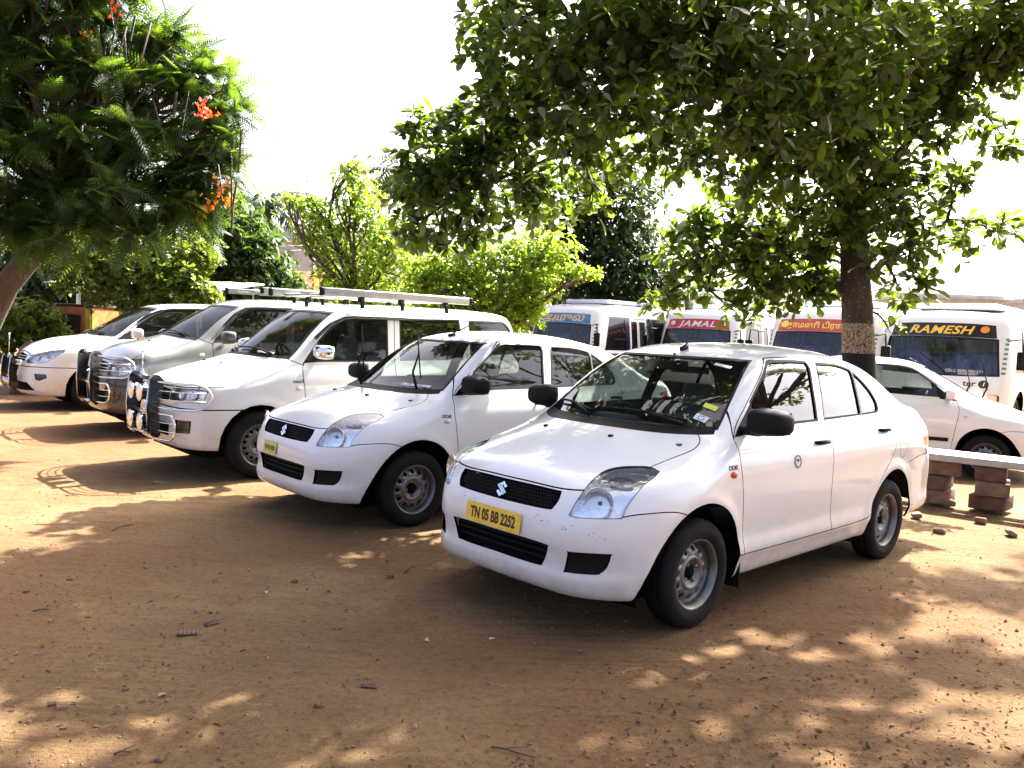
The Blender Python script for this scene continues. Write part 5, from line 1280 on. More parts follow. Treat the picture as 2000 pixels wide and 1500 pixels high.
def ground_z(x, y):
    i = int(np.clip(np.searchsorted(gx, x), 1, nx_-1)); j = int(np.clip(np.searchsorted(gy, y), 1, ny_-1)); return float(GZ[i, j])

# loose grit and crushed leaf litter too fine to count
rs = np.random.RandomState(7)
def scatter(tv, tf, pos, rot, scale, tone=None):
    """copies of a template as one vertex / face array: rot (n,3,3), scale (n,) or (n,3)"""
    n = len(pos); tv = np.asarray(tv, float); tf = np.asarray(tf, int); s = np.asarray(scale, float); s = s[:, None, None] if s.ndim == 1 else s[:, None, :]
    V_ = np.einsum('nij,nkj->nki', rot, tv[None]*s) + pos[:, None, :]
    F_ = tf[None] + (np.arange(n)*len(tv))[:, None, None]
    T_ = None if tone is None else np.repeat(tone, len(tv))
    return V_.reshape(-1, 3), F_.reshape(-1, tf.shape[1]), T_
def rot_from(dirs, roll):
    """rotation matrices whose local X follows dirs, rolled about it"""
    x = dirs/np.linalg.norm(dirs, axis=1)[:, None]; up = np.where(np.abs(x[:, 2:3]) < .95, np.array([[0, 0, 1.]]), np.array([[1., 0, 0]]))
    y = np.cross(up, x); y /= np.linalg.norm(y, axis=1)[:, None]; z = np.cross(x, y); c, s = np.cos(roll)[:, None], np.sin(roll)[:, None]
    return np.stack([x, y*c + z*s, z*c - y*s], -1)
def rand_rot(n): return rot_from(rs.randn(n, 3), rs.rand(n)*6.28)
STONE = ([(1, 0, 0), (-1, 0, 0), (0, 1, 0), (0, -1, 0), (0, 0, 1), (0, 0, -1)], [(0, 2, 4), (2, 1, 4), (1, 3, 4), (3, 0, 4), (2, 0, 5), (1, 2, 5), (3, 1, 5), (0, 3, 5)])
n = 5200; pu = rs.rand(n)*2300 - 150; pv = 880 + 640*rs.rand(n)**.8
P_ = np.array([on_ground(a, b) for a, b in zip(pu, pv)]); P_ = P_[np.abs(P_[:, 0]) < 12]; n = len(P_)
sz = (.003 + .008*rs.rand(n)**5); P_[:, 2] = [ground_z(a, b) + s*.3 for (a, b, _), s in zip(P_, sz)]
V_, F_, T_ = scatter(*STONE, P_, rand_rot(n), sz[:, None]*(.6 + .8*rs.rand(n, 3)), rs.rand(n))
flat('grit', (.20, .115, .07), .95, var=.5, vscale=3)
o = link('gravel', np_mesh('gravel', V_, F_, ['grit'], False)); o['kind'] = 'stuff'; o['label'] = 'fine grit and gravel scattered over the bare earth'
n = 1900; pu = rs.rand(n)*2200 - 100; pv = 900 + 620*rs.rand(n)**.7; pu = np.where(rs.rand(n) < .45, 1150 + 850*rs.rand(n), pu)
P_ = np.array([on_ground(a, b) for a, b in zip(pu, pv)]); P_ = P_[np.abs(P_[:, 0]) < 12]; n = len(P_); P_[:, 2] = [ground_z(a, b) + .004 for a, b, _ in P_]
ang = rs.rand(n)*6.28; D_ = np.stack([np.cos(ang), np.sin(ang), rs.randn(n)*.25], 1)
CRUMB = ([(-1, 0, 0), (-.3, -.32, .1), (.6, -.25, 0), (1, .05, .12), (.3, .35, .05), (-.5, .25, .15)], [(0, 1, 2), (0, 2, 3), (0, 3, 4), (0, 4, 5)])
V_, F_, T_ = scatter(*CRUMB, P_, rot_from(D_, rs.randn(n)*.5), .005 + .015*rs.rand(n)**2.5, rs.rand(n))
leaf_mat('litter', [(.05, .028, .016), (.11, .06, .03), (.20, .12, .06)], trans=(.1, .05, .02), tw=.1, rough=.9, spec=.05)
o = link('leaf_litter', np_mesh('leaf_litter', V_, F_, ['litter'], False, T_)); o['kind'] = 'stuff'; o['label'] = 'crushed dry leaf crumbs scattered over the bare earth'
# ------------------------------------------------------------------ trees
def bark(name, col, var=.35, paint=False):
    m, n, b = new_mat(name); N, L = n.nodes.new, n.links.new
    tc = N('ShaderNodeTexCoord'); mp = N('ShaderNodeMapping'); mp.inputs['Scale'].default_value = (9, 9, 2.2); L(tc.outputs['Object'], mp.inputs['Vector'])
    t = N('ShaderNodeTexNoise'); t.inputs['Scale'].default_value = 1.6; t.inputs['Detail'].default_value = 9; t.inputs['Roughness'].default_value = .7; L(mp.outputs[0], t.inputs['Vector'])
    r = N('ShaderNodeValToRGB'); e = r.color_ramp.elements; e[0].position = .32; e[0].color = tuple(c*(1-var) for c in col) + (1,); e[1].position = .70; e[1].color = tuple(c*(1+var) for c in col) + (1,)
    L(t.outputs[0], r.inputs[0]); out = r.outputs[0]
    if paint:
        # whitewash band, flaking, above a tar-black foot
        sp = N('ShaderNodeSeparateXYZ'); L(tc.outputs['Object'], sp.inputs[0])
        t2 = N('ShaderNodeTexNoise'); t2.inputs['Scale'].default_value = 55; t2.inputs['Detail'].default_value = 5; L(tc.outputs['Object'], t2.inputs['Vector'])
        def band(z0, z1, thr):
            a = N('ShaderNodeMath'); a.operation = 'GREATER_THAN'; a.inputs[1].default_value = z0; L(sp.outputs[2], a.inputs[0])
            c = N('ShaderNodeMath'); c.operation = 'LESS_THAN'; c.inputs[1].default_value = z1; L(sp.outputs[2], c.inputs[0])
            d = N('ShaderNodeMath'); d.operation = 'MULTIPLY'; L(a.outputs[0], d.inputs[0]); L(c.outputs[0], d.inputs[1])
            g = N('ShaderNodeMath'); g.operation = 'GREATER_THAN'; g.inputs[1].default_value = thr; L(t2.outputs[0], g.inputs[0])
            h = N('ShaderNodeMath'); h.operation = 'MULTIPLY'; L(d.outputs[0], h.inputs[0]); L(g.outputs[0], h.inputs[1]); return h.outputs[0]
        for fac, c in ((band(1.46, 1.80, .44), (.20, .155, .115)), (band(1.46, 1.80, .60), (.34, .29, .23)), (band(1.80, 2.3, .66), (.30, .27, .22)), (band(-1, 1.47, .2), (.012, .011, .012))):
            x = N('ShaderNodeMix'); x.data_type = 'RGBA'; L(fac, x.inputs[0]); L(out, x.inputs[6]); x.inputs[7].default_value = (*c, 1); out = x.outputs[2]
    L(out, b.inputs['Base Color']); b.inputs['Roughness'].default_value = .9; b.inputs['Specular IOR Level'].default_value = .2
    bp = N('ShaderNodeBump'); bp.inputs['Strength'].default_value = .8; bp.inputs['Distance'].default_value = .03; L(t.outputs[0], bp.inputs['Height']); L(bp.outputs[0], b.inputs['Normal'])
    return m
bark('almond_bark', (.045, .036, .028), .4, True); bark('pale_bark', (.085, .064, .047)); bark('dark_bark', (.07, .055, .042)); bark('palm_bark', (.19, .165, .14))
leaf_mat('almond_leaf', [(.005, .013, .005), (.008, .021, .007), (.014, .030, .009), (.034, .036, .010)], trans=(.24, .37, .022), tw=.30, rough=.38)
leaf_mat('gulmohar_leaf', [(.008, .021, .006), (.015, .038, .009), (.028, .060, .012), (.048, .080, .015)], trans=(.16, .28, .02), tw=.34)
leaf_mat('bright_leaf', [(.035, .075, .010), (.06, .11, .012), (.10, .155, .018), (.15, .19, .028)], trans=(.44, .62, .045), tw=.47)
leaf_mat('olive_leaf', [(.022, .046, .009), (.042, .075, .012), (.075, .11, .018), (.12, .14, .028)], trans=(.27, .36, .028), tw=.42)
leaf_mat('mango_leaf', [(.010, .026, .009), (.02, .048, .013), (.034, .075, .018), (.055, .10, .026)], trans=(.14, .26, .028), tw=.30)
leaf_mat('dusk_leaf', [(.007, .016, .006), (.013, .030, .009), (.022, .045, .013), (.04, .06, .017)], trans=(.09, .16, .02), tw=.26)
leaf_mat('palm_leaf', [(.012, .024, .008), (.02, .036, .011), (.034, .05, .016)], trans=(.07, .12, .025), tw=.25, spec=.15)
leaf_mat('petal', [(.55, .03, .012), (.75, .06, .015), (.80, .14, .02)], trans=(.8, .12, .02), tw=.35); leaf_mat('orange_petal', [(.75, .20, .02), (.85, .28, .03)], trans=(.9, .35, .03), tw=.35)
flat('pod', (.035, .02, .014), .6, var=.3)

LEAF = (np.array([(0, 0, 0), (.28, -.13, .012), (.28, .13, .012), (.62, -.255, -.01), (.62, .255, -.01), (.88, -.21, -.06), (.88, .21, -.06), (1., 0, -.12), (.30, 0, -.03), (.66, 0, -.065)]),
        np.array([(0, 1, 8), (0, 8, 2), (1, 3, 9), (1, 9, 8), (8, 9, 4), (8, 4, 2), (3, 5, 9), (5, 7, 9), (9, 7, 6), (9, 6, 4)]))          # obovate, folded along the midrib
SLIM = (np.array([(0, 0, 0), (.45, -.20, .0), (.45, .20, .0), (1., 0, -.10), (.45, 0, -.05)]), np.array([(0, 1, 4), (0, 4, 2), (1, 3, 4), (4, 3, 2)]))
def frond_template(pairs=11, L=1., w=.27):
    V_ = []; F_ = []
    for i in range(pairs):
        t = .12 + .86*i/(pairs - 1); x = t*L; z = -.30*t*t; ln = w*math.sin(math.pi*(.16 + .80*t))**.7
        for s in (-1, 1):
            b = len(V_); dx = .10; th = .030
            V_ += [(x - th, s*.004, z), (x + th, s*.004, z), (x + dx + th*.9, s*ln*.62, z - .02), (x + dx - th*.7, s*ln*.62, z - .02), (x + dx*1.7, s*ln, z - .075)]
            F_ += [(b, b+1, b+2), (b, b+2, b+3), (b+3, b+2, b+4)]
    b = len(V_)
    V_ += [(0, -.007, 0), (0, .007, 0), (.5, .005, -.075), (.5, -.005, -.075), (1., 0, -.30)]; F_ += [(b, b+1, b+2), (b, b+2, b+3), (b+3, b+2, b+4)]
    return np.array(V_), np.array(F_)
FROND = frond_template()
FUZZ = .10
def in_lobes(lobes, n, shell=.55):
    """points spread through ellipsoid lobes (centre, rx, ry, rz), thicker towards the outside"""
    w = np.array([(l[1]*l[2]*l[3])**.62 for l in lobes]); k = rs.choice(len(lobes), n, p=w/w.sum())
    d = rs.randn(n, 3); d /= np.linalg.norm(d, axis=1)[:, None]; r = (shell + (1 - shell)*rs.rand(n))**1.0*(.82 + .26*rs.rand(n))
    r = np.where(rs.rand(n) < .25, rs.rand(n)**.5, r)
    d = d + rs.randn(n, 3)*FUZZ
    C = np.array([l[0] for l in lobes])[k]; Rr = np.array([l[1:4] for l in lobes])[k]
    return C + d*r[:, None]*Rr, d, k
def rosettes(P_, D_, per, length, jitter=.5, droop=.2, out=.6):
    """several leaves fan out from each twig tip"""
    n = len(P_); m = rs.randint(per[0], per[1] + 1, n); P2 = np.repeat(P_, m, 0); D2 = np.repeat(D_, m, 0)
    k = len(P2); ang = rs.rand(k)*6.28
    ax = D2*out + np.array([0, 0, .35]) + rs.randn(k, 3)*.25; ax /= np.linalg.norm(ax, axis=1)[:, None]
    t1 = np.cross(ax, np.array([[.3, .5, .81]])); t1 /= np.linalg.norm(t1, axis=1)[:, None] + 1e-9; t2 = np.cross(ax, t1)
    dirs = t1*np.cos(ang)[:, None] + t2*np.sin(ang)[:, None] + ax*(.15 + .5*rs.rand(k))[:, None]; dirs[:, 2] -= droop*rs.rand(k)
    return P2, dirs, length*(.6 + .6*rs.rand(k)), rs.randn(k)*jitter
def limb(mb, a, b, r0, r1, bend=.12, n=6, sides=7):
    a, b = Vector(a), Vector(b); L = (b - a).length; off = Vector((rs.randn()*bend, rs.randn()*bend, abs(rs.randn())*bend*.6))*L
    pts = []; rr = []
    for i in range(n + 1):
        t = i/n; w = math.sin(t*math.pi); pts.append(a.lerp(b, t) + off*w + Vector((rs.randn(), rs.randn(), rs.randn()))*.012*L*w); rr.append(r0 + (r1 - r0)*t)
    mb.tube(pts, rr, sides); return pts
def make_tree(name, label, base, fork, lobes, leaf, mat, n_tips, per, length, trunk_r=.16, bark_m='pale_bark', group=None, droop=.2, tips=0, trunk_pts=None, stems=True):
    base = Vector(base); t = thing(name, label, 'tree', base, 0, group); inv = -base
    tr = MB(); fork = Vector(fork)
    pts = trunk_pts or [base, base.lerp(fork, .35) + Vector((rs.randn()*.06, rs.randn()*.06, 0)), base.lerp(fork, .7) + Vector((rs.randn()*.06, rs.randn()*.06, 0)), fork]
    pts = [Vector(p) + inv for p in pts]; m = len(pts)
    tr.tube([pts[0] - Vector((0, 0, .15))] + pts, [trunk_r*1.25] + [trunk_r*(1 - .35*i/(m-1)) for i in range(m)], 12); tr.build('trunk', bark_m, t)
    if stems:
        for l in lobes:
            b = MB(); c = Vector(l[0]) + inv; p = limb(b, fork + inv, c, trunk_r*.42, .018, .10)
            for q in range(5):
                e = c + Vector(rs.randn(3))*Vector(l[1:4]).length*.32; limb(b, p[3] if q % 2 else p[4], e, .022, .006, .12, 4, 5)
            b.build('branch', bark_m, t)
    P_, D_, k = in_lobes(lobes, n_tips); P2, dirs, ln, roll = rosettes(P_, D_, per, length, droop=droop)
    tone = np.clip(rs.rand(len(P2))*.7 + np.repeat(rs.rand(1), len(P2))*.1 + .15*rs.randn(len(P2)), 0, 1)
    V_, F_, T_ = scatter(leaf[0], leaf[1], P2 + np.array(inv), rot_from(dirs, roll), ln, tone)
    c = link('crown', np_mesh(name + '_crown', V_, F_, [mat], True, T_), t); c['kind'] = 'stuff'
    return t, (P2, dirs, ln, roll)
def px_lobes(L, flat_=.8):
    return [(at(u, v, d), r, r*1.0, r*flat_) for (u, v, d, r) in L]

# --- the broad-leaved shade tree over the cars
AL = [(875, 300, 8.9, .62), (830, 262, 8.9, .30), (850, 400, 8.7, .58), (800, 455, 8.7, .24), (815, 350, 8.8, .30), (955, 370, 8.9, .58), (945, 245, 8.8, .50), (1010, 300, 8.7, .55), (900, 470, 8.9, .28), (1060, 400, 9.1, .45),
 (965, 60, 8.2, .42), (1030, 120, 8.0, .62), (1080, 30, 7.6, .75), (1110, 215, 8.1, .62), (1180, 110, 7.4, .80), (1250, 20, 7.0, .85), (1210, 250, 8.2, .62), (1120, 320, 8.8, .48),
 (1300, 140, 7.4, .72), (1390, 60, 6.8, .85), (1440, 190, 7.4, .75), (1520, 80, 7.0, .85), (1410, 320, 8.3, .50), (1500, 310, 8.1, .62), (1570, 220, 7.8, .70), (1590, 360, 8.6, .50), (1310, 290, 8.3, .40),
 (1500, 430, 9.0, .58), (1395, 480, 9.4, .40), (1440, 540, 9.5, .44), (1345, 545, 9.6, .30), (1540, 520, 9.4, .42), (1580, 460, 9.2, .42), (1480, 600, 9.6, .22), (1290, 590, 9.6, .20), (1440, 610, 9.4, .20),
 (1650, 80, 7.6, .80), (1760, 50, 8.2, .75), (1690, 220, 8.6, .58), (1790, 180, 9.0, .55), (1870, 70, 9.0, .70), (1960, 30, 9.0, .62), (1900, 150, 9.3, .42), (1975, 130, 9.3, .32), (1770, 290, 9.3, .45), (1960, 270, 9.4, .26), (1900, 240, 9.4, .22),
 (1790, 385, 9.4, .40), (1870, 350, 9.4, .26), (1830, 460, 9.5, .40), (1905, 455, 9.5, .24), (1960, 445, 9.5, .16), (1750, 480, 9.5, .38), (1760, 570, 9.5, .30), (1800, 545, 9.5, .22), (1735, 400, 9.3, .36), (1630, 560, 9.6, .26), (1735, 640, 9.5, .13), (1860, 190, 9.2, .34), (1935, 95, 9.1, .45), (1995, 60, 9.1, .4), (1830, 130, 9.1, .42), (1720, 130, 8.6, .6), (1810, 240, 9.3, .36), (1690, 330, 9.2, .42), (1640, 300, 8.9, .42), (1350, 440, 9.4, .26), (1620, 420, 9.1, .36), (1410, 420, 9.2, .30), (1330, 500, 9.6, .30), (1500, 520, 9.3, .4), (930, 430, 8.9, .34), (880, 360, 8.8, .45), (1000, 200, 8.5, .5), (1150, 400, 9.0, .24), (1660, 330, 8.9, .36), (1705, 420, 9.0, .34), (1640, 480, 9.0, .30), (1530, 575, 9.4, .34), (1590, 560, 9.3, .28), (1470, 480, 9.2, .42), (1620, 250, 8.6, .42), (1700, 510, 9.1, .22)]
lobes = px_lobes(AL, .78)
TB = Vector((3.95, 9.35, 0))
rs = np.random.RandomState(21)
for k in range(62):                              # the rest of the crown, above and beyond the frame
    a = rs.rand()*6.28; q = rs.rand()**.6; x = 3.6 + 5.6*q*math.cos(a); y = 7.6 + 4.8*q*math.sin(a); z = 6.0 + 4.0*rs.rand()*(1 - .45*q*q)
    p = Vector((x, y, z)); r = .55 + .45*rs.rand()
    zmin = CAM_H + (y)*(.47 - .0*x) ; 
    if y > 3 and z - r < zmin: z = zmin + r
    lobes.append((Vector((x, y, z)), r, r, r*.75))
for (x, y, z) in ((8.2, 10.2, 6.6), (9.2, 9.8, 7.4), (8.8, 10.8, 8.0), (10.2, 10.4, 7.2), (9.6, 9.2, 8.4), (10.6, 11.2, 8.2), (8.0, 9.0, 8.4)): lobes.append((Vector((x, y, z)), .75, .75, .5))
ta = math.tan(SUN_EL); ca, sa = math.cos(SUN_AZ), math.sin(SUN_AZ)
for k in range(30):                              # out-of-frame boughs added up the sun's path to shade the ground before the cars
    gx_ = -4.4 + 4.6*rs.rand(); gy_ = 1.6 + 3.6*rs.rand(); r = .55 + .3*rs.rand(); s_ = (CAM_H + .47*gy_ + r)/(ta - .47*sa) + 2.4 + 1.6*rs.rand()
    lobes.append((Vector((gx_ + ca*s_, gy_ + sa*s_, ta*s_)), r, r, r*.6))
for k in range(24):                              # sparser boughs that dapple the ground beside the nearest car
    gx_ = .2 + 5.6*rs.rand(); gy_ = 1.4 + 4.6*rs.rand(); r = .38 + .25*rs.rand(); s_ = (CAM_H + .47*gy_ + r)/(ta - .47*sa) + 1.6 + 2.2*rs.rand()
    lobes.append((Vector((gx_ + ca*s_, gy_ + sa*s_, ta*s_)), r, r, r*.6))
fork = at(1668, 400, 9.3)
tree, lv = make_tree('almond_tree', 'large dark broad-leaved shade tree with a painted trunk behind the nearest car', TB, fork, lobes[:len(AL)], LEAF, 'almond_leaf', 4100, (6, 9), .140, .20, 'almond_bark', trunk_pts=[TB, at(1678, 740, 9.35), at(1674, 600, 9.35), at(1668, 500, 9.3), fork], stems=False)
inv = -TB
MAIN = []
def bough(p, q, r0, r1, bend, n_, sd):
    b = MB(); pts = limb(b, p + inv, q + inv, r0, r1, bend, n_, sd); b.build('branch', 'almond_bark', tree); MAIN.extend(pts); return pts
bough(fork, at(1655, 60, 8.8), .13, .07, .03, 7, 10)
bough(at(1672, 420, 9.3), at(1900, 130, 9.2), .06, .03, .04, 8, 8); bough(at(1672, 560, 9.3), at(1850, 430, 9.5), .05, .02, .05, 8, 7)
bough(at(1668, 470, 9.3), at(1615, 310, 8.9), .10, .07, .03, 6, 9); bough(at(1615, 310, 8.9), at(1400, 230, 8.4), .06, .04, .05, 8, 8); bough(at(1400, 230, 8.4), at(1200, 265, 8.5), .04, .03, .05, 8, 7); bough(at(1200, 265, 8.5), at(900, 380, 8.8), .03, .014, .06, 10, 6)
bough(at(1615, 310, 8.9), at(1500, 60, 7.6), .05, .025, .05, 8, 7); bough(at(1500, 200, 8.2), at(1150, 60, 7.6), .04, .016, .05, 9, 6); bough(at(1675, 600, 9.3), at(1560, 480, 9.4), .06, .03, .04, 6, 8); bough(at(1560, 480, 9.4), at(1370, 540, 9.6), .03, .012, .07, 8, 6)
for l in lobes[:len(AL)]:
    c = Vector(l[0]) + inv; st = min(MAIN, key=lambda m_: (m_ - c).length)
    if (st - c).length < .15: continue
    b = MB(); p = limb(b, st, c, .022, .008, .10, 6, 6)
    for q in range(3): limb(b, p[3 + q], c + Vector(rs.randn(3))*l[1]*.55, .010, .004, .12, 4, 4)
    b.build('branch', 'almond_bark', tree)
# upper crown, outside the picture, that casts the shade
P_, D_, k_ = in_lobes(lobes[len(AL):], 3300); P2, dirs, ln, roll = rosettes(P_, D_, (6, 9), .21)
V_, F_, T_ = scatter(LEAF[0], LEAF[1], P2 + np.array(inv), rot_from(dirs, roll), ln, rs.rand(len(P2)))
o = link('upper_crown', np_mesh('upper_crown', V_, F_, ['almond_leaf'], True, T_), tree); o['kind'] = 'stuff'
# the leaves that show largest, each on its own
meL = []
for k in range(3): meL.append(np_mesh('almond_leaf_%d' % k, LEAF[0]*np.array([1, .92 + .1*k, 1 + k*.6]), LEAF[1], ['almond_leaf'], True, np.full(len(LEAF[0]), (.25, .45, .7)[k])))
vis = []
while len(vis) < 300:
    l = lobes[rs.randint(len(AL))]; d = rs.randn(3); d /= np.linalg.norm(d); d[1] = -abs(d[1]); vis.append((Vector(l[0]) + Vector(d*np.array(l[1:4])*1.0), Vector(d)))
for p, d in vis:
    dr = np.array([d]) + rs.randn(1, 3)*.5; dr[:, 2] -= .15; M = rot_from(dr, rs.randn(1)*.5)[0]; s = .165*(.75 + .5*rs.rand())
    o = link('leaf', meL[rs.randint(3)], tree); o.matrix_local = Matrix.Translation(p + inv) @ Matrix(M.tolist()).to_4x4() @ Matrix.Scale(s, 4)

# --- the flame tree on the left
GL = [(70, 60, 9.6, .62), (170, 150, 9.6, .60), (60, 190, 9.4, .62), (230, 90, 9.8, .42), (330, 95, 10., .40), (300, 180, 9.8, .55), (400, 160, 10., .42), (440, 215, 10., .34), (400, 270, 10., .42), (290, 290, 9.7, .55), (190, 270, 9.4, .60), (60, 320, 9.2, .62), (170, 370, 9.3, .55), (310, 390, 9.8, .48), (400, 340, 10., .40), (420, 320, 10.1, .30), (250, 440, 9.6, .42), (120, 450, 9.3, .45), (30, 440, 9.2, .42), (370, 430, 10., .30), (150, 20, 9.6, .45), (20, 120, 9.3, .55), (-90, 200, 9.2, .8), (-100, 50, 9.4, .8), (-60, 380, 9.1, .6), (60, -70, 9.5, .8), (200, -60, 9.7, .7), (-80, -80, 9.6, .8), (390, 390, 10., .26), (320, 60, 10., .22)]
gl = px_lobes(GL, .46); rs = np.random.RandomState(5)
gb = Vector((-6.75, 9.9, 0))
ft, _ = make_tree('flame_tree', 'feathery-leaved flame tree with red flowers and hanging pods at the left edge', gb, at(120, 430, 9.6), gl, FROND, 'gulmohar_leaf', 900, (5, 8), .36, .17, 'pale_bark', droop=.35, trunk_pts=[gb, at(-30, 640, 9.85), at(10, 560, 9.8), at(70, 490, 9.7), at(120, 430, 9.6)])
ginv = -gb
def blossom(name, mat, u, v, d, n, r, parent, inv_):
    P_ = np.array(at(u, v, d)) + rs.randn(n, 3)*r*.55; V_, F_, T_ = scatter(SLIM[0]*np.array([1, 1.6, 1]), SLIM[1], P_ + np.array(inv_), rand_rot(n), .05 + .03*rs.rand(n), rs.rand(n))
    o = link(name, np_mesh(name, V_, F_, [mat], True, T_), parent); o['kind'] = 'stuff'; return o
for (u, v, n_, r_) in ((400, 213, 40, .085), (180, 103, 22, .07), (172, 70, 14, .05), (225, 22, 12, .06), (85, 55, 8, .05)): blossom('flower_cluster', 'petal', u, v, 9.3, n_, r_, ft, ginv)
for (u, v, n_, r_) in ((437, 370, 44, .14), (378, 410, 26, .09), (410, 402, 20, .07), (450, 395, 18, .06)): blossom('flower_cluster', 'orange_petal', u, v, 9.7, n_, r_, ft, ginv)
for k in range(26):
    u, v = ((240, 45), (250, 60), (445, 225), (215, 30), (420, 330), (190, 230), (360, 170), (160, 60), (30, 30), (460, 370), (120, 20), (305, 200))[k % 12]; p = at(u + rs.randn()*26, v + rs.randn()*18, 9.3) + ginv; L_ = .25 + .25*rs.rand()
    s = MB(); s.box(p - Vector((0, 0, L_/2)), (.024, .008, L_), M=Matrix.Rotation(rs.randn()*.12, 4, 'X') @ Matrix.Rotation(rs.randn()*.12, 4, 'Y') @ Matrix.Rotation(rs.rand()*3, 4, 'Z'), bev=.004); s.build('pod', 'pod', ft)

# --- background trees
def bg_tree(name, label, base, L, mat, n, per, ln, leaf=SLIM, tr=.10, bk='dark_bark', fl=.85, seed=1, droop=.25, group=None):
    global rs, FUZZ; FUZZ = .34; rs = np.random.RandomState(seed); lb = px_lobes(L, fl); c = sum((Vector(l[0]) for l in lb), Vector())/len(lb); b = Vector(base)
    return make_tree(name, label, b, Vector((b.x*.4 + c.x*.6, b.y*.4 + c.y*.6, min(c.z*.62, 2.4))), lb, leaf, mat, n, per, ln, tr, bk, droop=droop)[0]
def foot(u, depth): p = at(u, 640, depth); return (p.x, p.y, 0)
bg_tree('sapling_tree', 'tall bright yellow-green tree with airy foliage behind the roof carriers', foot(745, 17), [(690, 350, 17, .42), (700, 400, 17, .52), (640, 425, 17, .50), (610, 450, 17, .30), (575, 420, 17, .2), (735, 445, 17, .55), (600, 400, 17, .30), (655, 475, 17, .50), (770, 500, 17, .55), (710, 535, 17, .6), (640, 545, 17, .45), (795, 440, 17.2, .35), (690, 325, 17, .20), (565, 392, 17, .18), (600, 480, 17, .22), (660, 595, 17, .5), (760, 590, 17, .55)], 'bright_leaf', 1900, (4, 7), .105, LEAF, .09, seed=31)
bg_tree('leafy_bush', 'bright lime-green bushy tree beside the blue-bannered bus', foot(960, 14.5), [(860, 520, 14.5, .45), (930, 505, 14.5, .48), (1010, 500, 14.3, .50), (1080, 490, 14.3, .38), (1130, 530, 14.2, .20), (1165, 535, 14.2, .10), (850, 575, 14.5, .5), (930, 570, 14.5, .5), (1010, 565, 14.3, .5), (1060, 550, 14.3, .35), (985, 615, 14.2, .42), (1040, 610, 14.2, .25), (900, 620, 14.5, .5), (820, 540, 14.6, .3)], 'bright_leaf', 2500, (5, 8), .095, LEAF, .10, seed=32)
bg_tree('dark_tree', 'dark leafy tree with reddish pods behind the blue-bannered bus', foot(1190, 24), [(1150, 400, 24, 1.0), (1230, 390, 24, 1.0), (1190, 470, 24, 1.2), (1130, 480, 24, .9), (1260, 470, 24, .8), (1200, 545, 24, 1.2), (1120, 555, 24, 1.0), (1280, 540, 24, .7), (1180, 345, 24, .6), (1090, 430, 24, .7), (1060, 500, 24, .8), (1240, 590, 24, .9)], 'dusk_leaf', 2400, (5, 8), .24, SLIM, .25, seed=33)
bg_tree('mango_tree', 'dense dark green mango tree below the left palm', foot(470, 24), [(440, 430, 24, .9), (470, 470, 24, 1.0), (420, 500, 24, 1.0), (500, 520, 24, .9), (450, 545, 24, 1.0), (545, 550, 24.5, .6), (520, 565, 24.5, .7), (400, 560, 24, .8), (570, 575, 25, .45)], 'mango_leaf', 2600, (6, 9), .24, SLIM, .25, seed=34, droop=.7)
bg_tree('yellow_green_tree', 'thin-trunked yellow-green tree behind the white people carrier', foot(243, 16.5), [(180, 500, 16.5, .55), (260, 490, 16.5, .6), (330, 500, 16.5, .5), (140, 530, 16.5, .45), (230, 540, 16.5, .55), (300, 545, 16.3, .5), (370, 560, 16.2, .42), (400, 575, 16.2, .25), (340, 585, 16.2, .35), (200, 570, 16.5, .3), (390, 500, 16.5, .35), (110, 490, 16.5, .4), (280, 580, 16.4, .3)], 'olive_leaf', 2000, (5, 8), .13, LEAF, .06, seed=35)
bg_tree('roadside_shrub', 'low rounded green shrub at the left edge beside the goods truck', foot(70, 16), [(60, 615, 16, .38), (80, 628, 16, .33), (25, 640, 16, .4), (105, 645, 16, .2), (60, 655, 16, .4), (105, 660, 16, .3), (-20, 620, 16, .5), (10, 675, 15.8, .25)], 'olive_leaf', 1100, (5, 8), .11, LEAF, .05, seed=36)
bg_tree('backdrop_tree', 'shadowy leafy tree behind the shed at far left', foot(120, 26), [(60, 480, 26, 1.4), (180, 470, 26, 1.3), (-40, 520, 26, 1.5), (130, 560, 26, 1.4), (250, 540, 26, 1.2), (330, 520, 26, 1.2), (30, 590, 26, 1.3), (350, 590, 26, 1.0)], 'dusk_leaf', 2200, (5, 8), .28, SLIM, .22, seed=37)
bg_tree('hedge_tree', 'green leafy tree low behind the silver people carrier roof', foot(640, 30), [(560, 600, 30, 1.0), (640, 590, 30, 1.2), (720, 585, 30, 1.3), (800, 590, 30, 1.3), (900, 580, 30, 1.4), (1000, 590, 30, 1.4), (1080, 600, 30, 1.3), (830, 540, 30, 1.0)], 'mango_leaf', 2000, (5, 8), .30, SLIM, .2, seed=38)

rs = np.random.RandomState(77); FUZZ = .3
rl = [(Vector(c_), r_, r_, r_*.6) for c_, r_ in (((10.6, 8.7, 5.2), .8), ((12, 9.6, 5.6), .9), ((11.2, 9.2, 6.6), .9), ((13, 10.3, 5.0), .8), ((13.4, 9.4, 6.8), 1.), ((12.4, 8.4, 6.2), .9), ((14.4, 10.6, 6.2), 1.), ((10.2, 8.2, 6.4), .6), ((14.5, 9.4, 4.6), .6), ((9.9, 8.9, 4.3), .35), ((8.6, 5.6, 6.0), 1.1), ((9.6, 4.2, 6.2), 1.2), ((8.2, 3.6, 7.2), 1.1), ((10.2, 7.0, 7.2), 1.2), ((9.2, 6.6, 8.4), 1.1), ((7.6, 4.8, 8.2), 1.1), ((10.8, 5.2, 5.0), 1.2), ((7.0, 2.6, 6.4), 1.1), ((9.0, 2.2, 5.4), 1.2), ((11.4, 3.4, 6.8), 1.3))]  # out-of-view crown; nearer lobes added to keep sky light off the nearest car
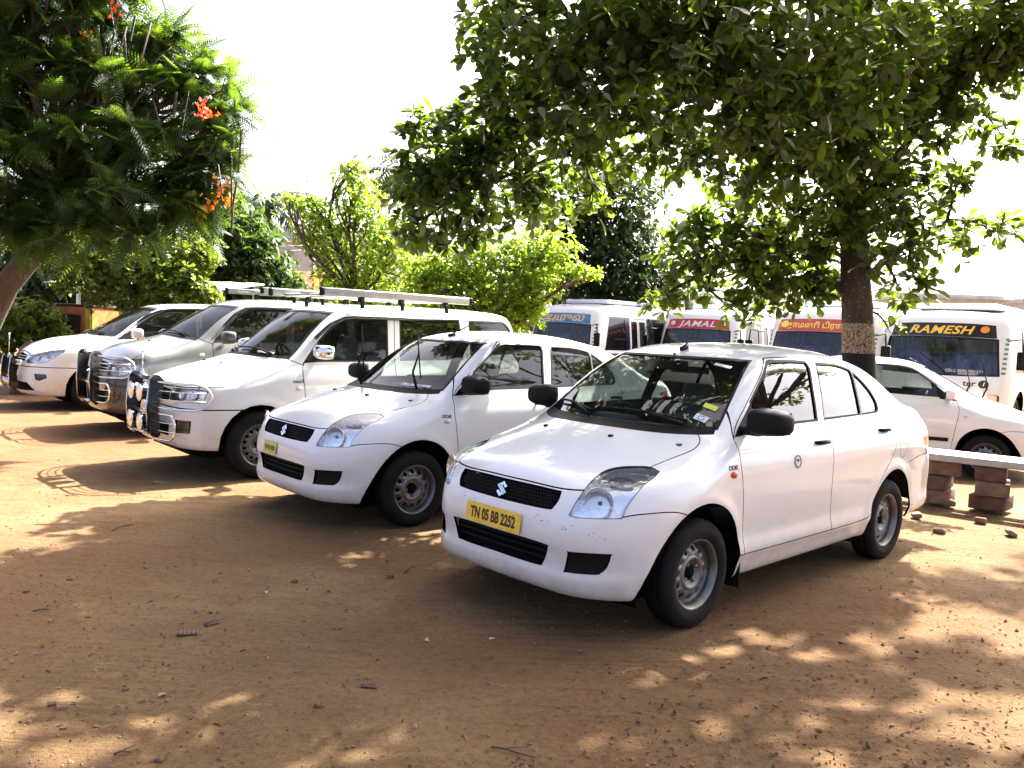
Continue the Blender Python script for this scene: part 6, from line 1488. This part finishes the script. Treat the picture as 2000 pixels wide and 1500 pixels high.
make_tree('offframe_shade_tree', 'leafy tree beyond the right edge, added unseen to shade the nearest car side and mirror in its windows', (12.6, 7.6, 0), (12.2, 8.0, 3.8), rl, LEAF, 'almond_leaf', 1250, (5, 8), .17, .14, 'dark_bark')
# palms
PAL = (np.array([(0, 0, 0), (.5, -.05, -.03), (.5, .05, -.03), (1, 0, -.16)]), np.array([(0, 1, 2), (1, 3, 2)]))
def palm(name, label, u, v, depth, base_z=0., n=16, L_=2.3, seed=3):
    global rs; rs = np.random.RandomState(seed); top = at(u, v, depth); b = Vector((top.x + rs.randn()*.5, top.y, 0)); t = thing(name, label, 'palm tree', b, 0, None); s = MB(); q = top - b
    s.tube([(0, 0, -.1), q*.3 + Vector((.12, 0, 0)), q*.65 + Vector((.16, 0, 0)), q], [.20, .15, .13, .12], 10); s.build('trunk', 'palm_bark', t)
    for k in range(n):
        a = 6.28*k/n + rs.rand()*.4; el = 1.1 - 1.5*rs.rand(); ln = L_*(.8 + .4*rs.rand()); pts = []
        for i in range(9):
            f_ = i/8; pts.append(q + Vector((math.cos(a)*ln*f_*math.cos(el*(1 - f_*.4)), math.sin(a)*ln*f_*math.cos(el*(1 - f_*.4)), ln*f_*math.sin(el) - 1.15*f_*f_*ln*.55)))
        P_ = []; D_ = []; S_ = []
        for i in range(1, 40):
            f_ = i/40; j = min(int(f_*8), 7); p = pts[j].lerp(pts[j+1], f_*8 - j); tg = (pts[j+1] - pts[j]).normalized(); sd = tg.cross(Vector((0, 0, 1))).normalized()
            for sg in (-1, 1): P_.append(p); D_.append(tg*.55 + sd*sg*.8 + Vector((0, 0, -.55 - .2*rs.rand()))); S_.append(.62*math.sin(math.pi*(.12 + .8*f_))*L_/2.3)
        V_, F_, T_ = scatter(PAL[0], PAL[1], np.array(P_), rot_from(np.array(D_), rs.randn(len(P_))*.3), np.array(S_), rs.rand(len(P_)))
        o = link('frond', np_mesh('frond', V_, F_, ['palm_leaf'], False, T_), t)
        s = MB(); s.tube(pts, [.024 - .0025*i for i in range(9)], 4); s.build('frond_stem', 'palm_leaf', o)
    return t
palm('coconut_palm', 'coconut palm rising above the dark mango tree', 520, 405, 31, seed=3, L_=2.6)
palm('coconut_palm', 'coconut palm half hidden behind the shade tree, left of its crown', 800, 345, 30, seed=8, L_=2.4, n=18)
palm('coconut_palm', 'palm behind the buses left of the painted trunk', 1575, 560, 30, seed=12, L_=1.6)
palm('coconut_palm', 'small pale palm behind the red-bannered bus', 1345, 575, 24, seed=15, L_=1.2, n=12)
# ------------------------------------------------------------------ buildings, shed, pole, truck, bench
flat('plaster', (.62, .61, .56), .9, var=.18, vscale=1.2, bump=.2, bscale=30); flat('plaster_grey', (.40, .41, .41), .9, var=.2, vscale=1.5); flat('concrete', (.36, .34, .31), .9, var=.2, vscale=4, bump=.3, bscale=60)
flat('window_dark', (.03, .035, .04), .2); flat('roof_tile', (.30, .10, .06), .85, var=.3, vscale=12); flat('sheet_roof', (.50, .46, .38), .7, var=.2, vscale=2); flat('pole_white', (.70, .70, .68), .6); flat('wire', (.05, .05, .05), .6); flat('wood_dark', (.022, .016, .012), .9, var=.3)
flat('laterite', (.115, .062, .038), .95, var=.35, vscale=9, bump=.8, bscale=45); flat('laterite_pale', (.19, .115, .072), .95, var=.35, vscale=9, bump=.8, bscale=45); flat('granite_white', (.38, .37, .35), .7, var=.12, vscale=10, bump=.2, bscale=80)
flat('truck_orange', (.34, .10, .022), .5, var=.4, vscale=5); flat('truck_yellow', (.55, .36, .03), .5, var=.3, vscale=4); flat('truck_green', (.10, .30, .06), .5)
def house(label, c, rz, w, d, h, floors, mat, win, parapet=.5, name='house'):
    o = thing(name, label, 'building', c, rz); s = MB(); s.box((0, 0, h/2), (w, d, h)); wl = s.build('wall', mat, o)
    s = MB(); s.box((0, 0, h + .06), (w + .5, d + .5, .12)); s.build('roof_slab', 'concrete', o)
    for (x, y, ww, dd) in ((0, -d/2, w, .12), (0, d/2, w, .12), (-w/2, 0, .12, d), (w/2, 0, .12, d)): s = MB(); s.box((x, y, h + .12 + parapet/2), (ww + .12, dd, parapet)); s.build('parapet', mat, o)
    for fl in range(floors):
        for i in range(win):
            x = -w/2 + w*(i + .5)/win; z = (fl + .52)*h/floors; s = MB(); s.box((x, -d/2 - .02, z), (w/win*.42, .06, h/floors*.42)); f_ = s.build('window', 'window_dark', o); s = MB(); s.box((x, -d/2 - .12, z + h/floors*.27), (w/win*.6, .30, .07)); s.build('sun_shade', 'concrete', f_)
        s = MB(); s.box((0, -d/2 - .35, fl*h/floors + .05), (w*.98, .7, .10)) if fl else s.box((0, -d/2 - .1, .1), (w, .2, .2)); s.build('ledge', 'concrete', o)
    return o
p = at(640, 520, 40); house('pale two-storey concrete house behind the yellow-green trees', (p.x, p.y, 0), R(12), 6.2, 5, 5.0, 2, 'plaster', 3)
p = at(575, 500, 39); s = thing('water_tank_room', 'small pale rooftop room beside the two-storey house', 'building', (p.x, p.y, 0), R(12)); m = MB(); m.box((0, 0, 2.7), (1.6, 2.4, 5.4)); m.build('wall', 'plaster', s); m = MB(); m.box((0, 0, 5.45), (1.8, 2.6, .1)); m.build('roof_slab', 'concrete', s)
p = at(1826, 620, 52); h1 = house('low pale building beyond the buses with an air conditioner box', (p.x, p.y, 0), R(-8), 5.6, 5, 4.4, 1, 'plaster', 2, .25)
m = MB(); m.box((-1.6, -2.75, 3.9), (.85, .35, .6), bev=.03); ac = m.build('air_conditioner', 'pole_white', h1); m = MB(); m.lathe([(.22, 0), (.2, .02), (.05, .03), (.001, .03)], 18, frame((-1.75, -2.93, 3.9), (1, 0, 0), (0, -1, 0))); m.build('fan_grille', 'window_dark', ac)
p = at(2020, 620, 60); house('grey flat-roofed block at the right edge beyond the buses', (p.x, p.y, 0), 0, 4.6, 5, 4.9, 1, 'plaster_grey', 2, .2)
# tin shed on posts, left
c = foot(310, 20.); sh = thing('tin_shed', 'open shed with a pale sheet roof on white posts behind the white people carrier', 'shed', c, R(-6))
for k in range(14):
    x = -2.1 + 4.2*(k + .5)/14; m = MB(); m.box((x, 0, 2.28 - .0*x), (.29, 2.4, .03), M=Matrix.Rotation(R(6), 4, 'X') @ Matrix.Rotation(R(3 if k % 2 else -3), 4, 'Y')); m.build('roof_sheet', 'sheet_roof', sh)
for x in (-1.35, 0, 1.9):
    for y in (-1.05, 1.05): m = MB(); m.tube([(x, y, 0), (x, y, 2.2 + .1*y)], .05, 8); m.build('post', 'pole_white', sh)
m = MB(); m.box((0, 1.3, 1.0), (4.2, .12, 2.0)); m.build('back_wall', 'wood_dark', sh)
# red-tiled low roof behind the silver car
c = foot(500, 27); rt = thing('tiled_hut', 'low hut with a dull red tiled roof behind the roof carriers', 'hut', c, R(4)); m = MB(); m.box((0, 0, 1.1), (3.6, 3, 2.2)); m.build('wall', 'wood_dark', rt)
for k in range(9):
    for sd in (-1, 1):
        m = MB(); y = sd*(.18 + .2*k); m.box((0, y, 3.05 - .085*k), (4.3, .23, .05), M=Matrix.Rotation(sd*R(-22), 4, 'X')); m.build('tile_course', 'roof_tile', rt)
# utility pole and wires
pb = foot(608, 33); up = thing('utility_pole', 'thin utility pole with cross arm left of the yellow-green tree', 'pole', pb); m = MB(); top = at(610, 462, 33).z; m.tube([(0, 0, -.2), (0, 0, top)], [.09, .06], 8); m.build('shaft', 'concrete', up); m = MB(); m.box((0, 0, top - .25), (1.3, .08, .08)); m.build('cross_arm', 'wood_dark', up)
for k in range(3):
    a = at(611 + 8*k, 470 + 8*k, 33); b_ = at(380, 452 + 12*k, 25); c2 = at(150, 430 + 16*k, 18); m = MB(); pts = []
    for i in range(25):
        t = i/24; pts.append(a.lerp(b_, min(t*2, 1)).lerp(c2, max(t*2 - 1, 0)) - Vector((0, 0, .25*math.sin(t*math.pi))))
    m.tube(pts, .012, 4); tag(m.build('overhead_wire', 'wire'), ('topmost', 'middle', 'lowest')[k] + ' of the overhead wires running from the utility pole to the flame tree', 'wire', 'overhead wires at the left')
# goods truck, only its cab side in view
c = foot(150, 17.5); tk = thing('goods_truck', 'rusty orange goods truck cab with a yellow door edge behind the shrub', 'truck', c, R(186)); tk.scale = (.95, .95, .80)
prof = [(-.62, .55), (-.62, 2.02), (.02, 2.06), (.14, 2.02), (.44, 1.38), (.56, 1.25), (.60, .55)]
MT = Matrix(((1, 0, 0, 0), (0, 0, -1, .85), (0, 1, 0, 0), (0, 0, 0, 1)))
m = MB(); m.prism(prof, 1.7, MT); m.build('cab', 'truck_orange', tk); m = MB(); m.box((-.28, 0, 2.06), (.78, 1.74, .07), bev=.02); m.build('cab_roof', 'wood_dark', tk)
for sg in (1, -1):
    m = MB(); m.prism([(-.42, 1.36), (-.42, 1.82), (-.08, 1.84), (.16, 1.36)], .012, Matrix(((1, 0, 0, 0), (0, 0, -1, sg*.857 + .006), (0, 1, 0, 0), (0, 0, 0, 1)))); m.build('window', 'green_glass', tk)
    m = MB(); m.box((-.56, sg*.856, 1.5), (.12, .01, .98)); m.build('door_edge', 'truck_yellow', tk); m = MB(); m.box((-.64, sg*.856, 1.6), (.03, .012, .8)); m.build('edge_stripe', 'truck_green', tk)
    m = MB(); m.box((-.28, sg*.857, .98), (.5, .008, .5), bev=.003); m.build('door_panel', 'truck_yellow', tk)
    for x in (.1, -2.6): add_wheel(tk, x, sg*.72, .38, .20, .21, 10, 'bus')
m = MB(); m.box((.31, 0, 1.68), (.02, 1.5, .6), M=Matrix.Rotation(R(-25), 4, 'Y')); m.build('windscreen', 'dark_glass', tk)
m = MB(); m.box((-2.3, 0, 1.0), (3.1, 1.8, .9)); m.build('load_bed', 'wood_dark', tk); m = MB(); m.box((-1.6, 0, .55), (4.4, 1.3, .2)); m.build('chassis', 'dark_cavity', tk)
# reddish mound with dry grass at the far left
c = at(57, 690, 15.2); md = thing('earth_mound', 'small reddish earth mound at the left edge in front of the shrub', 'mound', (c.x, c.y, 0)); m = MB(); rs = np.random.RandomState(4); vs = []; fs = []
for i in range(9):
    for k in range(14):
        a = 6.28*k/14; t = i/8; r_ = .30*math.sqrt(max(1 - t**2.4, 0.002))*(1 + .14*rs.randn()); vs.append((r_*math.cos(a), r_*math.sin(a), t*.95 + .03*rs.randn()))
for i in range(8):
    for k in range(14): fs.append((i*14 + k, i*14 + (k+1) % 14, (i+1)*14 + (k+1) % 14, (i+1)*14 + k))
m.add(vs, fs, True); m.build('mound', 'laterite', md)

# --- bench: two whitewashed stone slabs on stacks of laterite blocks
b0 = Vector((4.22, 8.50, 0)); bd = (Vector((5.05, 7.92, 0)) - b0).normalized(); bn_ = Vector((-bd.y, bd.x, 0)); BZ = .44
for k, off in enumerate((0, .30)):
    o_ = thing('bench_slab', ('nearer' if k == 0 else 'farther') + ' whitewashed stone slab of the low bench behind the nearest car', 'slab', tuple(b0 + bn_*off + Vector((0, 0, BZ))), math.atan2(bd.y, bd.x), 'bench slabs')
    m = MB(); m.box((1.15, 0, .035), (2.5, .20, .07), bev=.01); m.build('slab', 'granite_white', o_)
rs = np.random.RandomState(9); kk = 0
POS = ('left', 'middle', 'right')
for st, t in enumerate((.14, .62, 1.12, 1.8)):
    for lev in range(3):
        hgt = .145; c = b0 + bd*(t + rs.randn()*.02) + bn_*(.15 + rs.randn()*.02); m = MB(); m.box((0, 0, hgt/2), (.24 + .09*rs.rand(), .36 + .08*rs.rand(), hgt - .006), bev=.010)
        o = m.build('laterite_block', 'laterite' if (lev + st) % 2 else 'laterite_pale'); o.location = (c.x, c.y, lev*hgt - .005); o.rotation_euler = (0, 0, math.atan2(bd.y, bd.x) + rs.randn()*.16)
        tag(o, ('bottom', 'middle', 'topmost')[lev] + ' laterite block of the ' + ('first', 'second', 'third', 'fourth')[st] + ' stack from the left under the bench', 'stone block', 'laterite blocks holding the bench')
for (u, v, r_, w_) in ((1790, 1010, .06, 'beside the rear wheel of the nearest car'), (1855, 985, .07, 'leaning by the first block stack'), (1835, 1040, .05, 'lying alone in the open below the bench'), (1915, 1020, .05, 'between the two block stacks'), (1975, 1045, .06, 'at the right edge below the bench'), (1770, 985, .04, 'smallest, behind the rear wheel')):
    p = on_ground(u, v); m = MB(); vs = []; n_ = 10
    m.box((0, 0, 0), (r_*2, r_*1.4, r_*.8), M=Matrix.Rotation(rs.rand()*6, 4, 'Z') @ Matrix.Rotation(rs.randn()*.3, 4, 'X'), bev=r_*.3); o = m.build('broken_stone', 'laterite_pale'); o.location = (p.x, p.y, r_*.3)
    tag(o, 'broken lump of laterite ' + w_, 'stone', 'broken stones by the bench')

# --- litter one can pick out on the earth
flat('twig', (.09, .055, .035), .9); flat('pod_dry', (.15, .085, .055), .8, var=.3, vscale=40); flat('paper', (.30, .27, .23), .8); flat('dry_leaf', (.12, .07, .035), .85, var=.3)
def on_dirt(u, v, dz=.006): p = on_ground(u, v); return Vector((p.x, p.y, ground_z(p.x, p.y) + dz))
def pod_bit(u, v, L_, a, label):
    p = on_dirt(u, v, .008); t = thing('seed_pod', label, 'seed pod', p, a); m = MB(); m.box((0, 0, 0), (L_, .042, .010), bev=.004); m.build('husk', 'pod_dry', t)
    for i in range(5): m = MB(); m.box((-L_*.4 + L_*.2*i, 0, .006), (.008, .034, .006)); m.build('ridge', 'twig', t)
pod_bit(366, 1237, .10, R(18), 'broken ridged seed pod, the left of two lying in the open'); pod_bit(413, 1216, .07, R(50), 'broken ridged seed pod, the upright right one of two'); pod_bit(722, 1339, .07, R(-6), 'short ridged seed pod near the lit patches at the bottom')
def twig(u0, v0, u1, v1, label, r_=.004):
    a, b_ = on_dirt(u0, v0), on_dirt(u1, v1); m = MB(); mid = a.lerp(b_, .5) + Vector((rs.randn()*.02, rs.randn()*.02, .008)); m.tube([a, a.lerp(mid, .6), mid, b_], [r_, r_*1.1, r_, r_*.5], 5); m.tube([mid, mid.lerp(b_, .5) + Vector((.02, .03, .01))], [r_*.6, r_*.3], 4); tag(m.build('twig', 'twig'), label, 'twig')
twig(218, 1036, 262, 1025, 'thin dry twig lying left of the second car'); twig(790, 1116, 815, 1105, 'small crooked twig in front of the nearest car bumper'); twig(962, 1452, 1045, 1480, 'long thin twig in the sunlit patch at the bottom'); twig(65, 1192, 100, 1188, 'short dark twig far left on the shaded earth'); twig(222, 1472, 258, 1467, 'short twig at the bottom left corner'); twig(128, 968, 155, 969, 'short twig near the bull bar shadow')
for (u, v, r_, l) in ((52, 1154, .018, 'small stone at the far left of the shaded earth'), (313, 1482, .02, 'small dark stone at the bottom edge'), (620, 1377, .018, 'dark pebble beside the lit patch'), (136, 1132, .016, 'small pebble left of the light streak'), (575, 1133, .02, 'dark clod below the light streak'), (762, 1123, .022, 'dark clod below the second car bumper'), (101, 1379, .014, 'small pebble low on the left'), (245, 1350, .012, 'tiny pebble in the lower left')):
    p = on_dirt(u, v, r_*.3); m = MB(); m.box((0, 0, 0), (r_*2, r_*1.5, r_*1.2), M=Matrix.Rotation(rs.rand()*6, 4, 'Z') @ Matrix.Rotation(.3, 4, 'X'), bev=r_*.35); o = m.build('pebble', 'laterite'); o.location = p; tag(o, l, 'pebble')
for (u, v, l) in ((833, 1249, 'scrap of pale paper in front of the nearest car'), (962, 1245, 'tiny pale paper scrap nearest the car bumper'), (520, 1155, 'pale crumpled scrap in the shade below the light streak'), (318, 1361, 'tiny pale scrap low on the left')):
    p = on_dirt(u, v, .006); m = MB(); m.add([(-.018, -.008, 0), (.016, -.010, .006), (.020, .008, .002), (-.014, .010, .010), (0, 0, .012)], [(0, 1, 4), (1, 2, 4), (2, 3, 4), (3, 0, 4)]); o = m.build('paper_scrap', 'paper'); o.location = p; o.rotation_euler = (0, 0, rs.rand()*6); tag(o, l, 'paper')
# ------------------------------------------------------------------ the parked vehicles, each where it stands
CA = R(223.14); CB = R(221.18); CC = R(221)
car1, f1 = dzire('sedan_car', 'nearest white sedan, with a yellow plate reading TN 05 BB 2252', (.489, 5.019), CA, dict(text='TN 05 BB 2252', mat='plate_yellow', size=(.44, .105), y=-.022), '', dict(side='tint_glass', rside='tint_glass', rep='orange_red'))
car2, f2 = dzire('sedan_car', 'white sedan with raised wipers and a small yellow-green plate, second in the row', (-1.244, 7.016), CB, dict(text='TN 42 J 4878', mat='plate_lime', ink='ink_black', size=(.215, .10), y=-.155, ts=.052, sx=.60, bold=.002), '', dict(side='side_glass', rep='lamp_grey', wip='up', ant=1))
car3, f3 = dzire('saloon_car', 'white saloon facing right beside the painted tree trunk, with white mirrors', (6.55, 11.6), R(-24), dict(text='TN 45 AA 1077', mat='plate_yellow', size=(.44, .105), y=0), '', dict(side='side_glass', mirror='white_paint', rep='lamp_grey', wip='up', moulding=1))
car3.location.z = -.13; del car3['group']
for c in (car1, car2): c['group'] = 'white sedans parked side by side'
tl = (-2.97, 8.74); sl = (-4.9, 11.3); il = (-7.1, 13.715)
tav, ft_ = mpv('tav', TAV, 'estate_car', 'white boxy people carrier with chrome mirrors and spot lamps, third in the row', tl, CC, dict(paint='warm_white_paint', sg='side_glass', hx=(-1.35, -2.4), hz=.98, bulbs=[(.52, .80, .045), (.66, .80, .042)], rep=(-.385, .875), repm='lamp_grey', visor=[(-.62, 1.375), (-.80, 1.52), (-.98, 1.60), (-1.1, 1.612), (-1.6, 1.618), (-2.5, 1.64)], grille_bars=(.75, .785, .82), gw=.40, gm='black_plastic', mirror='chrome', mc=(-.62, .95, 1.25), ms=(.12, .20, .15), wb=2.685, tr=.745, rt=.330, wt=.195, rr=.205, nh=15, wk='15', zw=1.14, dx=-.50, wz=1.215, ar=.385, jx=.18, seat='seat_pale'))
syl, fs_ = mpv('xyl', XYL, 'people_carrier', 'silver people carrier with a black bumper and bull bar, fourth in the row', sl, CC, dict(paint='silver_paint', bumper='charcoal_plastic', sg='dark_glass', hx=(-1.45, -2.5), hz=1.06, bulbs=[(.52, .84, .05), (.66, .86, .045)], rep=(-.38, 1.045), repm='lamp_grey', grille_bars=(.80, .84, .88), gw=.33, mirror='charcoal_plastic', mc=(-.70, .98, 1.29), wb=2.76, tr=.76, rt=.345, wt=.205, rr=.205, nh=15, wk='15x', zw=1.22, dx=-.58, wz=1.30, ar=.395, jx=.1, visor=[(-.72, 1.44), (-.88, 1.585), (-1.04, 1.672), (-1.2, 1.692), (-1.7, 1.70), (-2.58, 1.70)]))
inn, fi_ = mpv('inn', INN, 'people_carrier', 'white rounded people carrier farthest left in the row', il, CC, dict(paint='white_paint', sg='side_glass', hx=(-1.45, -2.5), hz=1.0, hm='white_paint', bulbs=[(.55, .80, .05), (.67, .84, .04)], grille_bars=(.77, .81), gw=.30, mirror='white_paint', mc=(-.62, .98, 1.22), wb=2.75, tr=.77, rt=.325, wt=.205, rr=.205, nh=15, wk='15i', zw=1.15, dx=-.48, wz=1.195, ar=.385, jx=.2, visor=[(-.68, 1.39), (-.86, 1.515), (-1.04, 1.592), (-1.25, 1.63), (-1.7, 1.65), (-2.5, 1.65)]))
bull_bar('bull_bar', 'black bull bar with chrome hoops and four spot lamps on the boxy white people carrier', tl, CC, .86, .36, .96, .31, [(.92, .68, .56), (.62, .38, .36)], [(-.16, .80), (.10, .80), (-.17, .52), (.12, .51)], (-.02, .97, .22), grp='bull bars of the people carriers')
bull_bar('bull_bar', 'black bull bar with chrome hoops on the silver people carrier', sl, CC, .78, .36, 1.04, .30, [(1.0, .74, .55), (.66, .42, .36)], (), (-.1, 1.02, .24), grp='bull bars of the people carriers')
bull_bar('bull_bar', 'barred bull bar on the farthest white people carrier', il, CC, 1.02, .28, .80, .30, [(.76, .70, .30)], (), (.0, .80, .36), True, grp='bull bars of the people carriers')
roof_carrier('roof_carrier', 'pale roof carrier on the boxy white people carrier', tl, CC, -.74, -2.66, .62, -.60, 1.835)
roof_carrier('roof_carrier', 'pale roof carrier on the silver people carrier', sl, CC, -1.30, -3.1, .62, -.62, 1.915)
# buses
def bus_at(label, u, v, depth, yaw, q):
    p = at(u, v, depth); s = q.get('sc', 1); return mini_bus(label, (p.x - 1.05*s*math.cos(R(yaw)), p.y - 1.05*s*math.sin(R(yaw))), R(yaw), q)
bus_at('white bus with a blue front banner and gold Tamil lettering', 1086, 660, 21.6, 226, dict(banner='banner_blue', ws='bus_glass', body='white_paint', door='plate_frame', band='ink_white', glass='dark_glass', seats='bus_seat', pillar='bus_navy', dark=[(.55, 1.09, 'bus_navy')], texts=[('அமுல்', .28, .02, 1.99, 'gold_letter', dict(bold=.004, shear=.12, sx=1.25)), ('travels', .06, .45, 1.935, 'silver_letter', {})]))
bus_at('white bus with a red front banner reading JAMAL', 1352, 660, 21.6, 228, dict(banner='banner_red', pillar='bus_grey', glass='dark_glass', texts=[('JAMAL', .22, 0, 1.975, 'silver_letter', dict(bold=.004, shear=.25, sx=1.35, space=1.1))], discs=[(.64, 1.99, .06, 'silver_letter'), (-.64, 1.99, .06, 'silver_letter')]))
bus_at('white bus with a maroon banner of yellow Tamil lettering beside the painted trunk', 1592, 670, 16.8, 228, dict(banner='banner_maroon', pillar='bus_grey', glass='dark_glass', texts=[('ராஜாமணி டிராவல்ஸ்', .160, .0, 1.975, 'yellow_letter', dict(bold=.003, sx=.92))], discs=[(.66, 1.99, .075, 'yellow_letter'), (-.66, 1.99, .075, 'yellow_letter')]))
rb = bus_at('white bus with a black front banner reading RAMESH, at the right edge', 1832, 680, 15.6, 229, dict(banner='banner_black', glass='side_glass', texts=[('RAMESH', .215, -.04, 1.975, 'gold_letter', dict(bold=.005, shear=.30, sx=1.15, space=1.05)), ('CELL:9092702371', .075, .40, 1.205, 'silver_letter', dict(shear=.2)), ('98430 40857', .055, .46, 1.155, 'silver_letter', dict(shear=.2)), ('ter', .15, .50, .98, 'ink_black', dict(bold=.004)), ('i', .10, .70, .985, 'ink_white', dict(bold=.003, shear=.2))], discs=[(.62, 2.0, .065, 'orange_letter'), (.70, .98, .075, 'ink_black')], rack=1))
# --- marks and lettering on the cars
rs = np.random.RandomState(2); m = MB()
for k in range(26):
    y_ = (-.30, -.22, .30, .37, .47, .50, .60, .64)[k % 8] + rs.randn()*.02; z_ = (.60, .585, .60, .60, .565, .57, .55, .55)[k % 8] + rs.randn()*.010
    p = surf_dir(f1, (1.4, y_, z_), (-1, 0, 0)); n_ = surf_n(f1, p); m.box(Vector(p) + Vector(n_)*.0006, (.004 + .010*rs.rand(), .0022, .0006), M=frame((0, 0, 0), (0, 1, .1*rs.randn()), n_))
o = m.build('scuff_marks', 'lamp_grey' if False else 'tyre_rubber', car1); o['kind'] = 'stuff'
def surf_text(nm, s_, size, car, f, p, n_, xax, mat, **k): return text(nm, s_, size, frame(Vector(p) + Vector(n_)*.0015, xax, n_), mat, car, .0006, **k)
for car, f, badge in ((car1, f1, 'DDiS'), (car2, f2, 'DDiS'), (tav, ft_, 'neo3')):
    x, z = (-.265, .853) if car is not tav else (-.385, .945)
    p = surf(f, x, z); surf_text('badge', badge, .034 if car is not tav else .05, car, f, p, surf_n(f, p), (-1, 0, 0), 'ink_black', bold=.001, sx=1.2)
p = surf(f1, -.971, .838); n_ = surf_n(f1, p); M = frame(Vector(p) + Vector(n_)*.001, (-1, 0, 0), n_)
s = MB(); s.mat(0).lathe([(.042, 0), (.040, .0006), (.001, .0008)], 32, M); s.mat(1)
for r_ in (.040, .030): s.tube([M @ Vector((r_*math.cos(a*.2618), r_*math.sin(a*.2618), .001)) for a in range(24)], .0013, 4, closed=True)
for a in range(24): s.box(M @ Vector((.035*math.cos(a*.2618), .035*math.sin(a*.2618), .001)), (.004, .005, .001), M=M.to_3x3().to_4x4() @ Matrix.Rotation(a*.2618, 4, 'Z'))
s.prism([(.02*math.cos(a*.3142), .016*math.sin(a*.3142)) for a in range(11)], .0008, M @ Matrix.Translation((0, .002, .0008))); s.box(M @ Vector((0, -.008, .001)), (.003, .018, .001), M=M.to_3x3().to_4x4()); s.box(M @ Vector((0, -.002, .001)), (.03, .002, .001), M=M.to_3x3().to_4x4())
s.build('door_seal_sticker', ['ink_white', 'ink_black'], car1)
def glass_patch(nm, car, f, y, z, w, h, mat, off=.0015):
    p = surf_dir(f, (1, y, z), (-1, 0, 0), 3); n_ = surf_n(f, p); m = MB(); m.prism(rrect(w, h, .004), .0006, frame(Vector(p) + Vector(n_)*off, (0, 1, 0), n_)); return m.build(nm, mat, car), frame(Vector(p) + Vector(n_)*(off + .0008), (0, 1, 0), n_)
glass_patch('windscreen_sticker', car1, f1, .545, 1.160, .085, .040, 'sticker_yellow')
o, M = glass_patch('windscreen_sticker', car1, f1, .545, 1.098, .080, .052, 'sticker_white'); m = MB(); m.tube([M @ Vector((.018*math.cos(a*.4488), .018*math.sin(a*.4488), 0)) for a in range(14)], .003, 4, closed=True); m.build('sticker_ring', 'banner_blue', o)
glass_patch('windscreen_sticker', car1, f1, .40, 1.395, .12, .030, 'sticker_white')
p = surf_dir(f2, (1, .43, 1.070), (-1, 0, 0), 3); surf_text('windscreen_lettering', 'CELL:9842378990', .042, car2, f2, p, surf_n(f2, p), (-.45, 1, 0), 'ink_white', bold=.001, shear=.2, sx=.9)
p = surf_dir(ft_, (1, .40, 1.215), (-1, 0, 0), 3); surf_text('windscreen_lettering', 'Cell: 9486209692', .04, tav, ft_, p, surf_n(ft_, p), (-.4, 1, 0), 'ink_white', bold=.001, sx=.8)
